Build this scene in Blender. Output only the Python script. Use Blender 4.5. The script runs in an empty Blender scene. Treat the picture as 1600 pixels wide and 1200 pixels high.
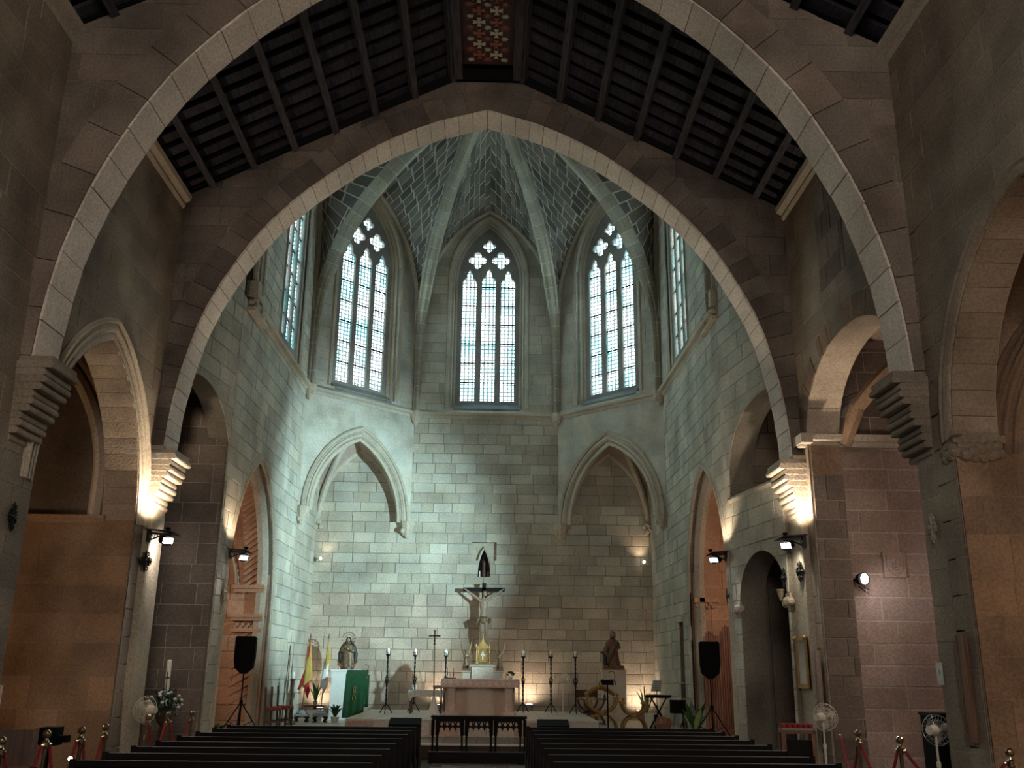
import bpy, bmesh, math, random
from mathutils import Vector, Matrix
random.seed(7)
scene = bpy.context.scene
COL = scene.collection
PI = math.pi

# ------------------------------------------------------------------ camera
F_PX = 1474.0
EYE = Vector((0.24, 0.0, 1.80))
_dy = Vector((-36 / F_PX, -443 / F_PX, -1)).normalized()
_dz = Vector((57 / F_PX, 4904 / F_PX, -1))
_dz = (_dz - _dy * _dz.dot(_dy)).normalized()
_dx = _dy.cross(_dz)
cam_data = bpy.data.cameras.new('camera')
cam_data.sensor_fit = 'HORIZONTAL'
cam_data.sensor_width = 36.0
cam_data.lens = F_PX / 1600 * 36.0
cam_data.clip_start = 0.05
cam_data.clip_end = 200
cam = bpy.data.objects.new('camera', cam_data)
COL.objects.link(cam)
cam.matrix_world = Matrix.Translation(EYE) @ Matrix((_dx, _dy, _dz)).to_4x4()
scene.camera = cam

# ------------------------------------------------------------------ view + world
vs = scene.view_settings
vs.view_transform = 'Standard'
vs.look = 'None'
vs.exposure = 0.72
vs.gamma = 1.0
vs.use_curve_mapping = False
scene.cycles.use_denoising = True
scene.cycles.max_bounces = 7
scene.cycles.diffuse_bounces = 5
scene.cycles.glossy_bounces = 2
scene.cycles.transmission_bounces = 2
scene.cycles.sample_clamp_indirect = 4.0
world = bpy.data.worlds.new('world')
scene.world = world
world.use_nodes = True
world.node_tree.nodes['Background'].inputs['Color'].default_value = (0.62, 0.80, 0.84, 1)
world.node_tree.nodes['Background'].inputs['Strength'].default_value = 0.3

WINDOW_STRENGTH = 10.5          # daylight behind the leaded glass
WINDOW_TINT = (0.80, 0.99, 1.0)


def lamp(kind, name, loc, energy, color, target=None, **kw):
    d = bpy.data.lights.new(name, kind)
    d.energy = energy
    d.color = color
    for k, v in kw.items():
        setattr(d, k, v)
    o = bpy.data.objects.new(name, d)
    COL.objects.link(o)
    o.location = loc
    if target is not None:
        o.rotation_euler = (Vector(target) - Vector(loc)).to_track_quat('-Z', 'Y').to_euler()
    return o


WARM = (1.0, 0.80, 0.58)
AMBER = (1.0, 0.58, 0.30)
COOL = (0.62, 0.95, 1.0)
# chapel lamps out of sight behind the piers
lamp('POINT', 'left_chapel_lamp', (-8.9, 13.2, 3.0), 58, (1.0, 0.66, 0.38), shadow_soft_size=0.2)
lamp('POINT', 'right_chapel_lamp', (8.8, 13.2, 4.2), 85, (1.0, 0.80, 0.68), shadow_soft_size=0.2)
lamp('POINT', 'near_right_chapel_lamp', (8.8, 8.6, 2.0), 65, (1.0, 0.66, 0.40), shadow_soft_size=0.2)
lamp('POINT', 'sacristy_lamp', (-7.8, 23.0, 3.6), 55, (1.0, 0.72, 0.50), shadow_soft_size=0.2)
lamp('POINT', 'organ_room_lamp', (7.9, 23.0, 3.8), 50, (1.0, 0.70, 0.48), shadow_soft_size=0.2)
lamp('POINT', 'upper_recess_lamp', (6.9, 18.9, 5.9), 8, WARM, shadow_soft_size=0.1)

# ------------------------------------------------------------------ materials
def new_mat(name):
    m = bpy.data.materials.new(name)
    m.use_nodes = True
    nt = m.node_tree
    return m, nt, nt.nodes['Principled BSDF']


def stone(name, base, var=0.25, rough=0.9, scale=3.0, bump=0.5, tint=None, blotch=0.35, streak=False):
    """Weathered ashlar: per-block value shift, world-space blotches and pitting."""
    m, nt, b = new_mat(name)
    N, L = nt.nodes.new, nt.links.new
    b.inputs['Roughness'].default_value = rough
    b.inputs['Specular IOR Level'].default_value = 0.2
    oi = N('ShaderNodeObjectInfo')
    ge = N('ShaderNodeNewGeometry')
    n1 = N('ShaderNodeTexNoise'); n1.inputs['Scale'].default_value = scale * 0.32; n1.inputs['Detail'].default_value = 6
    n2 = N('ShaderNodeTexNoise'); n2.inputs['Scale'].default_value = scale * 9; n2.inputs['Detail'].default_value = 4
    L(ge.outputs['Position'], n1.inputs['Vector']); L(ge.outputs['Position'], n2.inputs['Vector'])
    rv = N('ShaderNodeMapRange'); rv.inputs['To Min'].default_value = 1 - var; rv.inputs['To Max'].default_value = 1 + var * 0.7
    L(oi.outputs['Random'], rv.inputs['Value'])
    bl = N('ShaderNodeMapRange'); bl.inputs['From Min'].default_value = 0.3; bl.inputs['From Max'].default_value = 0.7
    bl.inputs['To Min'].default_value = 1 - blotch; bl.inputs['To Max'].default_value = 1 + blotch * 0.5
    L(n1.outputs['Fac'], bl.inputs['Value'])
    gr = N('ShaderNodeMapRange'); gr.inputs['From Min'].default_value = 0.3; gr.inputs['From Max'].default_value = 0.7
    gr.inputs['To Min'].default_value = 0.74; gr.inputs['To Max'].default_value = 1.14
    L(n2.outputs['Fac'], gr.inputs['Value'])
    m1 = N('ShaderNodeMath'); m1.operation = 'MULTIPLY'; L(rv.outputs[0], m1.inputs[0]); L(bl.outputs[0], m1.inputs[1])
    m2 = N('ShaderNodeMath'); m2.operation = 'MULTIPLY'; L(m1.outputs[0], m2.inputs[0]); L(gr.outputs[0], m2.inputs[1])
    mixc = N('ShaderNodeMix'); mixc.data_type = 'RGBA'
    mixc.inputs[6].default_value = (*base, 1)
    t = tint or (base[0] * 1.0, base[1] * 0.94, base[2] * 0.86)
    mixc.inputs[7].default_value = (*t, 1)
    wn = N('ShaderNodeTexWhiteNoise'); wn.noise_dimensions = '1D'; L(oi.outputs['Random'], wn.inputs['W'])
    L(wn.outputs['Value'], mixc.inputs['Factor'])
    vm = N('ShaderNodeVectorMath'); vm.operation = 'SCALE'
    L(mixc.outputs[2], vm.inputs[0]); L(m2.outputs[0], vm.inputs['Scale'])
    L(vm.outputs[0], b.inputs['Base Color'])
    bp = N('ShaderNodeBump'); bp.inputs['Strength'].default_value = bump; bp.inputs['Distance'].default_value = 0.02
    L(n2.outputs['Fac'], bp.inputs['Height']); L(bp.outputs['Normal'], b.inputs['Normal'])
    return m


def plain(name, col, rough=0.6, metal=0.0, noise=0.15, scale=12.0, spec=0.4, bump=0.0):
    m, nt, b = new_mat(name)
    N, L = nt.nodes.new, nt.links.new
    b.inputs['Roughness'].default_value = rough
    b.inputs['Metallic'].default_value = metal
    b.inputs['Specular IOR Level'].default_value = spec
    tc = N('ShaderNodeTexCoord')
    n1 = N('ShaderNodeTexNoise'); n1.inputs['Scale'].default_value = scale; n1.inputs['Detail'].default_value = 3
    L(tc.outputs['Object'], n1.inputs['Vector'])
    mr = N('ShaderNodeMapRange'); mr.inputs['From Min'].default_value = 0.3; mr.inputs['From Max'].default_value = 0.7
    mr.inputs['To Min'].default_value = 1 - noise; mr.inputs['To Max'].default_value = 1 + noise
    L(n1.outputs['Fac'], mr.inputs['Value'])
    vm = N('ShaderNodeVectorMath'); vm.operation = 'SCALE'; vm.inputs[0].default_value = col
    L(mr.outputs[0], vm.inputs['Scale']); L(vm.outputs[0], b.inputs['Base Color'])
    if bump:
        bp = N('ShaderNodeBump'); bp.inputs['Strength'].default_value = bump; bp.inputs['Distance'].default_value = 0.01
        L(n1.outputs['Fac'], bp.inputs['Height']); L(bp.outputs['Normal'], b.inputs['Normal'])
    return m


def wood(name, col, rough=0.45, scale=6.0, axis=1, contrast=0.45, spec=0.4):
    m, nt, b = new_mat(name)
    N, L = nt.nodes.new, nt.links.new
    b.inputs['Roughness'].default_value = rough
    b.inputs['Specular IOR Level'].default_value = spec
    tc = N('ShaderNodeTexCoord'); mp = N('ShaderNodeMapping')
    s = [scale * 5] * 3; s[axis] = scale * 0.4
    mp.inputs['Scale'].default_value = s
    oi = N('ShaderNodeObjectInfo')
    L(tc.outputs['Object'], mp.inputs['Vector'])
    n1 = N('ShaderNodeTexNoise'); n1.inputs['Scale'].default_value = 1.0; n1.inputs['Detail'].default_value = 5
    L(mp.outputs[0], n1.inputs['Vector'])
    mr = N('ShaderNodeMapRange'); mr.inputs['From Min'].default_value = 0.3; mr.inputs['From Max'].default_value = 0.7
    mr.inputs['To Min'].default_value = 1 - contrast; mr.inputs['To Max'].default_value = 1 + contrast
    L(n1.outputs['Fac'], mr.inputs['Value'])
    rv = N('ShaderNodeMapRange'); rv.inputs['To Min'].default_value = 0.75; rv.inputs['To Max'].default_value = 1.25
    L(oi.outputs['Random'], rv.inputs['Value'])
    mm = N('ShaderNodeMath'); mm.operation = 'MULTIPLY'; L(mr.outputs[0], mm.inputs[0]); L(rv.outputs[0], mm.inputs[1])
    vm = N('ShaderNodeVectorMath'); vm.operation = 'SCALE'; vm.inputs[0].default_value = col
    L(mm.outputs[0], vm.inputs['Scale']); L(vm.outputs[0], b.inputs['Base Color'])
    return m


def emit(name, col, strength):
    m, nt, b = new_mat(name)
    b.inputs['Base Color'].default_value = (0.02, 0.02, 0.02, 1)
    b.inputs['Emission Color'].default_value = (*col, 1)
    b.inputs['Emission Strength'].default_value = strength
    return m


def glass_pane(name):
    """Leaded quarries lit from outside: small panes, dark cames, faint tints."""
    m, nt, b = new_mat(name)
    N, L = nt.nodes.new, nt.links.new
    b.inputs['Base Color'].default_value = (0.05, 0.06, 0.06, 1)
    b.inputs['Roughness'].default_value = 0.25
    tc = N('ShaderNodeTexCoord')
    sp = N('ShaderNodeSeparateXYZ'); L(tc.outputs['Object'], sp.inputs[0])

    def came(sock, size, w):
        a = N('ShaderNodeMath'); a.operation = 'DIVIDE'; L(sock, a.inputs[0]); a.inputs[1].default_value = size
        f = N('ShaderNodeMath'); f.operation = 'FRACT'; L(a.outputs[0], f.inputs[0])
        g = N('ShaderNodeMath'); g.operation = 'GREATER_THAN'; L(f.outputs[0], g.inputs[0]); g.inputs[1].default_value = w
        return g
    gx = came(sp.outputs['X'], 0.142, 0.40)
    gz = came(sp.outputs['Z'], 0.135, 0.38)
    mul = N('ShaderNodeMath'); mul.operation = 'MULTIPLY'; L(gx.outputs[0], mul.inputs[0]); L(gz.outputs[0], mul.inputs[1])
    n1 = N('ShaderNodeTexNoise'); n1.inputs['Scale'].default_value = 1.3; n1.inputs['Detail'].default_value = 2
    ge = N('ShaderNodeNewGeometry'); L(ge.outputs['Position'], n1.inputs['Vector'])
    ramp = N('ShaderNodeValToRGB')
    ramp.color_ramp.elements[0].position = 0.36; ramp.color_ramp.elements[0].color = (0.24, 0.68, 0.74, 1)
    ramp.color_ramp.elements[1].position = 0.58; ramp.color_ramp.elements[1].color = (*WINDOW_TINT, 1)
    L(n1.outputs['Fac'], ramp.inputs[0])
    L(ramp.outputs[0], b.inputs['Emission Color'])
    st = N('ShaderNodeMapRange'); st.inputs['To Min'].default_value = 0.26; st.inputs['To Max'].default_value = WINDOW_STRENGTH  # cames keep a faint glow, bloom put into the lead lines
    L(mul.outputs[0], st.inputs['Value'])
    L(st.outputs[0], b.inputs['Emission Strength'])
    return m


M = {}
M['chancel'] = stone('chancel_ashlar', (0.46, 0.44, 0.38), 0.16, blotch=0.28, tint=(0.48, 0.43, 0.34))
M['chancel_mortar'] = stone('chancel_joint', (0.20, 0.18, 0.15), 0.1)
M['apse_low'] = stone('apse_warm_ashlar', (0.44, 0.38, 0.31), 0.18, blotch=0.3, tint=(0.42, 0.34, 0.27))
M['render'] = stone('limewashed_ashlar', (0.47, 0.46, 0.41), 0.05, blotch=0.28, scale=4)
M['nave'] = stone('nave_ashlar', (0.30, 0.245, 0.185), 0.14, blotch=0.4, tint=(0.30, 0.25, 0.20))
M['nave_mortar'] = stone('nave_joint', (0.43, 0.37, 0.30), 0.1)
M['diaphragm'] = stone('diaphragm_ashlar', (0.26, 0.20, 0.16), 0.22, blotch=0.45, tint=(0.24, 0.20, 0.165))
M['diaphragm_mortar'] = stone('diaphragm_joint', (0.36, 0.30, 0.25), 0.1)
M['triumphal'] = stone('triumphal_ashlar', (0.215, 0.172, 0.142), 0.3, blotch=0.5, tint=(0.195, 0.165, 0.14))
M['triumphal_mortar'] = stone('triumphal_joint', (0.15, 0.125, 0.105), 0.1)
M['voussoir'] = stone('lit_soffit_tone', (0.80, 0.71, 0.62), 0.08, blotch=0.22, tint=(0.78, 0.67, 0.57))  # light caught by the arch soffits is put into this stone colour
M['arch_mortar'] = stone('arch_joint', (0.22, 0.18, 0.15), 0.05)
M['chapel'] = stone('chapel_brown_ashlar', (0.30, 0.20, 0.13), 0.2, blotch=0.45, tint=(0.27, 0.19, 0.14))
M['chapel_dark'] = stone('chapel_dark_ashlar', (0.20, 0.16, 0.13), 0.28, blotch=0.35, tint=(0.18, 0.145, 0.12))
M['chapel_pink'] = stone('chapel_pink_ashlar', (0.34, 0.265, 0.235), 0.16, blotch=0.25, tint=(0.32, 0.235, 0.19))
M['light_mortar'] = stone('pale_joint', (0.44, 0.38, 0.33), 0.05)
M['chapel_mortar'] = stone('chapel_joint', (0.30, 0.24, 0.19), 0.05)
M['web'] = stone('vault_web_brick', (0.155, 0.143, 0.127), 0.5, blotch=0.4, tint=(0.16, 0.14, 0.115))
M['web_mortar'] = stone('vault_joint', (0.52, 0.48, 0.42), 0.05, blotch=0.2)
M['rib'] = stone('vault_rib_stone', (0.32, 0.295, 0.245), 0.15, blotch=0.25)
M['rib_mortar'] = stone('vault_rib_joint', (0.60, 0.56, 0.48), 0.05)
M['tracery'] = stone('tracery_stone', (0.27, 0.255, 0.245), 0.1, blotch=0.3)
M['moulding'] = stone('carved_moulding', (0.46, 0.42, 0.35), 0.06, blotch=0.25)
M['sill'] = stone('slate_grey_sill', (0.20, 0.22, 0.23), 0.06, blotch=0.4)
M['corbel'] = stone('corbel_stone', (0.50, 0.45, 0.38), 0.05, blotch=0.2)
M['orange_stone'] = stone('rosy_chapel_stone', (0.50, 0.335, 0.25), 0.12, blotch=0.25)
M['floor'] = stone('worn_floor_slab', (0.16, 0.14, 0.125), 0.25, rough=0.45, blotch=0.3, bump=0.05)
M['floor_joint'] = stone('floor_joint', (0.08, 0.07, 0.06), 0.05)
M['marble'] = stone('pale_step_marble', (0.55, 0.50, 0.45), 0.08, rough=0.4, blotch=0.15, bump=0.02)
M['pink_marble'] = stone('pink_step_marble', (0.50, 0.36, 0.31), 0.1, rough=0.4, blotch=0.3, bump=0.02)
M['dark_marble'] = stone('dark_red_marble', (0.085, 0.055, 0.045), 0.1, rough=0.25, blotch=0.6, bump=0.02)
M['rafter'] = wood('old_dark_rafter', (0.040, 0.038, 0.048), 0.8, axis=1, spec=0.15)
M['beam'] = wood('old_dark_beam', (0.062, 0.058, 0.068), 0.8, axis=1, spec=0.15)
M['board'] = wood('dark_roof_board', (0.012, 0.012, 0.014), 0.9, axis=1, spec=0.1)  # near-black boards, darker than the rafters
M['iron'] = plain('black_iron', (0.02, 0.02, 0.02), 0.5, 0.6)
M['glass'] = glass_pane('leaded_glass')

M['west_fill_glass'] = emit('west_fill_glow', (1.0, 0.88, 0.76), 11.5)  # added glow behind the viewer, front light for the nave

# ------------------------------------------------------------------ helpers
def link_mesh(name, verts, faces, mat, parent=None, smooth=False):
    me = bpy.data.meshes.new(name)
    me.from_pydata([tuple(v) for v in verts], [], faces)
    if smooth:
        me.shade_smooth()
    me.materials.append(M[mat] if isinstance(mat, str) else mat)
    o = bpy.data.objects.new(name, me)
    COL.objects.link(o)
    if parent is not None:
        o.parent = parent
    return o


def link_shared(name, me, parent=None, loc=(0, 0, 0), rot=None, scale=None):
    o = bpy.data.objects.new(name, me)
    COL.objects.link(o)
    o.parent = parent
    o.location = loc
    if rot is not None:
        o.rotation_euler = rot
    if scale is not None:
        o.scale = scale
    return o


def tag(o, label, cat, group=None):
    o['label'] = label
    o['category'] = cat
    if group:
        o['group'] = group
    return o


def thing(name, label, cat, loc=(0, 0, 0), rz=0.0, group=None):
    o = bpy.data.objects.new(name, None)
    o.empty_display_size = 0.1
    COL.objects.link(o)
    o.location = loc
    o.rotation_euler = (0, 0, rz)
    return tag(o, label, cat, group)


def struct(o, label=None):
    o['kind'] = 'structure'
    if label:
        o['label'] = label
    return o


def dup(root, loc, rz=None, label=None, scale=None):
    r = root.copy(); COL.objects.link(r); r.location = loc
    if rz is not None:
        r.rotation_euler = (0, 0, rz)
    if scale is not None:
        r.scale = (scale,) * 3
    if label:
        r['label'] = label
    for ch in list(root.children):
        c = ch.copy(); COL.objects.link(c); c.parent = r
        for g in list(ch.children):
            d = g.copy(); COL.objects.link(d); d.parent = c
    return r


class MB:
    """collects shapes, builds ONE mesh object"""
    def __init__(self):
        self.v, self.f = [], []

    def add(self, verts, faces):
        n = len(self.v)
        self.v += [Vector(p) for p in verts]
        self.f += [[i + n for i in f] for f in faces]
        return self

    def box(self, x0, x1, y0, y1, z0, z1):
        return self.add([(x0, y0, z0), (x1, y0, z0), (x1, y1, z0), (x0, y1, z0), (x0, y0, z1), (x1, y0, z1), (x1, y1, z1), (x0, y1, z1)],
                        [(3, 2, 1, 0), (4, 5, 6, 7), (0, 1, 5, 4), (1, 2, 6, 5), (2, 3, 7, 6), (3, 0, 4, 7)])

    def bar(self, a, b, w, h=None, up=(0, 0, 1)):
        """square bar from a to b"""
        h = h or w
        a, b = Vector(a), Vector(b)
        d = (b - a).normalized()
        u = Vector(up)
        if abs(d.dot(u)) > 0.95:
            u = Vector((0, 1, 0))
        s = d.cross(u).normalized(); t = s.cross(d)
        vs_ = []
        for p in (a, b):
            for i, j in ((-1, -1), (1, -1), (1, 1), (-1, 1)):
                vs_.append(p + s * (i * w / 2) + t * (j * h / 2))
        return self.add(vs_, [(0, 1, 2, 3), (7, 6, 5, 4), (0, 4, 5, 1), (1, 5, 6, 2), (2, 6, 7, 3), (3, 7, 4, 0)])

    def tube(self, pts, r, n=8, cap=True, flat=1.0):
        pts = [Vector(p) for p in pts]
        rs = r if isinstance(r, (list, tuple)) else [r] * len(pts)
        rings = []
        prev = None
        for i, p in enumerate(pts):
            d = (pts[min(i + 1, len(pts) - 1)] - pts[max(i - 1, 0)])
            d = d.normalized() if d.length > 1e-9 else Vector((0, 0, 1))
            if prev is None:
                u = Vector((0, 0, 1)) if abs(d.z) < 0.9 else Vector((1, 0, 0))
                s = d.cross(u).normalized()
            else:
                s = (prev - d * prev.dot(d)).normalized()
            prev = s
            t = d.cross(s)
            rings.append([p + s * (rs[i] * math.cos(2 * PI * k / n)) + t * (rs[i] * flat * math.sin(2 * PI * k / n)) for k in range(n)])
        vs_ = [q for rg in rings for q in rg]
        fs = []
        for i in range(len(pts) - 1):
            for k in range(n):
                k2 = (k + 1) % n
                fs.append((i * n + k, i * n + k2, (i + 1) * n + k2, (i + 1) * n + k))
        if cap:
            fs.append(tuple(range(n))[::-1]); fs.append(tuple((len(pts) - 1) * n + k for k in range(n)))
        return self.add(vs_, fs)

    def lathe(self, prof, n=16, c=(0, 0, 0), sx=1.0, sy=1.0):
        """prof: list of (radius, z)"""
        c = Vector(c)
        vs_, fs = [], []
        for r, z in prof:
            for k in range(n):
                a = 2 * PI * k / n
                vs_.append(c + Vector((r * sx * math.cos(a), r * sy * math.sin(a), z)))
        for i in range(len(prof) - 1):
            for k in range(n):
                k2 = (k + 1) % n
                fs.append((i * n + k, i * n + k2, (i + 1) * n + k2, (i + 1) * n + k))
        fs.append(tuple(range(n))[::-1]); fs.append(tuple((len(prof) - 1) * n + k for k in range(n)))
        return self.add(vs_, fs)

    def ball(self, c, r, n=10, m=7, s=(1, 1, 1)):
        pr = [(max(r * math.sin(PI * i / m), 1e-4), -r * math.cos(PI * i / m) * s[2]) for i in range(m + 1)]
        return self.lathe(pr, n, c, s[0], s[1])

    def prism(self, poly, fr, d0, d1):
        """convex or simple polygon (u,v) extruded along n from d0 to d1 (d1 is the room side)"""
        n = len(poly)
        a = [fr.p(u, v, d0) for u, v in poly]
        b = [fr.p(u, v, d1) for u, v in poly]
        fs = [tuple(range(n))[::-1], tuple(range(n, 2 * n))] + [(i, (i + 1) % n, n + (i + 1) % n, n + i) for i in range(n)]
        if fr.flip:
            fs = [f[::-1] for f in fs]
        return self.add(a + b, fs)

    def build(self, name, mat, parent=None, smooth=False):
        return link_mesh(name, self.v, self.f, mat, parent, smooth)


class Frame:
    """2-D wall frame: u along, v up, n towards the room"""
    def __init__(self, o, u, n):
        self.o, self.u, self.n = Vector(o), Vector(u).normalized(), Vector(n).normalized()
        self.w = Vector((0, 0, 1))
        self.flip = self.u.cross(self.w).dot(self.n) < 0

    def p(self, u, v, d=0.0):
        return self.o + self.u * u + self.w * v + self.n * d


def area(p):
    return 0.5 * sum(p[i][0] * p[(i + 1) % len(p)][1] - p[(i + 1) % len(p)][0] * p[i][1] for i in range(len(p)))


def clip(poly, a, b, left=True):
    s = 1 if left else -1
    out = []
    n = len(poly)

    def side(p):
        return s * ((b[0] - a[0]) * (p[1] - a[1]) - (b[1] - a[1]) * (p[0] - a[0]))
    for i in range(n):
        p, q = poly[i], poly[(i + 1) % n]
        sp, sq = side(p), side(q)
        if sp >= 0:
            out.append(p)
        if (sp > 0 and sq < 0) or (sp < 0 and sq > 0):
            t = sp / (sp - sq)
            out.append((p[0] + (q[0] - p[0]) * t, p[1] + (q[1] - p[1]) * t))
    return out if len(out) >= 3 and abs(area(out)) > 1e-5 else []


def clip_convex(poly, reg):
    for i in range(len(reg)):
        poly = clip(poly, reg[i], reg[(i + 1) % len(reg)])
        if not poly:
            return []
    return poly


def subtract(poly, hole):
    if max(p[0] for p in poly) <= min(h[0] for h in hole) or min(p[0] for p in poly) >= max(h[0] for h in hole) \
            or max(p[1] for p in poly) <= min(h[1] for h in hole) or min(p[1] for p in poly) >= max(h[1] for h in hole):
        return [poly]
    if not clip_convex(poly, hole):
        return [poly]
    res, rem = [], poly
    for i in range(len(hole)):
        out = clip(rem, hole[i], hole[(i + 1) % len(hole)], False)
        if out:
            res.append(out)
        rem = clip(rem, hole[i], hole[(i + 1) % len(hole)], True)
        if not rem:
            break
    return res


def region(poly, holes):
    ps = [poly]
    for h in holes:
        ps = [q for p in ps for q in subtract(p, h)]
    return ps


def hull(pts):
    pts = sorted(set((round(a, 4), round(b, 4)) for a, b in pts))

    def half(ps):
        h = []
        for p in ps:
            while len(h) > 1 and (h[-1][0] - h[-2][0]) * (p[1] - h[-2][1]) - (h[-1][1] - h[-2][1]) * (p[0] - h[-2][0]) <= 0:
                h.pop()
            h.append(p)
        return h[:-1]
    return half(pts) + half(pts[::-1])


def arch_line(cx, a, spring, rise, n=9):
    """polyline of an arch head from right spring over the apex to the left spring"""
    pts = []
    if rise >= a * 0.999:
        R = (a * a + rise * rise) / (2 * a)
        t1 = math.atan2(rise, R - a) if R > a else PI / 2
        t1 = math.asin(min(1, rise / R))
        for i in range(n + 1):
            t = t1 * i / n
            pts.append((cx + a - R + R * math.cos(t), spring + R * math.sin(t)))
    else:
        for i in range(n + 1):
            t = PI / 2 * i / n
            pts.append((cx + a * math.cos(t), spring + rise * math.sin(t)))
    return pts + [(2 * cx - x, z) for x, z in pts[:-1][::-1]]


def arch_poly(cx, a, base, spring, rise, n=9):
    return hull([(cx + a, base), (cx - a, base)] + arch_line(cx, a, spring, rise, n))


def mirror_profile(pr):
    return [(x, z) for x, z in pr] + [(-x, z) for x, z in pr[:-1][::-1]]


def resample(pts, n):
    seg = [math.dist(pts[i], pts[i + 1]) for i in range(len(pts) - 1)]
    tot = sum(seg)
    out = []
    for k in range(n + 1):
        t = tot * k / n
        i = 0
        while i < len(seg) - 1 and t > seg[i]:
            t -= seg[i]; i += 1
        f = min(1, t / seg[i]) if seg[i] else 0
        out.append(tuple(pts[i][j] + (pts[i + 1][j] - pts[i][j]) * f for j in range(len(pts[0]))))
    return out


def smooth_curve(pts, n):
    """Catmull-Rom through pts, n samples"""
    P = [Vector(p).to_3d() if len(p) == 2 else Vector(p) for p in pts]
    P = [2 * P[0] - P[1]] + P + [2 * P[-1] - P[-2]]
    dense = []
    for i in range(1, len(P) - 2):
        for k in range(8):
            t = k / 8
            a, b, c, d = P[i - 1], P[i], P[i + 1], P[i + 2]
            dense.append(0.5 * ((2 * b) + (c - a) * t + (2 * a - 5 * b + 4 * c - d) * t * t + (3 * b - a - 3 * c + d) * t ** 3))
    dense.append(P[-2])
    return resample([tuple(p) for p in dense], n)


def offset_line(pts, d):
    out = []
    for i in range(len(pts)):
        a, b = pts[max(i - 1, 0)], pts[min(i + 1, len(pts) - 1)]
        tx, tz = b[0] - a[0], b[1] - a[1]
        l = math.hypot(tx, tz) or 1
        out.append((pts[i][0] + tz / l * d, pts[i][1] - tx / l * d))
    return out


# ---- projection, used only to rank which stones show largest
def seen_size(p, a):
    c = Vector(p) - EYE
    z = -c.dot(Vector((_dx[2], _dy[2], _dz[2])))
    if z < 0.5:
        return -1.0
    x = F_PX * c.dot(Vector((_dx[0], _dy[0], _dz[0]))) / z
    y = F_PX * c.dot(Vector((_dx[1], _dy[1], _dz[1]))) / z
    if abs(x) > 830 or abs(y) > 630:
        return 0.0
    return a / (z * z)


UNIT = {}


def unit_block(mat):
    if mat not in UNIT:
        me = bpy.data.meshes.new('block')
        e, k = 0.5, 0.485
        me.from_pydata([(-e, -e, -1), (e, -e, -1), (e, e, -1), (-e, e, -1), (-e, -e, 0.55), (e, -e, 0.55), (e, e, 0.55), (-e, e, 0.55),
                        (-k, -k * 0.96, 1), (k, -k * 0.96, 1), (k, k * 0.96, 1), (-k, k * 0.96, 1)], [],
                       [(3, 2, 1, 0), (0, 1, 5, 4), (1, 2, 6, 5), (2, 3, 7, 6), (3, 0, 4, 7),
                        (4, 5, 9, 8), (5, 6, 10, 9), (6, 7, 11, 10), (7, 4, 8, 11), (8, 9, 10, 11)])
        me.materials.append(M[mat])
        UNIT[mat] = me
    return UNIT[mat]


def masonry(parent, fr, poly, holes, ch, bl, mat, gap=0.014, proud=0.016, seed=1, limit=300, v0=None, name='block', jit=0.3, piece_cost=None):
    """coursed blocks on a wall face; blocks cut by an opening keep its outline"""
    rnd = random.Random(seed)
    us = [p[0] for p in poly]; vs_ = [p[1] for p in poly]
    v = min(vs_) if v0 is None else v0
    items = []
    while v < max(vs_) - 0.02:
        h = ch * rnd.uniform(0.92, 1.08)
        if v + h > max(vs_) - ch * 0.35:
            h = max(vs_) - v
        u = min(us) - rnd.uniform(0, bl)
        while u < max(us):
            w = bl * rnd.uniform(1 - jit, 1 + jit)
            r = [(u + gap / 2, v + gap / 2), (u + w - gap / 2, v + gap / 2), (u + w - gap / 2, v + h - gap / 2), (u + gap / 2, v + h - gap / 2)]
            c = clip_convex(r, poly)
            if c:
                full = abs(area(c) - area(r)) < 1e-4
                ps = region(c, holes)
                ps = [q for q in ps if area(q) > 4e-4]
                a = sum(area(q) for q in ps)
                if a > 0.004:
                    whole = full and len(ps) == 1 and abs(a - area(r)) < 1e-4
                    cu = sum(q[0] for p_ in ps for q in p_) / sum(len(p_) for p_ in ps)
                    cv = sum(q[1] for p_ in ps for q in p_) / sum(len(p_) for p_ in ps)
                    ctr = fr.p(cu, cv)
                    cosv = abs((EYE - ctr).normalized().dot(fr.n))
                    items.append((seen_size(ctr, a * cosv), whole, r, ps, proud * rnd.uniform(0.55, 1.35)))
            u += w
        v += h
    items.sort(key=lambda t: -t[0])
    rest = MB()
    nrest = 0
    rot = Matrix((fr.u, fr.w, fr.n)).transposed().to_euler() if not fr.flip else None
    for i, (s, whole, r, ps, pr) in enumerate(items):
        if i < limit and s > 0:
            if whole:
                c = fr.p((r[0][0] + r[1][0]) / 2, (r[0][1] + r[2][1]) / 2)
                w, h = r[1][0] - r[0][0], r[2][1] - r[0][1]
                o = link_shared(name, unit_block(mat), parent)
                ux = fr.u if not fr.flip else -fr.u
                tl = Matrix.Rotation(rnd.uniform(-0.006, 0.006), 3, 'X') @ Matrix.Rotation(rnd.uniform(-0.004, 0.004), 3, 'Y')
                o.matrix_local = Matrix.Translation(c) @ (Matrix((ux, fr.w, fr.n)).transposed() @ tl).to_4x4() @ Matrix.Diagonal((w, h, pr, 1))
            else:
                b = MB()
                for q in ps:
                    b.prism(q, fr, -0.01, pr)
                b.build(name, mat, parent)
        else:
            nrest += 1
            for q in ps:
                rest.prism(q, fr, -0.01, pr)
    if nrest:
        o = rest.build(name + 's_of_outer_courses', mat, parent)
        o['kind'] = 'stuff'


def wall(name, fr, poly, holes, thick, mat, label=None):
    b = MB()
    for p in region(poly, holes):
        b.prism(p, fr, -thick, 0)
    return struct(b.build(name, mat), label)


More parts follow.
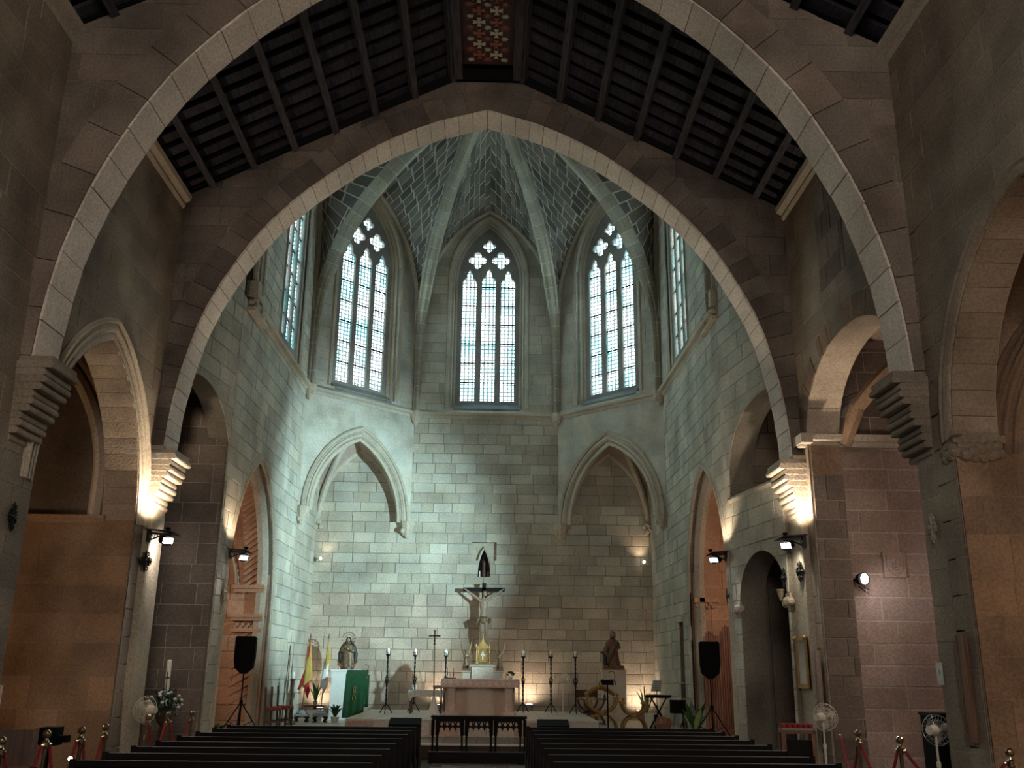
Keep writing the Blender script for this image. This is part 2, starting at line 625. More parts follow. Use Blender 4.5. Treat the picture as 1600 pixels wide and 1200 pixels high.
def voussoirs(parent, fr, line, th, d0, d1, n, mat, gap=0.012, name='voussoir', rough=0.0, seed=3):
    """line runs right to left over the apex; stones lie outside it"""
    rnd = random.Random(seed)
    m = 4
    fine = resample(line, n * m)
    outer = offset_line(fine, th)
    for k in range(n):
        i0, i1 = k * m, (k + 1) * m
        a, b = fine[i0:i1 + 1], outer[i0:i1 + 1]
        g = gap / max(1e-6, math.dist(fine[i0], fine[i1]))
        a = [(a[0][0] + (a[1][0] - a[0][0]) * g * m / 2, a[0][1] + (a[1][1] - a[0][1]) * g * m / 2)] + a[1:-1] + \
            [(a[-1][0] + (a[-2][0] - a[-1][0]) * g * m / 2, a[-1][1] + (a[-2][1] - a[-1][1]) * g * m / 2)]
        b = [(b[0][0] + (b[1][0] - b[0][0]) * g * m / 2, b[0][1] + (b[1][1] - b[0][1]) * g * m / 2)] + b[1:-1] + \
            [(b[-1][0] + (b[-2][0] - b[-1][0]) * g * m / 2, b[-1][1] + (b[-2][1] - b[-1][1]) * g * m / 2)]
        e = rnd.uniform(0, rough)
        dd = rnd.uniform(0, rough)
        a = [(p[0] + (q[0] - p[0]) * e / th, p[1] + (q[1] - p[1]) * e / th) for p, q in zip(a, b)]
        MB().prism(b + a[::-1], fr, d0, d1 - dd).build(name, mat, parent)


def sweep(b, line, fr, prof):
    """sweep a closed profile [(offset outward, depth towards room)] along a 2-D arch line"""
    offs = {}
    rings = []
    for o_, d in prof:
        if o_ not in offs:
            offs[o_] = offset_line(line, o_) if abs(o_) > 1e-9 else line
    for i in range(len(line)):
        rings.append([fr.p(*offs[o_][i], d) for o_, d in prof])
    n = len(prof)
    vs_ = [q for r in rings for q in r]
    fs = []
    for i in range(len(line) - 1):
        for k in range(n):
            k2 = (k + 1) % n
            fs.append((i * n + k, i * n + k2, (i + 1) * n + k2, (i + 1) * n + k))
    fs.append(tuple(range(n))[::-1]); fs.append(tuple((len(line) - 1) * n + k for k in range(n)))
    b.add(vs_, fs)
    return b


def roll_profile(w, d, o0=0.0):
    """a moulded order: fillet, hollow, roll, fillet"""
    return [(o0, -0.02), (o0, d * 0.35), (o0 + w * 0.15, d * 0.45), (o0 + w * 0.28, d * 0.9), (o0 + w * 0.45, d), (o0 + w * 0.6, d * 0.85),
            (o0 + w * 0.68, d * 0.45), (o0 + w * 0.85, d * 0.5), (o0 + w, d * 0.3), (o0 + w, -0.02)]

# ------------------------------------------------------------------ setting
NW = 6.15                       # nave half width
def FY(y):
    return Frame((0, y, 0), (1, 0, 0), (0, -1, 0))
def FXL(x):
    return Frame((x, 0, 0), (0, 1, 0), (1, 0, 0))
def FXR(x):
    return Frame((x, 0, 0), (0, 1, 0), (-1, 0, 0))
def FSEG(a, b, inside):
    a, b = Vector((*a, 0)), Vector((*b, 0))
    u = (b - a).normalized()
    n = Vector((-u.y, u.x, 0))
    if n.dot(Vector((*inside, 0)) - a) < 0:
        n = -n
    return Frame(a, u, n), (b - a).length
def rect(u0, u1, v0, v1):
    return [(u0, v0), (u1, v0), (u1, v1), (u0, v1)]
def run(b, fr, u0, u1, prof):
    """extrude a closed profile [(depth, height)] along u"""
    n = len(prof)
    vs_ = [fr.p(u0, v, d) for d, v in prof] + [fr.p(u1, v, d) for d, v in prof]
    fs = [tuple(range(n)), tuple(range(n, 2 * n))[::-1]] + [(i, n + i, n + (i + 1) % n, (i + 1) % n) for i in range(n)]
    return b.add(vs_, fs)

# floor -------------------------------------------------------------
fl = struct(MB().box(-NW - 6, NW + 6, -6, 32.5, -0.3, -0.012).build('floor', 'floor_joint'))
fz = 0
for iy in range(26):
    for ix in range(-2, 2):
        y = 7.0 + iy * 0.52
        if y > 20.2:
            continue
        x = ix * 0.42 + (0.21 if iy % 2 else 0)
        MB().box(x + 0.006, x + 0.414, y + 0.006, y + 0.514, -0.03, 0.0 - 0.002 * random.random()).build('slab', 'floor', fl)
rest = MB()
for iy in range(30):
    for ix in range(-18, 18):
        x, y = ix * 0.7, 0.0 + iy * 0.7
        if abs(x + 0.35) < 1.2 and y > 6.5:
            continue
        rest.box(x + 0.008, x + 0.692, y + 0.008, y + 0.692, -0.03, -0.004)
rest.build('slabs_of_aisles', 'floor', fl)['kind'] = 'stuff'
# presbytery floor, one step up, and the altar dais
PZ, DZ = 0.27, 0.62
pres = struct(MB().box(-8.6, 8.6, 20.75, 31.3, 0.0, PZ - 0.012).build('floor_presbytery', 'chancel_mortar'))
MB().box(-5.6, 5.6, 20.70, 21.05, PZ - 0.02, PZ).build('step_edge', 'marble', pres)
MB().box(-5.6, 5.6, 20.735, 20.76, 0.0, PZ - 0.03).build('riser', 'dark_marble', pres)
for iy in range(7):
    for ix in range(-8, 8):
        x, y = ix * 0.7, 21.06 + iy * 1.0
        MB().box(x + 0.006, x + 0.694, y + 0.006, y + 0.994, PZ - 0.02, PZ).build('tile', 'marble' if iy > 1 or abs(ix + 0.5) > 3.4 else 'dark_marble', pres)
MB().box(-5.5, 5.5, 28.06, 31.15, PZ - 0.02, PZ).build('tile', 'marble', pres)
dais = struct(MB().box(-3.05, 2.85, 23.42, 28.4, PZ, DZ - 0.05).build('floor_dais', 'chancel_mortar'))
for k in range(9):
    x0 = -3.1 + k * 0.66
    MB().box(x0 + 0.005, x0 + 0.655, 23.38, 28.45, DZ - 0.05, DZ).build('slab', 'marble', dais)
    MB().box(x0 + 0.005, x0 + 0.655, 23.40, 23.43, PZ, DZ - 0.055).build('riser', 'marble' if k % 3 else 'pink_marble', dais)

# back wall (flat lower wall behind the altar) -----------------------
AX0, AX1 = -5.55, 5.5
C_ = [(-5.6, 21.1), (-5.55, 28.15), (-2.45, 31.2), (2.45, 31.2), (5.5, 28.15), (5.55, 21.1)]
SZ = 10.05
fb = FY(31.2)
niche_h = rect(-0.38, 0.42, 5.15, 5.72)
niche_a = arch_poly(0.02, 0.2, 4.62, 5.15, 0.38)
wb = wall('wall_back', fb, rect(AX0 - 0.6, AX1 + 0.6, 0, SZ), [niche_a, rect(-0.38, 0.42, 5.15, 5.74)], 0.7, 'chancel_mortar')
masonry(wb, fb, rect(AX0, AX1, 0, 4.05), [], 0.335, 0.62, 'apse_low', seed=11, limit=130, jit=0.35)
masonry(wb, fb, rect(AX0, AX1, 4.05, SZ - 0.03), [niche_a, rect(-0.38, 0.42, 5.15, 5.74)], 0.33, 0.62, 'chancel', seed=12, limit=170, jit=0.35)
nb = wall('wall_niche', FY(31.36), rect(-0.5, 0.55, 4.5, 5.9), [niche_a], 0.4, 'moulding')
MB().box(-0.3, 0.35, 31.7, 31.8, 4.5, 5.7).build('back', 'iron', nb)
sweep(MB(), arch_line(0.02, 0.2, 4.7, 0.82), fb, [(0, -0.16), (0, -0.05), (0.05, -0.02), (0.08, -0.06), (0.08, -0.16)]).build('arch_moulding', 'moulding', nb)

# octagonal upper faces ----------------------------------------------
def window(fr, cu, idx):
    """three-light traceried window"""
    c = bpy.data.curves.new('tracery', 'CURVE')
    c.dimensions = '2D'; c.fill_mode = 'BOTH'; c.extrude = 0.06; c.bevel_depth = 0.022; c.bevel_resolution = 0

    def spl(pts):
        s = c.splines.new('POLY'); s.points.add(len(pts) - 1); s.use_cyclic_u = True
        for q, p in zip(s.points, pts):
            q.co = (p[0], p[1], 0, 1)

    def foil(cx, cz, R, n=4, a0=0.0):
        cc, r = R * 0.56, R * 0.44
        out = []
        for k in range(n):
            th = a0 + 2 * PI * k / n
            for j in range(-4, 5):
                t = th + j / 4 * PI * 0.66
                out.append((cx + cc * math.cos(th) + r * math.cos(t), cz + cc * math.sin(th) + r * math.sin(t)))
        return out

    def lancet(cx, zs, w=0.262):
        p = [(cx - w, 10.62), (cx + w, 10.62), (cx + w, zs)]
        p += [(cx + w * 0.97, zs + 0.10), (cx + w * 0.80, zs + 0.20), (cx + w * 0.5, zs + 0.235), (cx + w * 0.46, zs + 0.30), (cx + w * 0.44, zs + 0.38), (cx + w * 0.27, zs + 0.50), (cx, zs + 0.60)]
        left = [(2 * cx - x, z) for x, z in p[2:-1]][::-1]
        return p + left
    spl(arch_poly(0, 1.27, 10.40, 15.1, 2.30, 12))
    for cx, zs in ((-0.69, 14.98), (0, 15.04), (0.69, 14.98)):
        spl(lancet(cx, zs))
    spl(foil(-0.42, 15.93, 0.34)); spl(foil(0.42, 15.93, 0.34)); spl(foil(0, 16.49, 0.245))
    for sx in (-1, 1):
        spl([(sx * 0.93, 15.42), (sx * 0.86, 15.56), (sx * 0.82, 15.44)][::sx])
        spl([(sx * 0.36, 15.42), (sx * 0.40, 15.50), (sx * 0.32, 15.50)][::sx])
        spl([(sx * 0.35, 16.33), (sx * 0.42, 16.42), (sx * 0.32, 16.44)][::sx])
    co = bpy.data.objects.new('tracery_curve', c)
    COL.objects.link(co)
    dg = bpy.context.evaluated_depsgraph_get()
    me = bpy.data.meshes.new_from_object(co.evaluated_get(dg))
    bpy.data.objects.remove(co)
    me.name = 'tracery'
    me.materials.clear(); me.materials.append(M['tracery'])
    return me
TRACERY = window(None, 0, 0)
PANE, PANE_H, PANE_Q = [], [], []
def quad_mesh(name, w, h, mat):
    me = bpy.data.meshes.new(name)
    me.from_pydata([(-w / 2, 0.006, -h / 2), (w / 2, 0.006, -h / 2), (w / 2, 0.006, h / 2), (-w / 2, 0.006, h / 2),
                    (-w / 2, -0.006, -h / 2), (w / 2, -0.006, -h / 2), (w / 2, -0.006, h / 2), (-w / 2, -0.006, h / 2)], [],
                   [(3, 2, 1, 0), (4, 5, 6, 7), (0, 1, 5, 4), (1, 2, 6, 5), (2, 3, 7, 6), (3, 0, 4, 7)])
    me.materials.append(M[mat])
    return me
PANE_BODY = quad_mesh('pane', 0.60, 0.70, 'glass')
PANE_HEAD = quad_mesh('pane', 0.60, 0.78, 'glass')
PANE_FOIL = quad_mesh('pane', 0.70, 0.70, 'glass')
PANE_TOP = quad_mesh('pane', 0.50, 0.50, 'glass')
BAR = MB().box(-1.06, 1.06, -0.016, 0.016, -0.025, 0.025)
def place_window(fr, cu, idx, label, dep=0.36):
    rot = Matrix((fr.u if not fr.flip else -fr.u, -fr.n, fr.w)).transposed()   # local x along, y out, z up
    base = Matrix.Translation(fr.p(cu, 0, -dep)) @ rot.to_4x4()
    root = bpy.data.objects.new('window_%d' % idx, None)
    COL.objects.link(root); struct(root, label)
    root.matrix_world = base
    t = link_shared('tracery', TRACERY, root)
    t.matrix_local = Matrix.Rotation(PI / 2, 4, 'X')
    for cx in (-0.69, 0, 0.69):
        for k in range(6):
            link_shared('pane', PANE_BODY, root, (cx, 0.04, 10.6 + 0.717 * (k + 0.5)))
        link_shared('pane', PANE_HEAD, root, (cx, 0.04, 15.29))
    for cx, cz, me in ((-0.42, 15.93, PANE_FOIL), (0.42, 15.93, PANE_FOIL)):
        link_shared('pane', me, root, (cx, 0.055, cz))
    link_shared('pane', PANE_TOP, root, (0, 0.055, 16.52))
    for k in range(7):
        o = link_mesh('saddle_bar', BAR.v, BAR.f, 'iron', root); o.location = (0, 0.0, 10.6 + 0.717 * k)
    # moulded jambs and head
    b = MB()
    ln = [(cu + 1.30, 10.30)] + arch_line(cu, 1.30, 15.1, 2.35, 12) + [(cu - 1.30, 10.30)]
    sweep(b, ln, fr, [(-0.01, -0.15), (-0.01, 0.0), (0.05, 0.05), (0.12, 0.06), (0.16, 0.0), (0.16, -0.15)])
    ln2 = [(cu + 1.12, 10.30)] + arch_line(cu, 1.12, 15.1, 2.12, 12) + [(cu - 1.12, 10.30)]
    sweep(b, ln2, fr, [(-0.02, -dep - 0.06), (-0.02, -dep + 0.10), (0.04, -dep + 0.14), (0.09, -dep + 0.13), (0.12, -0.12), (0.19, -0.10), (0.19, -dep - 0.06)])
    m = b.build('jamb_moulding', 'moulding', root)
    m.matrix_parent_inverse = base.inverted()
    s = run(MB(), fr, cu - 1.15, cu + 1.15, [(-0.5, 10.55), (-0.33, 10.56), (0.02, 10.28), (0.02, 10.20), (-0.5, 10.20)]).build('sill', 'sill', root)
    s.matrix_parent_inverse = base.inverted()
    return root
def face_holes(cu):
    return [arch_poly(cu, 1.29, 10.30, 15.1, 2.34, 12)]
TOP = 18.8
segs = {}
faces_ = [('wall_chancel_left', C_[0], C_[1], 25.5 - 21.1, 3.4, 15.0, 3.3), ('wall_apse_left', C_[1], C_[2], None, 2.1, 13.8, 3.9), ('wall_apse_back', C_[2], C_[3], None, 2.35, 13.8, 3.95),
          ('wall_apse_right', C_[3], C_[4], None, 2.1, 13.8, 3.9), ('wall_chancel_right', C_[4], C_[5], 28.15 - 25.5, 3.4, 15.0, 3.3)]
wl = ['narrow leaded window high in the left chancel wall', 'three-light traceried window in the left slanting apse wall', 'central three-light traceried window above the altar wall',
      'three-light traceried window in the right slanting apse wall', 'narrow leaded window high in the right chancel wall']
for i, (nm, a, b_, cu, fa, fs_, fr_) in enumerate(faces_):
    fr, L = FSEG(a, b_, (0, 25))
    cu = L / 2 if cu is None else cu
    segs[nm] = (fr, L, cu)
    w = wall(nm, fr, rect(-0.05, L + 0.05, SZ, TOP), face_holes(cu), 0.7, 'chancel_mortar')
    masonry(w, fr, rect(0, L, SZ, TOP), face_holes(cu), 0.36, 0.72, 'chancel' if i in (0, 2, 4) else 'render', seed=20 + i, limit=200, gap=0.012 if i in (0, 2, 4) else 0.006, proud=0.014)
    place_window(fr, cu, i + 1, wl[i], 0.16 if i in (0, 4) else 0.36)
    # wall rib (formeret)
    ln = [(L / 2 + fa, 12.5)] + arch_line(L / 2, fa, fs_, fr_, 12) + [(L / 2 - fa, 12.5)]
    sweep(MB(), ln, fr, [(-0.10, -0.01), (-0.10, 0.05), (-0.04, 0.14), (0.04, 0.16), (0.10, 0.10), (0.2, 0.10), (0.2, -0.01)]).build('wall_rib', 'moulding', w)
    # string course
    s = struct(run(MB(), fr, -0.06, L + 0.06, [(-0.1, SZ - 0.14), (0.03, SZ - 0.14), (0.07, SZ - 0.06), (0.16, SZ - 0.03), (0.18, SZ + 0.04), (0.02, SZ + 0.16), (-0.1, SZ + 0.16)]).build('trim_%d' % (i + 1), 'moulding'))

# lower chancel walls -------------------------------------------------
fcl, Lcl, _ = segs['wall_chancel_left']
dl = arch_poly(23.5 - 21.1, 2.15, 0, 3.6, 3.1, 12)
w = wall('wall_left_presbytery', fcl, rect(-0.5, 10.15, 0, SZ), [dl], 0.8, 'chancel_mortar')
masonry(w, fcl, rect(-0.5, 7.05, 0, SZ), [dl], 0.36, 0.62, 'chancel', seed=31, limit=230)
masonry(w, fcl, rect(7.05, 10.1, 0, SZ), [], 0.36, 0.62, 'chancel', seed=32, limit=60)
ln = [(2.4 + 2.15, 0.3)] + arch_line(2.4, 2.15, 3.6, 3.1, 12) + [(2.4 - 2.15, 0.3)]
sweep(MB(), ln, fcl, roll_profile(0.22, 0.07)).build('door_moulding', 'moulding', w)
sweep(MB(), [(2.4 + 1.98, 0.3)] + arch_line(2.4, 1.98, 3.6, 2.9, 12) + [(2.4 - 1.98, 0.3)], fcl, [(0, -0.35), (0, -0.22), (0.08, -0.12), (0.18, -0.1), (0.18, -0.35)]).build('inner_order', 'moulding', w)
fcr, Lcr, _ = segs['wall_chancel_right']     # runs from y 28.15 down to 21.1
fR = FXR(5.52)
dr_ = arch_poly(23.25, 2.1, 0, 3.75, 2.9, 12)
w = wall('wall_right_presbytery', fR, rect(21.0, 31.2, 0, SZ), [dr_, rect(26.35, 26.95, 0, 3.05)], 0.8, 'chancel_mortar')
masonry(w, fR, rect(21.0, 28.15, 0, SZ), [dr_, rect(26.35, 26.95, 0, 3.05)], 0.36, 0.62, 'chancel', seed=33, limit=230)
masonry(w, fR, rect(28.15, 31.2, 0, SZ), [], 0.36, 0.62, 'chancel', seed=34, limit=60)
MB().box(5.9, 6.1, 26.2, 27.1, 0, 3.2).build('cupboard_back', 'chapel_pink', w)
MB().box(5.44, 5.6, 26.25, 27.05, 3.05, 3.2).build('lintel', 'chancel', w)
ln = [(23.25 + 2.1, 0.3)] + arch_line(23.25, 2.1, 3.75, 2.9, 12) + [(23.25 - 2.1, 0.3)]
sweep(MB(), ln, fR, roll_profile(0.22, 0.07)).build('door_moulding', 'moulding', w)
sweep(MB(), [(23.25 + 1.95, 0.3)] + arch_line(23.25, 1.95, 3.75, 2.72, 12) + [(23.25 - 1.95, 0.3)], fR, [(0, -0.35), (0, -0.22), (0.08, -0.12), (0.18, -0.1), (0.18, -0.35)]).build('inner_order', 'moulding', w)

# rosy side rooms behind the two pointed doorways
def side_room(sign, x, y0, y1, nm, carved):
    fr = FY(y1)
    u0, u1 = (x, x + 3.4) if sign > 0 else (x - 3.4, x)
    w = wall(nm, fr, rect(u0, u1, 0, 7.4), [], 0.3, 'chapel_mortar')
    masonry(w, fr, rect(u0, u1, 0, 7.4), [], 0.42, 0.8, 'orange_stone', seed=41 if sign > 0 else 42, limit=90)
    xb = x + sign * 3.4
    b = MB().box(min(xb, xb + sign * 0.2), max(xb, xb + sign * 0.2), y0, y1, 0, 7.4)
    b.box(min(x, xb), max(x, xb), y0, y1, 7.3, 7.5).box(min(x, xb), max(x, xb), y0 - 0.2, y0, 0, 7.4)
    b.build('shell', 'orange_stone', w)
    return w
wa = side_room(-1, -5.62, 21.15, 25.62, 'wall_left_sacristy', True)
# carved twisted arch order lining the left doorway
sweep(MB(), [(2.4 + 2.13, 3.6)] + arch_line(2.4, 2.13, 3.6, 3.07, 14) + [(2.4 - 2.13, 3.6)], fcl, [(-0.02, -0.78), (-0.02, -0.2), (0.01, -0.2), (0.01, -0.78)]).build('rosy_lining', 'orange_stone', wa)
_al = resample(arch_line(2.4, 2.08, 3.6, 3.02, 20)[20:][::-1][::-1] if False else arch_line(2.4, 2.08, 3.6, 3.02, 20)[:21], 24)
for k in range(18):
    (u0_, v0_), (u1_, v1_) = _al[k], _al[min(24, k + 2)]
    MB().bar(fcl.p(u0_, v0_, -0.72), fcl.p(u1_, v1_, -0.22), 0.075, 0.075).build('twisted_flute', 'orange_stone', wa)
for k in range(9):
    MB().bar((-6.45, 25.60, 0.6 + k * 0.22), (-5.85, 25.58, 0.95 + k * 0.22), 0.05, 0.05).build('chevron_band', 'orange_stone', wa)
for z, e in ((3.72, 0.10), (3.62, 0.05), (2.98, 0.10), (2.9, 0.06), (2.62, 0.04)):
    MB().box(-6.45 - e, -5.70, 25.50 - e, 25.7, z, z + 0.09).build('capital_fillet', 'orange_stone', wa)
cb = MB()
for k in range(12):
    cb.ball((-6.40 + 0.05 * k, 25.54, 2.75 + 0.06 * math.sin(k * 2.1)), 0.055, 7, 5)
cb.build('foliage_capital', 'orange_stone', wa)
sweep(MB(), arch_line(-7.3, 0.75, 3.6, 1.9, 8), FY(25.62), roll_profile(0.16, 0.12)).build('inner_rib', 'orange_stone', wa)
wr = side_room(1, 5.60, 21.45, 25.32, 'wall_right_organ_room', False)
cb = MB()
for k in range(9):
    cb.ball((5.66 + 0.06 * k, 25.26, 3.42 + 0.05 * math.sin(k * 2.3)), 0.06, 7, 5)
cb.box(5.6, 6.25, 25.2, 25.36, 3.5, 3.62)
sweep(MB(), [(23.25 + 2.08, 3.75)] + arch_line(23.25, 2.08, 3.75, 2.87, 14) + [(23.25 - 2.08, 3.75)], fR, [(-0.02, -0.78), (-0.02, -0.2), (0.01, -0.2), (0.01, -0.78)]).build('rosy_lining', 'orange_stone', wr)
cb.build('foliage_capital', 'orange_stone', wr)

# canted walls just behind the triumphal arch --------------------------
fal, Lal = FSEG((-5.93, 18.2), (-5.62, 20.6), (0, 19))
hl = hull([(-1.0, 0), (2.385, 0)] + [p for p in arch_line(0.75, 1.75, 5.9, 1.65, 12) if p[0] < 2.385] + [(2.385, 6.5)])
w = wall('wall_left_canted', fal, rect(0, Lal + 0.03, 0, 13.5), [hl], 0.45, 'chancel_mortar')
masonry(w, fal, rect(0, Lal, 0, 13.5), [hl], 0.4, 0.8, 'chancel', seed=51, limit=90)
frl = FY(20.555)
w = wall('wall_left_recess', frl, rect(-9.2, -5.66, 0, 7.8), [], 0.3, 'light_mortar')
masonry(w, frl, rect(-9.2, -5.66, 0, 7.8), [], 0.42, 0.72, 'chapel_dark', seed=52, limit=120, gap=0.013, proud=0.010)
MB().box(-9.4, -9.2, 18.2, 20.8, 0, 7.8).box(-9.2, -5.95, 18.1, 20.8, 7.6, 7.9).build('shell', 'chapel_dark', w)
far_, Lar = FSEG((5.93, 18.2), (5.52, 21.0), (0, 19))
hd = arch_poly(1.21, 1.14, 0, 3.15, 1.0, 12)
hr = clip_convex(arch_poly(0.6, 1.95, 5.45, 5.95, 1.45, 12), rect(-0.5, 3, 5.45, 9))
w = wall('wall_right_canted', far_, rect(0, Lar + 0.03, 0, 13.5), [hd, hr], 0.55, 'chancel_mortar')
masonry(w, far_, rect(0, Lar, 0, 13.5), [hd, hr], 0.37, 0.7, 'chancel', seed=53, limit=140, gap=0.012)
run(MB(), far_, 0.0, 2.62, [(-0.3, 5.36), (0.04, 5.36), (0.07, 5.42), (0.05, 5.47), (-0.3, 5.47)]).build('recess_sill', 'moulding', w)
for u in (0.02, 2.4):
    cb = MB()
    for k in range(6):
        cb.ball(far_.p(u - 0.05 + 0.04 * k, 3.06 + 0.03 * math.sin(k * 2.2), 0.0), 0.085, 8, 5)
    cb.box(*sorted((far_.p(u - 0.1, 0).x, far_.p(u + 0.16, 0).x)), *sorted((far_.p(u - 0.1, 0).y, far_.p(u + 0.16, 0).y)), 3.12, 3.22)
    cb.build('carved_impost', 'moulding', w)
# upper recess shell and the dark round-headed passage
rs = struct(MB().box(7.3, 7.5, 18.1, 21.3, 5.2, 7.8).box(5.9, 7.5, 18.1, 21.3, 7.5, 7.8).box(5.9, 7.5, 18.1, 21.3, 5.1, 5.44).build('wall_right_recess', 'chapel_dark'))
masonry(rs, FY(21.02), rect(5.58, 7.4, 5.44, 7.6), [], 0.4, 0.9, 'chapel_dark', seed=54, limit=30, proud=0.05)
MB().box(5.6, 7.5, 21.03, 21.2, 5.2, 7.8).build('side', 'chapel_mortar', rs)
ps = struct(MB().box(8.6, 8.8, 17.9, 21.6, 0, 4.6).box(6.3, 8.8, 17.9, 21.4, 4.4, 4.6).box(6.35, 8.8, 21.06, 21.3, 0, 4.5).build('wall_right_passage', 'chapel_dark'))

# triumphal arch (diaphragm wall) ---------------------------------------
ROOF0, ROOF1, RID = 10.92, 13.8, 0.74
PROF_T = [(5.92, 5.62), (5.88, 6.45), (5.73, 7.4), (5.40, 8.58), (4.70, 9.9), (4.02, 10.76), (3.3, 11.42), (2.36, 12.12), (1.2, 12.72), (0, 13.09)]
PROF_N = [(5.95, 5.75), (5.89, 6.65), (5.74, 7.55), (5.37, 8.70), (4.72, 9.98), (4.05, 10.84), (3.34, 11.55), (2.4, 12.27), (1.22, 12.88), (0, 13.26)]
gable = [(-6.4, 0), (6.4, 0), (6.4, ROOF0 - 0.12), (RID, ROOF1), (-RID, ROOF1), (-6.4, ROOF0 - 0.12)]
def diaphragm(nm, y, prof, th, ring, nv, bot, mat, mort, seed, bh, blen, lim, vrough, label):
    fr = FY(y)
    half = smooth_curve(prof, 20)
    line = [(p[0], p[1]) for p in half] + [(-p[0], p[1]) for p in half[:-1][::-1]]
    outer = offset_line(line, ring - 0.01)
    outer[20] = (0, outer[20][1])
    hole = hull([(6.02 if bot == 0 else 6.5, -1), (-6.02 if bot == 0 else -6.5, -1)] + [(max(-6.35, min(6.35, x)), z) for x, z in outer] + ([(6.02, 5.6), (-6.02, 5.6)] if bot == 0 else []))
    holeo = hull([(6.02, -1), (-6.02, -1)] + line) if bot == 0 else hole
    reg = clip_convex(gable, rect(-6.4, 6.4, bot, 20))
    w = wall(nm, fr, reg, [hole], th, mort, label)
    if bot == 0:
        # piers under the springing
        for s in (-1, 1):
            MB().box(*sorted((s * 6.02, s * 6.4)), y - 0.004, y + th, 0, 5.62).build('pier', 'moulding', w)
    masonry(w, fr, reg, [hole], bh, blen, mat, seed=seed, limit=lim, gap=0.012, proud=0.012)
    voussoirs(w, fr, line, 0.045, -th - 0.0, 0.006, nv, 'voussoir', gap=0.014, rough=vrough, seed=seed, name='soffit_stone')
    voussoirs(w, fr, offset_line(line, 0.05), ring - 0.05, -th - 0.0, 0.014, nv - nv // 4, mat, gap=0.014, rough=0.0, seed=seed)
    core = offset_line(line, 0.02)
    b = MB()
    sweep(b, core, fr, [(0, -th + 0.03), (0, -0.02), (ring - 0.03, -0.02), (ring - 0.03, -th + 0.03)])
    b.build('arch_core', 'arch_mortar', w)
    return w, fr, line
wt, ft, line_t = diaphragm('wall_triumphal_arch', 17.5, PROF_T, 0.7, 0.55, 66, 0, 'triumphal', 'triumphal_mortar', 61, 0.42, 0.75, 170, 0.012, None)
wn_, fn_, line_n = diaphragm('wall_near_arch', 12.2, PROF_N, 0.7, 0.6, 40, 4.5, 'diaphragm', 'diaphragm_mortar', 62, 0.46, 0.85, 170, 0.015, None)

# stepped corbels carrying the two arches
def stepped_corbel(nm, s, y0, y1, ztop, zbot, xin, xout, n, label, mat):
    root = struct(MB().box(*sorted((s * (xin + 0.05), s * 6.3)), y0 + 0.05, y1, ztop - 0.10, ztop).build(nm, mat), label)
    hs = (ztop - 0.08 - zbot) / n
    for k in range(n):
        f = (k + 0.0) / (n - 1)
        x = xin + (xout - xin) * f + (0.05 if k % 3 == 1 else 0.0)
        z1 = ztop - 0.08 - hs * k
        pr = [(0, 0), (0.012, hs * 0.06), (0.022, hs * 0.25), (0.022, hs * 0.55), (0.008, hs * 0.8), (0.0, hs * 0.9)]
        b = MB()
        sec = [(s * (x - d + 0.03), z1 - hs + h) for d, h in [(-0.02, 0.0)] + pr + [(-0.03, hs)]] + [(s * 6.3, z1), (s * 6.3, z1 - hs)]
        yy0 = y0 + 0.10 * f
        n_ = len(sec)
        b.add([(px, yy0, pz) for px, pz in sec] + [(px, y1, pz) for px, pz in sec],
              [tuple(range(n_)), tuple(range(n_, 2 * n_))[::-1]] + [(i, n_ + i, n_ + (i + 1) % n_, (i + 1) % n_) for i in range(n_)])
        b.build('corbel_course', mat, root)
    return root
for s, sd in ((-1, 'left'), (1, 'right')):
    stepped_corbel('corbel_stack_%s' % sd, s, 17.28, 18.2, 5.63, 4.58, 5.62, 5.98, 9, 'stepped stone corbel under the %s end of the triumphal arch' % sd, 'corbel')
    stepped_corbel('corbel_stack_near_%s' % sd, s, 12.14, 12.95, 5.75, 4.60, 5.64, 6.06, 11, 'stepped stone corbel under the %s end of the near arch' % sd, 'nave')
    # abacus band at the foot of the triumphal arch
    MB().box(*sorted((s * 5.9, s * 6.2)), 17.30, 17.52, 5.62, 5.70).build('abacus_band', 'corbel', wt)

# nave side walls --------------------------------------------------------
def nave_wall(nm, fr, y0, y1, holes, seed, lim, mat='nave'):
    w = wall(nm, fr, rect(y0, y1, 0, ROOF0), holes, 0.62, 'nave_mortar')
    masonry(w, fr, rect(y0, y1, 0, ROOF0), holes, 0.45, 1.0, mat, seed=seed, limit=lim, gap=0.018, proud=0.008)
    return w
fl_, fr__ = FXL(-NW), FXR(NW)
h_lc = arch_poly(15.1, 2.0, 0, 4.25, 2.72, 12)
h_rc = arch_poly(14.95, 2.2, 0, 6.0, 1.4, 12)
h_rn = arch_poly(9.42, 2.3, 0, 4.65, 2.55, 12)
wl1 = nave_wall('wall_left_nave', fl_, 12.2, 17.5, [h_lc], 71, 200)
wl2 = nave_wall('wall_left_near', fl_, -5.0, 12.2, [], 72, 120)
wr1 = nave_wall('wall_right_nave', fr__, 12.2, 17.5, [h_rc], 73, 200)
wr2 = nave_wall('wall_right_near', fr__, -5.0, 12.2, [h_rn], 74, 160)
masonry(wr1, FXR(NW - 0.008), rect(14.55, 15.75, 8.35, 10.35), [], 0.46, 0.62, 'triumphal', seed=75, limit=20, gap=0.03, proud=0.008, name='blocked_window_stone')
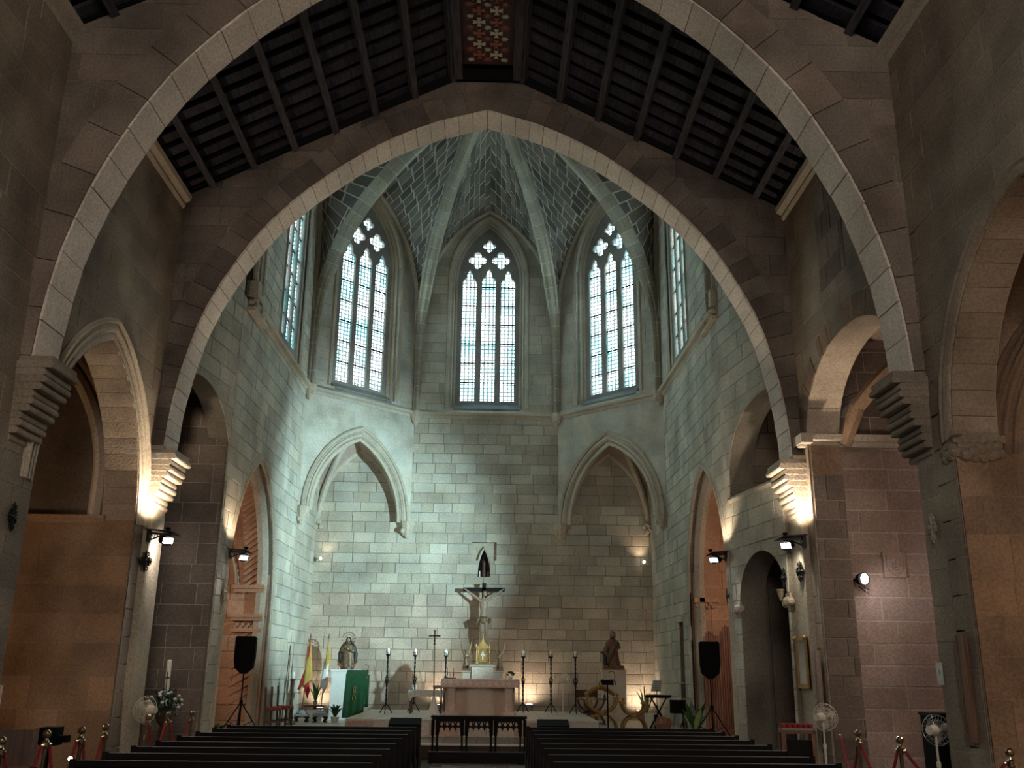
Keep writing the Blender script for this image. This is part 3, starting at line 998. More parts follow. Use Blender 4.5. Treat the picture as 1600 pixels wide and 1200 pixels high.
# mouldings of the chapel arches
b = MB()
for k, (o0, w_, d_) in enumerate(((0.0, 0.14, 0.02), (0.14, 0.16, 0.06), (0.30, 0.10, 0.09))):
    sweep(b, [(17.1, 4.2)] + arch_line(15.1, 2.0, 4.25, 2.72, 14) + [(13.1, 4.2)], fl_, roll_profile(w_, d_, o0))
b.build('arch_moulding', 'corbel', wl1)
voussoirs(wl1, fl_, arch_line(15.1, 1.98, 4.25, 2.70, 12), 0.05, -0.6, -0.02, 24, 'nave', gap=0.008)
voussoirs(wr1, fr__, arch_line(14.95, 2.2, 6.0, 1.4, 12), 0.42, -0.6, 0.02, 34, 'chapel', gap=0.012, rough=0.02)
b = MB()
sweep(b, [(11.72, 4.7)] + arch_line(9.42, 2.3, 4.65, 2.55, 14) + [(7.12, 4.7)], fr__, [(0.0, -0.05), (0.0, 0.02), (0.06, 0.05), (0.12, 0.03), (0.15, 0.06), (0.2, 0.02), (0.2, -0.05)])
b.build('arch_moulding', 'nave', wr2)
voussoirs(wr2, fr__, arch_line(9.42, 2.28, 4.65, 2.53, 12), 0.05, -0.6, -0.03, 22, 'nave', gap=0.008)
# carved capital of the near right arch
cb = MB()
for k in range(16):
    cb.ball((6.2 + 0.035 * k, 11.70 - 0.02 * (k % 3), 4.52 + 0.07 * math.sin(k * 1.9)), 0.085, 8, 5)
for k in range(8):
    cb.ball((6.16, 11.72 + 0.03 * k - 0.02, 4.52 + 0.07 * math.sin(k * 1.9)), 0.08, 8, 5)
cb.box(6.12, 6.8, 11.62, 11.76, 4.62, 4.72)
cb.build('carved_capital', 'nave', wr2)
# cornice under the roof
for i, (fr, y0, y1) in enumerate(((fl_, 12.9, 17.5), (fl_, -5, 12.2), (fr__, 12.9, 17.5), (fr__, -5, 12.2))):
    struct(run(MB(), fr, y0, y1, [(-0.1, 10.66), (0.02, 10.66), (0.06, 10.72), (0.05, 10.78), (0.15, 10.84), (0.17, 10.94), (-0.1, 10.94)]).build('trim_%d' % (6 + i), 'corbel'))

# chapels beside the nave -------------------------------------------------
fcl_ = FY(17.085)
w = wall('wall_left_chapel_lower', fcl_, rect(-10.4, -6.17, 0, 4.30), [], 0.2, 'chapel_mortar')
masonry(w, fcl_, rect(-10.4, -6.17, 0, 4.30), [], 0.52, 0.95, 'chapel', seed=87, limit=90, gap=0.006, proud=0.006)
run(MB(), fcl_, -10.4, -6.7, [(-0.1, 4.20), (0.02, 4.20), (0.07, 4.28), (0.07, 4.34), (-0.4, 4.34), (-0.4, 4.2)]).build('string_course', 'chapel', w)
fcw = FY(17.34)
h_n = arch_poly(-8.07, 1.0, 4.32, 5.0, 2.3, 10)
w = wall('wall_left_chapel', fcw, rect(-10.4, -6.15, 0, 8.0), [h_n], 0.16, 'chapel_mortar')
masonry(w, fcw, rect(-10.4, -6.15, 0, 8.0), [h_n], 0.5, 0.95, 'chapel', seed=81, limit=130, gap=0.008, proud=0.008)
run(MB(), fcw, -10.4, -6.7, [(-0.1, 4.18), (0.03, 4.18), (0.10, 4.28), (0.10, 4.34), (-0.1, 4.34)]).build('string_course', 'chapel', w)
sweep(MB(), [(-7.07, 4.34)] + arch_line(-8.07, 1.0, 5.0, 2.3, 10) + [(-9.07, 4.34)], fcw, [(-0.02, -0.1), (-0.02, 0.12), (0.05, 0.2), (0.12, 0.2), (0.2, 0.1), (0.2, -0.1)]).build('niche_rib', 'corbel', w)
sweep(MB(), [(-7.07, 4.34)] + arch_line(-8.07, 1.0, 5.0, 2.3, 10) + [(-9.07, 4.34)], fcw, [(0.25, -0.1), (0.25, 0.06), (0.33, 0.1), (0.42, 0.06), (0.42, -0.1)]).build('niche_rib', 'chapel', w)
MB().box(-10.4, -6.2, 17.46, 17.5, 4.2, 8.0).build('niche_back', 'chapel_dark', w)
MB().box(-10.6, -10.4, 12.4, 17.4, 0, 8.0).box(-10.6, -6.78, 12.3, 17.4, 7.6, 8.0).box(-10.6, -6.78, 12.3, 12.6, 0, 8).build('shell', 'chapel', w)
for x in (-7.0, -7.12):
    MB().tube([(x - 0.9, 12.9, 3.9), (x - 0.9, 12.9, 6.0)], 0.07, 8).build('shaft', 'chapel', w)
fcw = FY(17.44)
w = wall('wall_right_chapel', fcw, rect(6.15, 10.6, 0, 8.2), [], 0.06, 'light_mortar')
masonry(w, fcw, rect(6.66, 10.6, 0, 5.86), [], 0.40, 0.98, 'chapel_pink', seed=82, limit=110, gap=0.026, proud=0.01, jit=0.35)
masonry(w, fcw, rect(6.66, 10.6, 6.06, 8.2), [], 0.44, 1.0, 'chapel_dark', seed=83, limit=30, gap=0.02, proud=0.01)
masonry(w, FY(17.145), rect(6.19, 6.76, 0, 5.3), [], 0.34, 0.7, 'chapel_dark', seed=84, limit=30, gap=0.02, proud=0.02)
masonry(w, FY(17.145), rect(6.19, 6.76, 5.3, 5.86), [], 0.6, 0.9, 'chapel', seed=86, limit=30, gap=0.01, proud=0.02)
run(MB(), FY(17.2), 6.0, 10.6, [(-0.1, 5.84), (0.03, 5.84), (0.06, 5.92), (0.14, 5.96), (0.16, 6.06), (-0.1, 6.06)]).build('abacus_moulding', 'moulding', w)
MB().box(5.98, 6.2, 16.98, 17.5, 5.88, 6.06).build('abacus_return', 'moulding', w)
sweep(MB(), arch_line(8.2, 1.7, 6.06, 0.85, 10), FY(17.44), roll_profile(0.2, 0.14)).build('lunette_rib', 'chapel_dark', w)
MB().box(10.6, 10.8, 12.4, 17.5, 0, 8.2).box(6.78, 10.8, 12.3, 17.5, 7.9, 8.2).box(6.78, 10.8, 12.3, 12.6, 0, 8.2).build('shell', 'chapel_pink', w)
for (x1, y1, x0, y0) in ((6.85, 12.7, 10.4, 17.2), (6.85, 17.2, 10.4, 12.7)):
    pts = [(x1 + (x0 - x1) * t, y1 + (y0 - y1) * t, 5.9 + 1.75 * math.sin(PI * t) ** 0.6) for t in [i / 16 for i in range(17)]]
    MB().tube(pts, 0.15, 8).build('vault_rib', 'chapel', w)
fcl_ = FY(11.70)
w = wall('wall_right_near_chapel_lower', fcl_, rect(6.17, 11.0, 0, 4.50), [], 0.25, 'chapel_mortar')
masonry(w, fcl_, rect(6.17, 11.0, 0, 4.50), [], 0.5, 1.0, 'chapel', seed=88, limit=60, gap=0.006, proud=0.006)
fcw = FY(12.0)
w = wall('wall_right_near_chapel', fcw, rect(6.15, 11.0, 0, 8.2), [], 0.2, 'chapel_mortar')
masonry(w, fcw, rect(6.7, 11.0, 0, 8.2), [], 0.5, 1.0, 'chapel', seed=85, limit=70, gap=0.008, proud=0.008)
for k in range(3):
    sweep(MB(), arch_line(9.0, 2.2 - 0.16 * k, 4.3, 2.9 - 0.16 * k, 12), FY(11.98 - 0.0), roll_profile(0.15, 0.22 - 0.05 * k)).build('wall_rib', 'chapel', w)
MB().box(11.0, 11.2, 6.9, 12.1, 0, 8.2).box(6.78, 11.2, 6.9, 12.1, 7.8, 8.2).box(6.78, 11.2, 6.8, 7.0, 0, 8.2).build('shell', 'chapel', w)
# west end of the nave, behind the camera
fwst = Frame((0, -5.0, 0), (-1, 0, 0), (0, 1, 0))
hw_ = arch_poly(0, 1.5, 5.5, 9.2, 2.4, 10)
wall('wall_west', fwst, rect(-6.4, 6.4, 0, 14.2), [hw_], 0.4, 'nave')
ww = bpy.data.objects.new('window_6', None); COL.objects.link(ww); struct(ww, 'added tall west window lighting the nave from behind the viewer')  # unseen window added to light the nave from the west
for i in range(3):
    for j in range(6):
        x0, z0_ = -1.5 + i * 1.0, 5.5 + j * 1.0
        MB().box(x0 + 0.04, x0 + 0.96, -5.28, -5.26, z0_ + 0.03, z0_ + 0.97).build('pane', 'west_fill_glass', ww)
MB().box(-1.5, 1.5, -5.32, -5.29, 5.5, 11.6).build('lattice', 'iron', ww)

# slanting lower apse walls over the corner arches -------------------------
def corner_squinch(nm, a, b_, sgn, seed):
    fr, L = FSEG(a, b_, (0, 25))
    cu = L / 2
    hole = arch_poly(cu, 1.85, 6.0, 6.35, 2.62, 12)
    reg = rect(0, L, 6.2, SZ)
    w = wall(nm, fr, reg, [hole], 0.45, 'render')
    masonry(w, fr, reg, [hole], 0.38, 0.75, 'render', seed=seed, limit=80, gap=0.005, proud=0.006)
    b = MB()
    for k in range(3):
        sweep(b, arch_line(cu, 1.83 - 0.09 * k, 6.3, 2.6 - 0.09 * k, 12), fr, roll_profile(0.15, 0.06 - 0.12 * k + 0.02))
    sweep(b, arch_line(cu, 2.0, 6.3, 2.8, 12), fr, [(0, -0.02), (0, 0.05), (0.05, 0.09), (0.1, 0.05), (0.1, -0.02)])
    b.build('arch_moulding', 'moulding', w)
    # corbels at both ends
    for u in (0.12, L - 0.14):
        c = fr.p(u, 6.12, 0.04)
        cb = MB()
        for k in range(14):
            cb.ball(c + Vector((random.uniform(-0.16, 0.16), random.uniform(-0.12, 0.12), random.uniform(-0.14, 0.12))), 0.085, 7, 5)
        cb.lathe([(0.05, -0.3), (0.12, -0.16), (0.2, 0.02), (0.24, 0.16), (0.24, 0.22)], 8, c)
        cb.build('carved_corbel', 'moulding', w)
    # little vault behind
    sx = -1 if sgn < 0 else 1
    xw = AX0 if sgn < 0 else AX1
    corner = Vector((xw, 31.2, 6.3))
    mid = fr.p(cu, 8.95, -0.3)
    bx = abs(b_[0] if abs(b_[0]) < 3 else a[0])
    x_in, x_out = sx * 2.8, xw
    cxm = (x_in + x_out) / 2
    fby = FY(31.18)
    fline = arch_line(cxm, abs(x_out - x_in) / 2, 6.35, 2.4, 10)
    fline = fline if sx > 0 else fline[::-1]      # from the outer corner to the inner end
    fx = (FXL(xw + 0.02) if sgn < 0 else FXR(xw - 0.02))
    sline = arch_line(29.75, 1.4, 6.35, 2.4, 10)   # along y, from 31.15 down to 28.35
    dline = arch_line(cu, 1.83, 6.3, 2.6, 10)
    F3 = [fby.p(x, z, 0.0) for x, z in fline]
    S3 = [fx.p(y, z, 0.0) for y, z in sline]
    D3 = [fr.p(u, z, -0.25) for u, z in dline]
    if (D3[0] - F3[-1]).length > (D3[-1] - F3[-1]).length:
        D3 = D3[::-1]                                # D3[0] near the back-wall end
    R3 = [corner.lerp(mid, t) for t in [i / 10 for i in range(11)]]
    for i, p in enumerate(R3):
        t = i / 10
        p.z = 6.3 + (8.95 - 6.3) * math.sin(t * PI / 2) ** 0.8
    def patch(A, B):
        n = len(A)
        vs_, fs = [], []
        for i in range(n):
            for j in range(5):
                vs_.append(A[i].lerp(B[i], j / 4))
        for i in range(n - 1):
            for j in range(4):
                fs.append((i * 5 + j, i * 5 + j + 1, (i + 1) * 5 + j + 1, (i + 1) * 5 + j))
        return vs_, fs
    g = MB()
    h = 10
    g.add(*patch(F3[:11], R3)); g.add(*patch(F3[10:][::-1], D3[:11]))
    g.add(*patch(S3[:11], R3)); g.add(*patch(S3[10:][::-1], D3[10:][::-1]))
    g.build('squinch_web', 'chapel_pink', w)
    MB().tube(R3, 0.10, 8).build('squinch_rib', 'moulding', w)
    MB().tube(F3, 0.085, 8).build('squinch_rib', 'moulding', w)
    MB().tube(S3, 0.085, 8).build('squinch_rib', 'moulding', w)
    cb = MB()
    for k in range(8):
        cb.ball(corner + Vector((random.uniform(-0.1, 0.1) - sx * 0.1, -0.1 + random.uniform(-0.08, 0.08), random.uniform(-0.2, 0.08))), 0.08, 7, 5)
    cb.build('corner_corbel', 'moulding', w)
corner_squinch('wall_apse_squinch_left', C_[1], C_[2], -1, 91)
corner_squinch('wall_apse_squinch_right', C_[3], C_[4], 1, 92)
# small carved heads where the ribs land on the string course
for i, (x, y) in enumerate(C_[1:5]):
    d = (Vector((0, 25.7)) - Vector((x, y))).normalized() * 0.14
    cb = MB()
    cb.lathe([(0.03, -0.42), (0.12, -0.3), (0.16, -0.15), (0.2, -0.02), (0.2, 0.06)], 8, (x + d.x, y + d.y, SZ))
    for k in range(7):
        cb.ball((x + d.x + random.uniform(-.1, .1), y + d.y + random.uniform(-.1, .1), SZ - 0.15 + random.uniform(-.1, .1)), 0.07, 7, 5)
    struct(cb.build('trim_corbel_%d' % (i + 1), 'moulding'))
for s in (-1, 1):
    cb = MB()
    for k in range(22):
        cb.ball((s * 5.5 + random.uniform(-.06, .06), 21.0 + 0.05 * k, SZ - 0.02 + 0.1 * math.sin(k * 2.4)), 0.09, 7, 5)
    cb.box(*sorted((s * 5.40, s * 5.66)), 20.9, 22.2, SZ - 0.26, SZ - 0.16)
    cb.box(*sorted((s * 5.38, s * 5.66)), 20.9, 21.5, SZ + 0.1, SZ + 0.5)
    struct(cb.build('trim_frieze_%d' % (1 if s < 0 else 2), 'moulding'))
    for k in range(3):
        MB().tube([(s * (5.5 - 0.04 * k), 21.0 + 0.16 * k, SZ + 0.3), (s * (5.48 - 0.04 * k), 21.0 + 0.16 * k, 14), (s * 5.2, 21.3, 16.5)], 0.07, 8).build('shaft', 'moulding', bpy.data.objects['trim_frieze_%d' % (1 if s < 0 else 2)])

# ribbed apse vault --------------------------------------------------------
BOSS = Vector((0.0, 25.7, 19.2))
RZ = [(0, 10.1), (0.02, 11.6), (0.06, 12.6), (0.22, 13.4), (0.55, 14.25), (0.95, 15.1), (1.4, 15.8), (1.9, 16.4), (2.45, 16.95), (3.0, 17.42), (3.6, 17.88), (4.3, 18.35), (5.1, 18.82), (6.0, 19.15)]
def rib_curve(P, n):
    d = Vector((BOSS.x - P[0], BOSS.y - P[1], 0))
    L = d.length
    d.normalize()
    k = L / 6.0
    return [Vector(p) for p in smooth_curve([(P[0] + d.x * (r * k + 0.10 * (1 - r / 6)), P[1] + d.y * (r * k + 0.10 * (1 - r / 6)), z) for r, z in RZ], n)]
RIB_SEC = [(-0.20, -0.15), (0.20, -0.15), (0.20, 0.06), (0.13, 0.10), (0.12, 0.19), (0.06, 0.27), (-0.06, 0.27), (-0.12, 0.19), (-0.13, 0.10), (-0.20, 0.06)]
ceil = struct(MB().lathe([(0.1, 19.0), (0.5, 19.05), (0.6, 19.25), (0.55, 19.4)], 12, (0, 25.7, 0)).build('ceiling_apse', 'rib'))
def rib_segments(P, nseg):
    pts = rib_curve(P, nseg * 2)
    side = Vector((BOSS.x - P[0], BOSS.y - P[1], 0)).normalized().cross(Vector((0, 0, 1)))
    def ring(i, sc=1.0, sh=0.0):
        a, b = pts[max(i - 1, 0)], pts[min(i + 1, len(pts) - 1)]
        t = (b - a).normalized()
        nrm = side.cross(t)
        if nrm.z > 0 or (abs(nrm.z) < 0.05 and nrm.dot(BOSS - pts[i]) < 0):
            nrm = -nrm
        k = 0.55 + 0.45 * min(1, max(0, (pts[i].z - 11.5) / 3.0))
        return [pts[i] + t * sh + side * (x * sc * k) + nrm * (y * sc * k) for x, y in RIB_SEC]
    n = len(RIB_SEC)
    for sgm in range(nseg):
        i0 = sgm * 2
        vs_ = ring(i0, 1, 0.007) + ring(i0 + 1) + ring(i0 + 2, 1, -0.007)
        fs = [tuple(range(n))[::-1], tuple(range(2 * n, 3 * n))]
        for r in range(2):
            fs += [(r * n + k, r * n + (k + 1) % n, (r + 1) * n + (k + 1) % n, (r + 1) * n + k) for k in range(n)]
        link_mesh('rib_stone', vs_, fs, 'rib', ceil)
    vs_ = []
    for i in range(len(pts)):
        vs_ += ring(i, 0.965)
    fs = [(r * n + k, r * n + (k + 1) % n, (r + 1) * n + (k + 1) % n, (r + 1) * n + k) for r in range(len(pts) - 1) for k in range(n)]
    link_mesh('rib_core', vs_, fs, 'rib_mortar', ceil)
for P in C_:
    rib_segments(P, 26)
def severy(idx, A, B, fa, fs_, rise, ns, lim):
    fr, L = FSEG(A, B, (0, 25))
    head = [fr.p(u, z, 0.08) for u, z in arch_line(L / 2, fa, fs_, rise, 24)]      # from B side over the apex to A side
    web = MB()
    items = []
    rnd = random.Random(100 + idx)
    inside = Vector((0, 26, 13))
    for P, hl_ in ((B, head[:25]), (A, head[24:][::-1])):
        rc = [p for p in rib_curve(P, 80) if p.z > 13.3]
        W = [Vector(p) for p in resample([tuple(p) for p in hl_], ns)]
        Rr = [Vector(p) for p in resample([tuple(p) for p in rc], ns)]
        def S(i, u):
            return W[i].lerp(Rr[i], u)
        for i in range(ns):
            l = (W[i] - Rr[i]).length * 0.5 + (W[i + 1] - Rr[i + 1]).length * 0.5
            web.add([S(i, 0), S(i, 1), S(i + 1, 1), S(i + 1, 0)], [(0, 1, 2, 3)])
            nb_ = max(1, round(l / 0.62))
            cuts = [0.0]
            off = rnd.uniform(0.3, 1.0)
            for j in range(nb_):
                cuts.append(min(1.0, (j + off + rnd.uniform(-0.12, 0.12)) / nb_))
            cuts.append(1.0)
            for j in range(len(cuts) - 1):
                u0, u1 = cuts[j], cuts[j + 1]
                if (u1 - u0) * l < 0.10:
                    continue
                q = [S(i, u0), S(i, u1), S(i + 1, u1), S(i + 1, u0)]
                cc = sum(q, Vector()) / 4
                g = 0.040
                q2 = []
                for p in q:
                    v = cc - p
                    q2.append(p + v * min(0.3, g / max(v.length, 0.05) * 1.1))
                nm_ = (q[1] - q[0]).cross(q[3] - q[0])
                if nm_.length < 1e-6:
                    continue
                nm_.normalize()
                if nm_.dot(inside - cc) < 0:
                    nm_ = -nm_
                ar = (q2[1] - q2[0]).cross(q2[3] - q2[0]).length
                items.append((seen_size(cc, ar), q2, nm_))
    o = struct(web.build('ceiling_severy_%d' % idx, 'web_mortar'))
    items.sort(key=lambda t: -t[0])
    rest = MB(); nr = 0
    for k, (s_, q, nn) in enumerate(items):
        d = nn * rnd.uniform(0.012, 0.032)
        vs_ = [p - nn * 0.01 for p in q] + [p + d for p in q]
        fs = [(3, 2, 1, 0), (4, 5, 6, 7), (0, 1, 5, 4), (1, 2, 6, 5), (2, 3, 7, 6), (3, 0, 4, 7)]
        if k < lim and s_ > 0:
            link_mesh('brick', vs_, fs, 'web', o)
        else:
            rest.add(vs_, fs); nr += 1
    if nr:
        rest.build('bricks_out_of_view', 'web', o)['kind'] = 'stuff'
severy(1, C_[0], C_[1], 3.4, 15.0, 3.3, 19, 200)
severy(2, C_[1], C_[2], 2.1, 13.8, 3.9, 20, 260)
severy(3, C_[2], C_[3], 2.35, 13.8, 3.95, 20, 280)
severy(4, C_[3], C_[4], 2.1, 13.8, 3.9, 20, 260)
severy(5, C_[4], C_[5], 3.4, 15.0, 3.3, 19, 200)
fw_ = [Vector(p) for p in resample([(x, 18.3, z) for x, z in [(5.9, 13.3)] + arch_line(0, 5.9, 13.4, 5.7, 16) + [(-5.9, 13.3)]], 40)]
rk = [Vector(p) for p in resample([tuple(p) for p in rib_curve(C_[5], 60) if p.z > 13.3] , 20)]
rj = [Vector(p) for p in resample([tuple(p) for p in rib_curve(C_[0], 60) if p.z > 13.3] , 20)][::-1]
rr = rk + rj[1:]
gw = MB()
for i in range(40):
    gw.add([fw_[i], rr[i], rr[i + 1], fw_[i + 1]], [(0, 1, 2, 3)])
struct(gw.build('ceiling_severy_6', 'web'))
# bay between the triumphal arch and the apse: plain high vault closing the chancel
struct(MB().box(-7, 7, 17.8, 32.2, 19.6, 19.9).box(-6.6, -5.95, 17.8, 21.2, 10, 19.7).box(5.95, 6.6, 17.8, 21.2, 10, 19.7).box(-6.6, 6.6, 17.9, 18.1, 13.3, 19.7).build('ceiling_apse_roof', 'web'))

# timber roof of the nave ---------------------------------------------------
def roof_bay(idx, y0, y1):
    sl = [( -6.45, ROOF0 - 0.02), (-RID, ROOF1 + 0.12)]
    t = 0.35
    b = MB()
    for s in (-1, 1):
        a, c = Vector((s * 6.45, 0, ROOF0 + 0.16)), Vector((s * RID, 0, ROOF1 + 0.28))
        b.add([(a.x, y0, a.z), (c.x, y0, c.z), (c.x, y0, c.z + 0.2), (a.x, y0, a.z + 0.2), (a.x, y1, a.z), (c.x, y1, c.z), (c.x, y1, c.z + 0.2), (a.x, y1, a.z + 0.2)],
              [(0, 1, 2, 3), (7, 6, 5, 4), (0, 4, 5, 1), (1, 5, 6, 2), (2, 6, 7, 3), (3, 7, 4, 0)])
    b.box(-RID - 0.05, RID + 0.05, y0, y1, ROOF1 + 0.24, ROOF1 + 0.4)
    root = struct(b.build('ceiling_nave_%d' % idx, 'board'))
    n = int((y1 - y0) / 0.40)
    for s in (-1, 1):
        d = Vector((s * (RID - 6.2), 0, ROOF1 - ROOF0 + 0.08)).normalized()
        nrm = Vector((-s * d.z * s * s, 0, 0))
        a = Vector((s * 6.2, 0, ROOF0 + 0.02)); c = Vector((s * RID, 0, ROOF1 + 0.10))
        up = Vector((0, 1, 0)).cross(d) * (1 if (Vector((0, 1, 0)).cross(d)).z > 0 else -1)
        for k in range(n):
            y = y0 + 0.2 + k * (y1 - y0 - 0.3) / max(1, n - 1)
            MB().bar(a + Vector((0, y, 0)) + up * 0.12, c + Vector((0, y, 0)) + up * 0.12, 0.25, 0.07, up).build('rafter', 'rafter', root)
        for k in range(7):
            f = (k + 0.72) / 6.75
            p = a.lerp(c, min(1, f))
            pur = MB().bar(p + Vector((0, y0 + 0.0, 0)) - up * 0.03, p + Vector((0, y1 - 0.0, 0)) - up * 0.03, 0.13, 0.18, up).build('purlin', 'beam', root)
    MB().box(-RID, RID, y1 - 0.30, y1 - 0.02, ROOF1 + 0.0, ROOF1 + 0.14).build('tie_board', 'board', root)
    for s in (-1, 1):
        for yy in (y1 + 0.05, y0 - 0.05):
            MB().bar((s * 6.5, yy, ROOF0 + 0.10), (s * (RID - 0.1), yy, ROOF1 + 0.22), 0.22, 0.34, (0, 0, 1)).build('rake_board', 'board', root)
    for yy in (y1 + 0.05, y0 - 0.05):
        MB().box(-RID, RID, yy - 0.12, yy + 0.12, ROOF1 - 0.0, ROOF1 + 0.3).build('rake_board', 'board', root)
    return root
rf1 = roof_bay(1, 12.9, 17.5)
rf2 = roof_bay(2, 3.0, 12.2)
struct(MB().box(-7, 7, -5.3, 3.0, 13.5, 13.8).build('ceiling_west', 'board'))
# painted ridge panel with crosses and stars
M['panel_red'] = plain('dark_red_panel', (0.045, 0.016, 0.014), 0.6, noise=0.4, scale=5)
M['cream_paint'] = plain('cream_paint', (0.50, 0.44, 0.34), 0.6)
M['orange_paint'] = plain('orange_paint', (0.28, 0.10, 0.05), 0.6)
M['grey_paint'] = plain('grey_paint', (0.40, 0.39, 0.33), 0.6)
M['maroon'] = plain('maroon_paint', (0.20, 0.07, 0.06), 0.6, noise=0.3)
pan = MB().box(-0.53, 0.53, 12.9, 16.95, ROOF1 + 0.06, ROOF1 + 0.12).build('painted_panel', 'panel_red', rf1)
def poly_plate(polys, th=0.03):
    b = MB()
    for p in polys:
        n = len(p)
        b.add([(x, y, 0) for x, y in p] + [(x, y, -th) for x, y in p], [tuple(range(n)), tuple(range(n, 2 * n))[::-1]] + [(i, n + i, n + (i + 1) % n, (i + 1) % n) for i in range(n)])
    return b
def cross_polys(R):
    out = []
    for k in range(4):
        a = k * PI / 2
        pts = [(0.008, -0.008), (R, -R * 0.36), (R * 0.86, 0), (R, R * 0.36), (0.008, 0.008)]
        out.append([(x * math.cos(a) - y * math.sin(a), x * math.sin(a) + y * math.cos(a)) for x, y in pts])
    return out
def star_poly(R, n=8):
    return [[((R if k % 2 == 0 else R * 0.36) * math.cos(PI * k / n), (R if k % 2 == 0 else R * 0.36) * math.sin(PI * k / n)) for k in range(2 * n)]]
CR, STAR = poly_plate(cross_polys(0.125)), poly_plate(star_poly(0.07))
RING = poly_plate(star_poly(0.12, 8), 0.015)
proto = {}
for iy in range(12):
    for ix in range(-1, 3):
        x = (ix - 0.5) * 0.34 + (0.0)
        y = 13.2 + iy * 0.34
        if abs(x) > 0.40 or y > 16.8:
            continue
        key = ('cross_cream', 'cream_paint') if (ix + iy) % 2 else ('cross_orange', 'orange_paint')
        if key[0] not in proto:
            proto[key[0]] = CR.build('cross_motif', key[1], rf1); o = proto[key[0]]
        else:
            o = link_shared('cross_motif', proto[key[0]].data, rf1)
        o.location = (x, y, ROOF1 + 0.055)
for iy in range(12):
    for ix in range(-1, 2):
        x, y = ix * 0.34, 13.37 + iy * 0.34
        if y > 16.8:
            continue
        key = 'star_g' if (ix + iy) % 2 else 'star_m'
        if key not in proto:
            proto[key] = (STAR if key == 'star_g' else RING).build('star_motif', 'grey_paint' if key == 'star_g' else 'maroon', rf1); o = proto[key]
        else:
            o = link_shared('star_motif', proto[key].data, rf1)
        o.location = (x, y, ROOF1 + 0.055)
for s in (-1, 1):
    MB().box(*sorted((s * 0.53, s * 0.70)), 12.9, 17.3, ROOF1 - 0.08, ROOF1 + 0.14).build('ridge_beam', 'beam', rf1)

# ------------------------------------------------------------------ furnishing materials
M['pew'] = wood('dark_pew_wood', (0.0055, 0.0036, 0.0034), 0.55, axis=0, spec=0.14)
M['walnut'] = wood('walnut_wood', (0.085, 0.040, 0.024), 0.45, axis=2)
M['brown_wood'] = wood('brown_wood', (0.16, 0.080, 0.045), 0.5, axis=2)
M['pipe_wood'] = wood('reddish_slat_wood', (0.20, 0.105, 0.080), 0.5, axis=2)
M['black'] = plain('black_plastic', (0.0035, 0.0035, 0.004), 0.85, noise=0.1, spec=0.12)
M['steel'] = plain('brushed_steel', (0.45, 0.45, 0.46), 0.3, 0.9)
M['brass'] = plain('polished_brass', (0.42, 0.33, 0.22), 0.25, 1.0, noise=0.1)
M['gold'] = plain('gilded_wood', (0.30, 0.175, 0.055), 0.45, 0.35, noise=0.35, scale=25)
M['old_gold'] = plain('old_gilding', (0.20, 0.12, 0.045), 0.5, 0.3, noise=0.4, scale=30)
M['red_rope'] = plain('red_velvet_rope', (0.26, 0.020, 0.030), 0.8, noise=0.3, scale=60)
M['red_cloth'] = plain('red_velvet', (0.30, 0.025, 0.030), 0.85, noise=0.25, scale=20)
M['green_cloth'] = plain('green_liturgical_cloth', (0.004, 0.055, 0.017), 0.75, noise=0.2, scale=8)
M['white_cloth'] = plain('white_linen', (0.72, 0.70, 0.66), 0.8, noise=0.08)
M['lace'] = plain('white_lace', (0.62, 0.60, 0.56), 0.85, noise=0.35, scale=45)
M['rose_cloth'] = plain('rose_embroidery', (0.66, 0.47, 0.42), 0.8, noise=0.35, scale=40)
M['white_paint'] = plain('white_painted_panel', (0.66, 0.66, 0.64), 0.6, noise=0.05)
M['white_plastic'] = plain('cream_plastic', (0.62, 0.58, 0.48), 0.4, noise=0.05)
M['pot_grey'] = plain('grey_ceramic', (0.30, 0.32, 0.34), 0.4)
M['leaf'] = plain('green_leaf', (0.045, 0.12, 0.035), 0.5, noise=0.4, scale=10)
M['dark_leaf'] = plain('dark_green_leaf', (0.016, 0.060, 0.020), 0.4, noise=0.4, scale=8)
M['pale_leaf'] = plain('pale_green_leaf', (0.22, 0.30, 0.14), 0.5, noise=0.3)
M['flesh'] = plain('painted_flesh', (0.26, 0.18, 0.125), 0.5, noise=0.15)
M['robe_brown'] = plain('painted_brown_robe', (0.17, 0.085, 0.045), 0.55, noise=0.45, scale=9)
M['robe_gold'] = plain('estofado_gold_robe', (0.14, 0.088, 0.048), 0.5, 0.2, noise=0.5, scale=14)
M['robe_blue'] = plain('dark_blue_mantle', (0.022, 0.024, 0.030), 0.55, noise=0.4, scale=9)
M['robe_red'] = plain('painted_dull_red_tunic', (0.16, 0.060, 0.045), 0.55, noise=0.35, scale=9)
M['silver'] = plain('old_silver', (0.50, 0.49, 0.46), 0.35, 0.9)
M['dark_feather'] = plain('dark_feather', (0.03, 0.028, 0.026), 0.6)
M['flag_red'] = plain('flag_red', (0.36, 0.020, 0.025), 0.8)
M['flag_yellow'] = plain('flag_yellow', (0.42, 0.29, 0.07), 0.8)
M['flag_white'] = plain('flag_white', (0.66, 0.68, 0.68), 0.8)
M['wax'] = plain('candle_wax', (0.80, 0.76, 0.66), 0.5, noise=0.03)
M['glass_globe'] = plain('frosted_globe', (0.80, 0.80, 0.78), 0.25, noise=0.03)
M['paper'] = plain('printed_paper', (0.55, 0.58, 0.54), 0.7, noise=0.1, scale=40)
M['mirror_glass'] = plain('glazed_picture', (0.26, 0.29, 0.29), 0.12, noise=0.25, scale=2, spec=0.8)
M['led'] = emit('led_face', (0.95, 0.97, 1.0), 14.0)
M['led_warm'] = emit('warm_lamp_face', (1.0, 0.88, 0.70), 12.0)
M['terracotta'] = plain('terracotta', (0.35, 0.16, 0.09), 0.8)
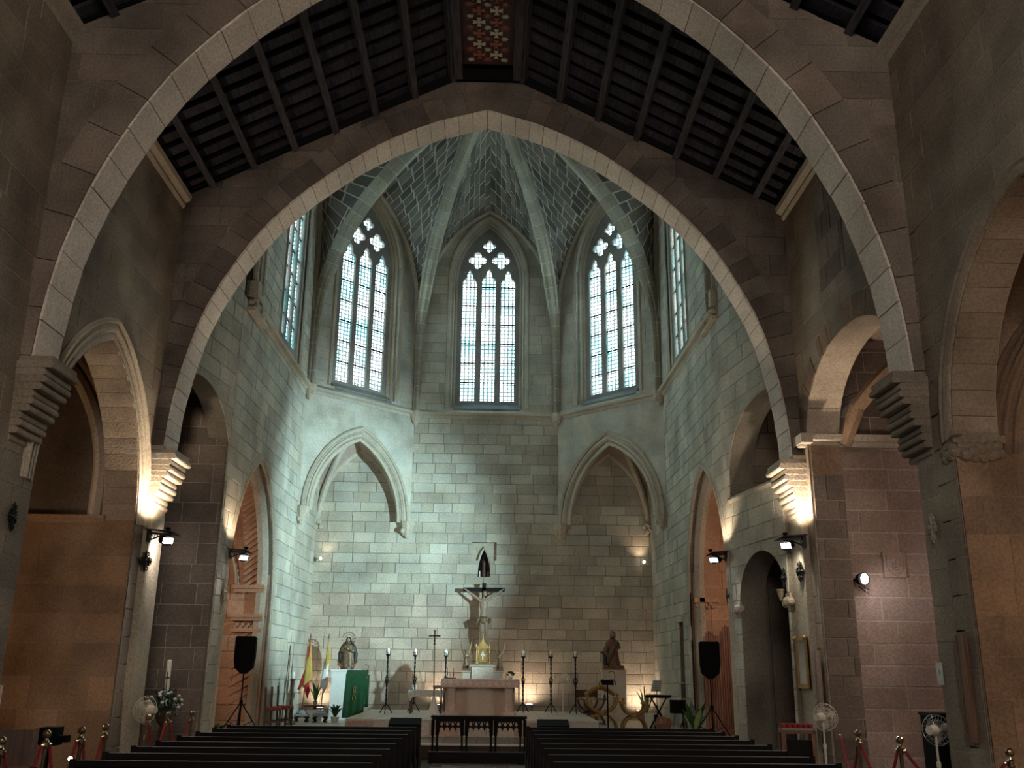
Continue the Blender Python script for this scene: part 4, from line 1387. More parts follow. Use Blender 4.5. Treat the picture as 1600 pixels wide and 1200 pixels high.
M['pinkstone'] = stone('pink_altar_stone', (0.74, 0.60, 0.52), 0.05, blotch=0.2, scale=6)
M['altar_stone'] = stone('cream_altar_stone', (0.68, 0.60, 0.53), 0.05, blotch=0.15, scale=5)
M['candlelight'] = emit('candle_flame', (1.0, 0.7, 0.35), 6.0)


def fuse(mb, name, mat, parent=None, voxel=0.02, smooth_it=4):
    """weld overlapping shapes into one continuous surface"""
    tmp = mb.build('tmp_fuse', mat)
    r = tmp.modifiers.new('r', 'REMESH'); r.mode = 'VOXEL'; r.voxel_size = voxel; r.use_smooth_shade = True
    s = tmp.modifiers.new('s', 'SMOOTH'); s.iterations = smooth_it; s.factor = 0.4
    dg = bpy.context.evaluated_depsgraph_get()
    me = bpy.data.meshes.new_from_object(tmp.evaluated_get(dg))
    old = tmp.data
    bpy.data.objects.remove(tmp); bpy.data.meshes.remove(old)
    me.name = name
    if not me.materials:
        me.materials.append(M[mat])
    o = bpy.data.objects.new(name, me); COL.objects.link(o); o.parent = parent
    return o


ORD = ['first', 'second', 'third', 'fourth', 'fifth', 'sixth', 'seventh', 'eighth', 'ninth', 'tenth', 'eleventh']

# ------------------------------------------------------------------ pews
def make_pew(length):
    t = thing('pew', '', 'pew', group='pews of the nave')
    h = length / 2
    MB().box(-h + 0.05, h - 0.05, -0.015, 0.015, 0.42, 0.90).build('backrest', 'pew', t)
    rail = MB()
    rail.box(-h, h, -0.035, 0.03, 0.90, 0.955).build('top_rail', 'pew', t)
    MB().box(-h + 0.05, h - 0.05, -0.03, -0.012, 0.62, 0.66).build('mid_rail', 'pew', t)
    MB().box(-h + 0.05, h - 0.05, 0.02, 0.42, 0.42, 0.45).build('seat', 'pew', t)
    MB().box(-h + 0.05, h - 0.05, -0.17, -0.03, 0.58, 0.60).build('book_shelf', 'pew', t)
    MB().box(-h + 0.05, h - 0.05, -0.34, -0.18, 0.13, 0.16).build('kneeler', 'pew', t)
    for s in (-1, 1):
        x0, x1 = (s * h - 0.05, s * h) if s > 0 else (s * h, s * h + 0.05)
        pts = [(-0.05, 0.0), (0.42, 0.0), (0.42, 0.10), (0.36, 0.22), (0.42, 0.40), (0.42, 0.50), (0.30, 0.56), (0.12, 0.62), (0.05, 0.94), (-0.05, 0.97)]
        n = len(pts)
        b = MB()
        b.add([(x0, y, z) for y, z in pts] + [(x1, y, z) for y, z in pts], [tuple(range(n))[::-1], tuple(range(n, 2 * n))] + [(i, (i + 1) % n, n + (i + 1) % n, n + i) for i in range(n)])
        b.build('end_panel', 'pew', t)
    for s in (-0.5, 0.5):
        MB().box(s * length * 0.5 - 0.03, s * length * 0.5 + 0.03, -0.34, 0.4, 0.0, 0.13).build('foot', 'pew', t)
    return t
pew0 = make_pew(2.78)
first = True
for side, xc, y0 in (('left', -2.14, 14.62), ('right', 2.20, 14.90)):
    for k in range(11):
        lab = 'long dark pew in the %s block, %s row counted from the altar' % (side, ORD[k])
        loc = (xc, y0 - 0.765 * k, 0)
        if first:
            pew0.location = loc; pew0['label'] = lab; first = False
        else:
            dup(pew0, loc, label=lab)

# ------------------------------------------------------------------ kneeler with gothic tracery
t = thing('communion_bench', 'long dark kneeling bench with gothic tracery openwork in the aisle', 'kneeler', (0.06, 20.15, 0))
def filled(outlines, ext, mat, name, parent, loc, bev=0.0):
    c = bpy.data.curves.new('fill', 'CURVE'); c.dimensions = '2D'; c.fill_mode = 'BOTH'; c.extrude = ext; c.bevel_depth = bev; c.bevel_resolution = 0
    for pts in outlines:
        s = c.splines.new('POLY'); s.points.add(len(pts) - 1); s.use_cyclic_u = True
        for q, p in zip(s.points, pts):
            q.co = (p[0], p[1], 0, 1)
    co = bpy.data.objects.new('fill', c); COL.objects.link(co)
    dg = bpy.context.evaluated_depsgraph_get()
    me = bpy.data.meshes.new_from_object(co.evaluated_get(dg))
    bpy.data.objects.remove(co); bpy.data.curves.remove(c)
    me.transform(Matrix.Rotation(PI / 2, 4, 'X'))
    me.name = name; me.materials.clear(); me.materials.append(M[mat])
    o = bpy.data.objects.new(name, me); COL.objects.link(o); o.parent = parent; o.location = loc
    return o
MB().box(-0.96, 0.96, -0.16, 0.16, 0.82, 0.865).build('top_board', 'pew', t)
MB().box(-0.93, 0.93, -0.12, 0.12, 0.79, 0.82).build('cornice', 'pew', t)
MB().box(-0.98, 0.98, -0.34, 0.16, 0.0, 0.10).build('base', 'pew', t)
MB().box(-0.98, 0.98, -0.34, -0.08, 0.10, 0.20).build('kneeling_step', 'pew', t)
for bay in range(3):
    cx = (bay - 1) * 0.58
    w = 0.285
    out = [(-w, 0.80), (-w, 0.50), (-w + 0.06, 0.52), (-w + 0.09, 0.58)]
    for k in range(4):
        u = -0.165 + k * 0.11
        out += [(u - 0.045, 0.60), (u - 0.03, 0.635), (u, 0.65), (u + 0.03, 0.635), (u + 0.045, 0.60)]
        if k < 3:
            out += [(u + 0.05, 0.575), (u + 0.06, 0.575)]
    out += [(w - 0.09, 0.58), (w - 0.06, 0.52), (w, 0.50), (w, 0.80)]
    holes = []
    for k in range(4):
        u = -0.165 + k * 0.11
        holes.append([(u, 0.672), (u + 0.026, 0.69), (u + 0.03, 0.71), (u + 0.018, 0.735), (u, 0.758), (u - 0.018, 0.735), (u - 0.03, 0.71), (u - 0.026, 0.69)])
        if k < 3:
            holes.append([(u + 0.055, 0.715), (u + 0.07, 0.75), (u + 0.04, 0.75)])
    filled([out] + holes, 0.02, 'pew', 'tracery_panel', t, (cx, -0.08, 0))
for x in (-0.92, -0.83, -0.335, -0.245, 0.245, 0.335, 0.83, 0.92):
    MB().lathe([(0.032, 0.1), (0.032, 0.2), (0.02, 0.23), (0.02, 0.47), (0.034, 0.5), (0.034, 0.8)], 8, (x, -0.08, 0)).build('post', 'pew', t)
for sx, lab in ((-1, 'left'), (1, 'right')):
    t = thing('prie_dieu', 'dark single prayer desk before the %s pew block' % lab, 'prayer desk', ((-1.18 if sx < 0 else 1.36), 17.2, 0))
    MB().add([(-0.27, -0.18, 0.86), (0.27, -0.18, 0.86), (0.27, 0.16, 0.95), (-0.27, 0.16, 0.95), (-0.27, -0.18, 0.82), (0.27, -0.18, 0.82), (0.27, 0.16, 0.90), (-0.27, 0.16, 0.90)],
             [(0, 1, 2, 3), (7, 6, 5, 4), (0, 4, 5, 1), (1, 5, 6, 2), (2, 6, 7, 3), (3, 7, 4, 0)]).build('desk_top', 'black', t)
    MB().box(-0.24, 0.24, 0.10, 0.14, 0.12, 0.90).build('front_panel', 'pew', t)
    for s in (-1, 1):
        MB().box(s * 0.25 - 0.02, s * 0.25 + 0.02, -0.12, 0.14, 0.0, 0.86).build('side_panel', 'pew', t)
    MB().box(-0.26, 0.26, -0.5, -0.12, 0.10, 0.17).build('kneeling_pad', 'pew', t)
    MB().box(-0.26, 0.26, -0.52, 0.14, 0.0, 0.10).build('base', 'pew', t)

# ------------------------------------------------------------------ altar group
t = thing('altar', 'stone altar table with rose embroidered frontal and pink pillars', 'altar', (0.02, 25.75, 0.62))
MB().box(-0.98, 0.98, -0.32, 0.32, 0.78, 0.88).build('table_slab', 'altar_stone', t)
for s in (-1, 1):
    MB().lathe([(0.20, 0.0), (0.20, 0.06), (0.13, 0.10), (0.12, 0.66), (0.17, 0.70), (0.19, 0.78)], 8, (s * 0.74, -0.1, 0)).build('pillar', 'pinkstone', t)
MB().box(-0.32, 0.32, -0.08, 0.2, 0.0, 0.78).build('central_support', 'altar_stone', t)
MB().box(-0.9, 0.9, 0.12, 0.24, 0.0, 0.78).build('back_panel', 'pinkstone', t)
cl = MB().box(-1.0, 1.0, -0.335, 0.335, 0.88, 0.892).build('altar_cloth', 'white_cloth', t)
MB().box(-1.0, 1.0, -0.345, -0.335, 0.69, 0.885).build('frontal_band', 'rose_cloth', t)
for k in range(12):
    x = -0.92 + k * 0.167
    filled([[(x - 0.06, 0), (x, 0.065), (x + 0.06, 0), (x, -0.065)], [(x - 0.03, 0), (x, -0.035), (x + 0.03, 0), (x, 0.035)]], 0.004, 'white_cloth', 'embroidery_lozenge', t, (0, -0.347, 0.79))
for s in (-1, 1):
    b = MB()
    for i in range(7):
        y0, y1 = -0.3 + i * 0.085, -0.3 + (i + 1) * 0.085
        b.bar((s * (1.0 + 0.012 * (i % 2)), y0, 0.6), (s * (1.0 + 0.012 * ((i + 1) % 2)), y1, 0.6), 0.012, 0.56)
    b.build('cloth_side', 'lace', t)
for i, x in enumerate((-0.86, -0.70)):
    k = thing('altar_candlestick', 'small dark candlestick on the altar, %s of the pair' % ('left' if i == 0 else 'right'), 'candlestick', (x + 0.02, 25.72, 1.512))
    MB().lathe([(0.035, 0), (0.035, 0.012), (0.01, 0.03), (0.008, 0.10), (0.022, 0.115), (0.008, 0.13)], 10).build('stem', 'iron', k)
    MB().lathe([(0.008, 0.13), (0.008, 0.26), (0.001, 0.27)], 8).build('candle', 'walnut', k)
k = thing('altar_plant', 'small round green plant at the right end of the altar', 'plant', (0.80, 25.7, 1.512))
MB().lathe([(0.05, 0), (0.065, 0.07), (0.06, 0.07)], 10).build('pot', 'white_plastic', k)
b = MB()
rp = random.Random(5)
for i in range(60):
    a, e, r = rp.uniform(0, 2 * PI), rp.uniform(-0.4, 1.4), rp.uniform(0.07, 0.11)
    c = Vector((r * math.cos(a) * math.cos(e), r * math.sin(a) * math.cos(e), 0.12 + r * 0.75 * math.sin(e)))
    b.ball(c, 0.022, 5, 3, (1, 1, 0.5))
b.build('foliage', 'dark_leaf', k)
tag(MB().box(-0.12, 0.12, -0.09, 0.09, 0, 0.03).build('altar_book', 'walnut'), 'closed dark book lying on the altar between the small candlesticks', 'book').location = (-0.72, 25.55, 1.513)

# pillar and tabernacle behind the altar
t = thing('tabernacle_plinth', 'stepped cream stone plinth behind the altar carrying the tabernacle', 'plinth', (0.06, 28.0, 0.62))
MB().box(-0.30, 0.30, -0.28, 0.22, 0, 1.20).build('shaft', 'altar_stone', t)
MB().box(-0.36, 0.36, -0.32, 0.24, 1.20, 1.255).build('cap', 'moulding', t)
for s in (-1, 1):
    MB().box(*sorted((s * 0.30, s * 0.56)), -0.22, 0.2, 0, 1.04).build('wing', 'altar_stone', t)
    MB().box(*sorted((s * 0.30, s * 0.59)), -0.25, 0.22, 1.04, 1.09).build('wing_cap', 'moulding', t)
t = thing('tabernacle', 'gilded tabernacle shrine with gabled top behind the altar', 'tabernacle', (0.06, 27.95, 1.876))
MB().box(-0.21, 0.21, -0.18, 0.16, 0, 0.03).box(-0.19, 0.19, -0.15, 0.15, 0.03, 0.44).build('cabinet', 'old_gold', t)
MB().prism([(-0.22, 0.44), (0.22, 0.44), (0.10, 0.56), (0.07, 0.60), (0, 0.72), (-0.07, 0.60), (-0.10, 0.56)], FY(0), -0.12, 0.15).build('gable', 'gold', t)
d = filled([[(-0.10, 0.06), (0.10, 0.06), (0.10, 0.28), (0.05, 0.36), (0, 0.40), (-0.05, 0.36), (-0.10, 0.28)]], 0.012, 'gold', 'door', t, (0, -0.158, 0))
MB().box(-0.015, 0.015, -0.02, 0.0, 0.12, 0.34).box(-0.05, 0.05, -0.02, 0, 0.25, 0.28).build('door_cross', 'white_cloth', d)
for s in (-1, 1):
    for x in (0.14, 0.185):
        MB().lathe([(0.018, 0.03), (0.012, 0.06), (0.012, 0.38), (0.02, 0.43)], 8, (s * x, -0.165, 0)).build('colonnette', 'gold', t)
    MB().lathe([(0.02, 0.44), (0.012, 0.5), (0.001, 0.58)], 8, (s * 0.19, -0.1, 0)).build('pinnacle', 'gold', t)
MB().lathe([(0.012, 0.7), (0.02, 0.74), (0.006, 0.78), (0.006, 0.84)], 8).build('finial', 'gold', t)
def angel(x, s, lab):
    t = thing('angel_statue', lab, 'statue', (x, 27.9, 1.715))
    MB().box(-0.11, 0.11, -0.09, 0.09, 0, 0.05).build('base', 'brown_wood', t)
    b = MB()
    b.lathe([(0.09, 0.04), (0.085, 0.1), (0.06, 0.22), (0.05, 0.32), (0.065, 0.4), (0.05, 0.45), (0.022, 0.47), (0.022, 0.49)], 10, (0, 0, 0), 1, 0.8)
    b.ball((0.0, -0.01, 0.535), 0.042, 10, 7)
    b.tube([(0.05, 0, 0.42), (0.08 * -s + 0.02, -0.05, 0.33), (-s * 0.09, -0.1, 0.36)], [0.022, 0.018, 0.014], 8)
    b.tube([(-0.05, 0, 0.42), (-0.07, -0.05, 0.33), (-s * 0.07, -0.1, 0.39)], [0.022, 0.018, 0.014], 8)
    fuse(b, 'body', 'robe_gold', t, 0.012, 3)
    for q in (-1, 1):
        pts = [(q * 0.03, 0.05, 0.36), (q * 0.10, 0.07, 0.48), (q * 0.15, 0.07, 0.66), (q * 0.17, 0.06, 0.84), (q * 0.12, 0.07, 0.66), (q * 0.08, 0.06, 0.46), (q * 0.06, 0.05, 0.36)]
        n = len(pts)
        MB().add([(a, y - 0.008, z) for a, y, z in pts] + [(a, y + 0.008, z) for a, y, z in pts], [tuple(range(n)), tuple(range(n, 2 * n))[::-1]] + [(i, n + i, n + (i + 1) % n, (i + 1) % n) for i in range(n)]).build('wing', 'old_gold', t)
    return t
angel(-0.42, -1, 'small gilded angel with raised wings left of the tabernacle')
angel(0.54, 1, 'small gilded angel with raised wings right of the tabernacle')

# crucifix on the wall
t = thing('crucifix', 'tall dark crucifix with carved figure standing above the tabernacle', 'crucifix', (0.04, 30.75, 0.62))
MB().box(-0.065, 0.065, -0.03, 0.05, 0.0, 3.76).build('post', 'pew', t)
MB().box(-0.66, 0.66, -0.03, 0.05, 3.50, 3.62).build('crossbeam', 'pew', t)
MB().box(-0.25, 0.25, -0.2, 0.3, -0.33, 0.06).build('foot_block', 'walnut', t)
b = MB()
z0 = 1.62
b.lathe([(0.06, 0.98), (0.10, 1.02), (0.115, 1.12), (0.10, 1.26), (0.125, 1.42), (0.14, 1.55), (0.10, 1.63), (0.045, 1.67), (0.04, 1.74)], 12, (0, -0.14, z0), 1, 0.66)
b.ball((0.03, -0.20, z0 + 1.80), 0.085, 10, 8, (0.8, 0.95, 1.1))
for s in (-1, 1):
    b.tube([(s * 0.10, -0.14, z0 + 1.58), (s * 0.32, -0.12, z0 + 1.74), (s * 0.58, -0.07, z0 + 1.93)], [0.052, 0.042, 0.028], 8)
    b.ball((s * 0.61, -0.06, z0 + 1.95), 0.034, 8, 5)
    b.tube([(s * 0.06, -0.14, z0 + 1.02), (s * 0.075 + 0.03, -0.22, z0 + 0.62), (s * 0.03, -0.13, z0 + 0.18), (s * 0.02, -0.17, z0 + 0.06)], [0.082, 0.062, 0.042, 0.03], 8)
fuse(b, 'figure', 'flesh', t, 0.018, 3)
b = MB()
b.lathe([(0.125, z0 + 0.86), (0.15, z0 + 0.92), (0.14, z0 + 1.04), (0.11, z0 + 1.10)], 14, (0, -0.14, 0), 1, 0.8)
b.tube([(-0.12, -0.16, z0 + 1.04), (-0.22, -0.18, z0 + 0.98), (-0.2, -0.16, z0 + 0.82)], [0.05, 0.07, 0.03], 8)
b.tube([(0.12, -0.16, z0 + 1.04), (0.2, -0.18, z0 + 1.0), (0.18, -0.16, z0 + 0.88)], [0.04, 0.06, 0.03], 8)
fuse(b, 'loincloth', 'robe_gold', t, 0.018, 2)
b = MB()
b.lathe([(0.08, 0), (0.095, 0.05), (0.075, 0.12), (0.02, 0.14)], 10, (0.03, -0.175, z0 + 1.76))
b.build('hair', 'walnut', t)
# statuette in the wall niche
t = thing('niche_statuette', 'small dark figure standing in the pointed wall niche', 'statue', (0.02, 31.55, 4.63))
b = MB().lathe([(0.1, 0), (0.09, 0.2), (0.07, 0.4), (0.09, 0.52), (0.03, 0.58), (0.03, 0.6)], 10, (0, 0, 0), 1, 0.8)
b.ball((0, 0, 0.65), 0.055, 8, 6)
fuse(b, 'body', 'walnut', t, 0.015, 2)
for s in (-1, 1):
    MB().lathe([(0.03, 0), (0.018, 0.03), (0.018, 0.2), (0.001, 0.22)], 8, (s * 0.14, -0.03, 0)).build('votive_candle', 'wax', t)

# ------------------------------------------------------------------ tall iron candlesticks
def make_cand():
    t = thing('floor_candlestick', '', 'candlestick', group='tall iron candlesticks along the altar wall')
    b = MB()
    n = 36
    for k in range(2):
        b.tube([(0.014 * math.cos(PI * k + i * 0.9), 0.014 * math.sin(PI * k + i * 0.9), 0.22 + i * (1.22 / n)) for i in range(n + 1)], 0.014, 6)
    b.build('twisted_shaft', 'iron', t)
    for k in range(3):
        a = PI / 6 + 2 * PI * k / 3
        MB().tube([(0, 0, 0.24), (0.08 * math.cos(a), 0.08 * math.sin(a), 0.17), (0.19 * math.cos(a), 0.19 * math.sin(a), 0.0)], 0.013, 6).build('leg', 'iron', t)
    MB().lathe([(0.02, 0.2), (0.035, 0.23), (0.02, 0.27)], 8).build('collar', 'iron', t)
    b = MB().lathe([(0.02, 0.72), (0.04, 0.75), (0.04, 0.80), (0.02, 0.83)], 8)
    for k in range(4):
        a = PI / 4 + PI / 2 * k
        b.tube([(0.02 * math.cos(a), 0.02 * math.sin(a), 0.92), (0.07 * math.cos(a), 0.07 * math.sin(a), 0.88), (0.055 * math.cos(a), 0.055 * math.sin(a), 0.8), (0.02 * math.cos(a), 0.02 * math.sin(a), 0.76)], 0.008, 5)
    b.build('knop', 'iron', t)
    MB().lathe([(0.018, 1.43), (0.06, 1.47), (0.065, 1.49), (0.02, 1.50)], 10).build('drip_pan', 'iron', t)
    b = MB()
    for k in range(5):
        a = 2 * PI * k / 5
        b.tube([(0.03 * math.cos(a), 0.03 * math.sin(a), 1.45), (0.055 * math.cos(a), 0.055 * math.sin(a), 1.53), (0.065 * math.cos(a), 0.065 * math.sin(a), 1.58)], 0.006, 5)
    b.build('crown', 'iron', t)
    MB().lathe([(0.03, 1.48), (0.036, 1.50), (0.042, 1.60), (0.03, 1.64), (0.01, 1.65)], 10).build('glass_candle', 'glass_globe', t)
    return t
c0 = make_cand()
cand = [(-2.45, 26.2, 'standing beside the green ambo'), (-1.80, 27.2, 'standing behind the white credence table'), (-0.97, 27.6, 'standing left of the gilded tabernacle'),
        (1.20, 27.6, 'standing right of the altar beside the floor uplight'), (1.97, 27.5, 'standing left of the white pedestal fan'), (2.62, 27.1, 'standing beside the dark folding armchair')]
for i, (x, y, l) in enumerate(cand):
    lab = 'tall twisted iron candlestick ' + l
    if i == 0:
        c0.location = (x, y, DZ); c0['label'] = lab
    else:
        dup(c0, (x, y, DZ), label=lab)
# processional cross with draped foot
t = thing('processional_cross', 'slender processional cross on a white draped foot left of altar', 'cross', (-1.09, 24.3, DZ))
MB().tube([(0, 0, 0.2), (-0.03, 0, 1.72)], 0.012, 8).build('pole', 'walnut', t)
b = MB().lathe([(0.012, 1.70), (0.03, 1.73), (0.012, 1.76), (0.028, 1.80), (0.012, 1.83)], 8, (-0.03, 0, 0))
b.box(-0.048, -0.012, -0.01, 0.01, 1.82, 2.03).box(-0.15, 0.09, -0.01, 0.01, 1.90, 1.935)
for p in ((-0.15, 1.917), (0.09, 1.917), (-0.03, 2.04)):
    b.ball((p[0], 0, p[1]), 0.026, 8, 5)
b.build('cross_head', 'walnut', t)
b = MB()
n = 24
prof = [(0.03, 0.48), (0.06, 0.36), (0.11, 0.15), (0.17, 0.0)]
vs_, fs = [], []
for r, z in prof:
    for k in range(n):
        a = 2 * PI * k / n
        rr_ = r * (1 + 0.16 * math.cos(6 * a) * (1 - z / 0.6))
        vs_.append((rr_ * math.cos(a), rr_ * math.sin(a), z))
for i in range(3):
    for k in range(n):
        fs.append((i * n + k, (i + 1) * n + k, (i + 1) * n + (k + 1) % n, i * n + (k + 1) % n))
fs.append(tuple(range(n)))
b.add(vs_, fs).build('draped_cloth', 'white_cloth', t)
# credence table
t = thing('credence_table', 'small side table with white lace cloth left of the altar', 'table', (-1.42, 26.5, DZ))
MB().box(-0.45, 0.45, -0.22, 0.22, 0.54, 0.57).build('table_top', 'walnut', t)
MB().box(-0.46, 0.46, -0.23, 0.23, 0.57, 0.585).build('cloth_top', 'white_cloth', t)
sc = [(-0.46, 0.58), (-0.46, 0.46)]
for k in range(9):
    u = -0.46 + 0.92 * (k + 0.5) / 9
    sc += [(u - 0.03, 0.43), (u, 0.41), (u + 0.03, 0.43)] if k not in (0, 8) else [(u, 0.30)]
sc += [(0.46, 0.46), (0.46, 0.58)]
filled([sc], 0.004, 'lace', 'lace_front', t, (0, -0.236, 0))
for sx in (-1, 1):
    for sy in (-1, 1):
        MB().box(sx * 0.40 - 0.025, sx * 0.40 + 0.025, sy * 0.18 - 0.025, sy * 0.18 + 0.025, 0, 0.54).build('leg', 'walnut', t)
k = thing('cruet_set', 'white cruets on a tray at left end of the side table', 'cruet', (-1.74, 26.45, DZ + 0.586))
MB().lathe([(0.10, 0), (0.11, 0.012), (0.02, 0.012)], 12).build('tray', 'silver', k)
for dx in (-0.04, 0.045):
    MB().lathe([(0.03, 0.012), (0.035, 0.05), (0.018, 0.09), (0.022, 0.12), (0.004, 0.14)], 10, (dx, 0, 0)).build('cruet', 'white_cloth', k)
t = thing('wooden_stool', 'small brown wooden stool between side table and altar', 'stool', (-1.10, 27.0, DZ))
MB().box(-0.17, 0.17, -0.14, 0.14, 0.62, 0.70).build('seat', 'brown_wood', t)
for sx in (-1, 1):
    for sy in (-1, 1):
        MB().box(sx * 0.13 - 0.02, sx * 0.13 + 0.02, sy * 0.1 - 0.02, sy * 0.1 + 0.02, 0, 0.62).build('leg', 'brown_wood', t)
# pedestal fan on the dais
def make_fan(name, lab, loc, rz, h, r, mat_body, mat_cage, tilt=0.0):
    t = thing(name, lab, 'fan', loc, rz)
    MB().lathe([(r * 0.9, 0), (r * 0.9, 0.02), (0.05, 0.05), (0.03, 0.07)], 20).build('base', mat_body, t)
    MB().lathe([(0.018, 0.05), (0.018, h * 0.55), (0.028, h * 0.56), (0.028, h * 0.62), (0.014, h * 0.63), (0.014, h - 0.05)], 10).build('pole', mat_body, t)
    m = MB(); m.tube([(0, 0.16, h), (0, 0.02, h), (0, -0.02, h)], [0.055, 0.075, 0.05], 12)
    m.build('motor_housing', mat_body, t)
    cage = MB()
    for rad in (1.0, 0.66, 0.33):
        for yy in (-0.05, -0.13):
            q = rad if yy == -0.05 else rad * 0.9
            cage.tube([(r * q * math.cos(2 * PI * k / 24), yy - (1 - rad) * 0.02, h + r * q * math.sin(2 * PI * k / 24)) for k in range(25)], 0.005, 5, cap=False)
    for k in range(24):
        a = 2 * PI * k / 24
        cage.tube([(0.05 * math.cos(a), -0.155, h + 0.05 * math.sin(a)), (r * 0.9 * math.cos(a), -0.13, h + r * 0.9 * math.sin(a)), (r * math.cos(a), -0.05, h + r * math.sin(a)), (0.05 * math.cos(a), -0.02, h + 0.05 * math.sin(a))], 0.0028, 4)
    cage.build('wire_cage', mat_cage, t)
    for k in range(3):
        a0 = 2 * PI * k / 3
        pts = []
        for i in range(7):
            f = i / 6
            pts.append((a0 + 0.12 + f * 0.9, r * (0.2 + 0.65 * math.sin(PI * (0.15 + 0.6 * f)))))
        vs_ = [(0.03 * math.cos(a0), -0.08, h + 0.03 * math.sin(a0))] + [(rr_ * math.cos(a), -0.10 + 0.04 * (a - a0), h + rr_ * math.sin(a)) for a, rr_ in pts]
        vs2 = [(x, y - 0.006, z) for x, y, z in vs_]
        n = len(vs_)
        MB().add(vs_ + vs2, [tuple(range(n)), tuple(range(n, 2 * n))[::-1]] + [(i, n + i, n + (i + 1) % n, (i + 1) % n) for i in range(n)]).build('blade', mat_cage, t)
    MB().tube([(0, -0.02, h), (0, -0.16, h)], [0.03, 0.035], 10).build('hub', mat_body, t)
    return t
make_fan('pedestal_fan', 'white pedestal fan seen edge-on right of the altar', (2.22, 26.4, DZ), PI / 2 + 0.5, 0.86, 0.20, 'white_plastic', 'white_plastic')

# ------------------------------------------------------------------ left of the altar: Virgin, ambo, flags, chairs
t = thing('white_pedestal', 'tall white pedestal under the haloed statue of the Virgin', 'pedestal', (-4.06, 29.9, PZ))
MB().box(-0.40, 0.40, -0.36, 0.36, 0, 1.37).build('shaft', 'white_paint', t)
MB().box(-0.42, 0.42, -0.38, 0.38, 1.37, 1.425).build('cap', 'white_paint', t)
t = thing('virgin_statue', 'robed statue with a starred halo standing on a crescent', 'statue', (-4.05, 29.9, PZ + 1.432))
b = MB()
n, rings = 28, [(0.20, 0.04), (0.21, 0.15), (0.19, 0.32), (0.185, 0.5), (0.17, 0.62), (0.13, 0.70), (0.055, 0.755), (0.045, 0.78)]
vs_, fs = [], []
for r, z in rings:
    for k in range(n):
        a = 2 * PI * k / n
        q = r * (1 + 0.09 * math.cos(7 * a + z * 5) * max(0, 1 - z))
        vs_.append((q * math.cos(a), q * 0.72 * math.sin(a), z))
for i in range(len(rings) - 1):
    for k in range(n):
        fs.append((i * n + k, i * n + (k + 1) % n, (i + 1) * n + (k + 1) % n, (i + 1) * n + k))
fs += [tuple(range(n))[::-1], tuple((len(rings) - 1) * n + k for k in range(n))]
b.add(vs_, fs)
for s in (-1, 1):
    b.tube([(s * 0.15, 0, 0.64), (s * 0.17, -0.1, 0.52), (s * 0.03, -0.17, 0.58)], [0.055, 0.05, 0.03], 8)
fuse(b, 'gown', 'robe_gold', t, 0.016, 2)
b = MB()
for s in (-1, 1):
    b.tube([(s * 0.08, 0.06, 0.80), (s * 0.16, 0.04, 0.66), (s * 0.23, 0.02, 0.45), (s * 0.22, 0.03, 0.22), (s * 0.17, 0.05, 0.06)], [0.04, 0.07, 0.075, 0.07, 0.04], 8)
b.tube([(0, 0.1, 0.86), (0, 0.13, 0.6), (0, 0.13, 0.2)], [0.08, 0.14, 0.15], 10)
fuse(b, 'mantle', 'robe_blue', t, 0.02, 3)
b = MB().ball((0, -0.02, 0.85), 0.072, 12, 8, (0.82, 0.95, 1.15))
b.ball((0, -0.09, 0.845), 0.012, 6, 4)
b.build('head', 'flesh', t, True)
b = MB().lathe([(0.078, 0.80), (0.085, 0.86), (0.07, 0.92), (0.02, 0.945)], 12, (0, 0.012, 0)); b.build('veil', 'robe_blue', t, True)
b = MB(); b.tube([(0.02 + 0.0, -0.17, 0.58), (0.0, -0.2, 0.63)], [0.03, 0.012], 8); b.build('joined_hands', 'flesh', t)
h = MB()
h.tube([(0.19 * math.cos(2 * PI * k / 32), 0.03, 0.90 + 0.19 * math.sin(2 * PI * k / 32)) for k in range(33)], 0.013, 6, cap=False)
h.tube([(0.115 * math.cos(2 * PI * k / 32), 0.03, 0.90 + 0.115 * math.sin(2 * PI * k / 32)) for k in range(33)], 0.006, 6, cap=False)
h = h.build('halo', 'old_gold', t)
for k in range(12):
    a = 2 * PI * k / 12
    MB().tube([(0.12 * math.cos(a), 0.03, 0.90 + 0.12 * math.sin(a)), (0.215 * math.cos(a), 0.03, 0.90 + 0.215 * math.sin(a))], [0.008, 0.018], 5).build('halo_star', 'silver', h)
MB().tube([(-0.31, -0.03, 0.27), (-0.26, -0.04, 0.15), (-0.14, -0.06, 0.085), (0, -0.07, 0.075), (0.14, -0.06, 0.085), (0.26, -0.04, 0.15), (0.33, -0.03, 0.27)], [0.006, 0.035, 0.05, 0.055, 0.05, 0.035, 0.006], 8).build('crescent', 'brown_wood', t)
MB().lathe([(0.2, 0), (0.2, 0.05), (0.1, 0.05)], 14).build('base', 'walnut', t)

t = thing('ambo', 'reading desk hung with a green embroidered cloth beside white pedestal', 'lectern', (-3.42, 27.6, PZ), 0.06)
MB().lathe([(0.20, 0), (0.24, 0.05), (0.24, 0.16), (0.14, 0.24), (0.11, 0.4), (0.11, 0.95)], 14).build('column', 'pinkstone', t)
MB().box(-0.20, 0.38, -0.08, 0.36, 0.20, 0.24).build('step', 'marble', t)
MB().add([(-0.30, -0.22, 1.24), (0.30, -0.22, 1.24), (0.30, 0.2, 1.40), (-0.30, 0.2, 1.40), (-0.30, -0.22, 1.20), (0.30, -0.22, 1.20), (0.30, 0.2, 1.36), (-0.30, 0.2, 1.36)],
         [(0, 1, 2, 3), (7, 6, 5, 4), (0, 4, 5, 1), (1, 5, 6, 2), (2, 6, 7, 3), (3, 7, 4, 0)]).build('desk', 'brown_wood', t)
b = MB()
cols, rows = 15, 9
for f_, dy in ((1, 0.0), (-1, 0.008)):
    pass
grid = []
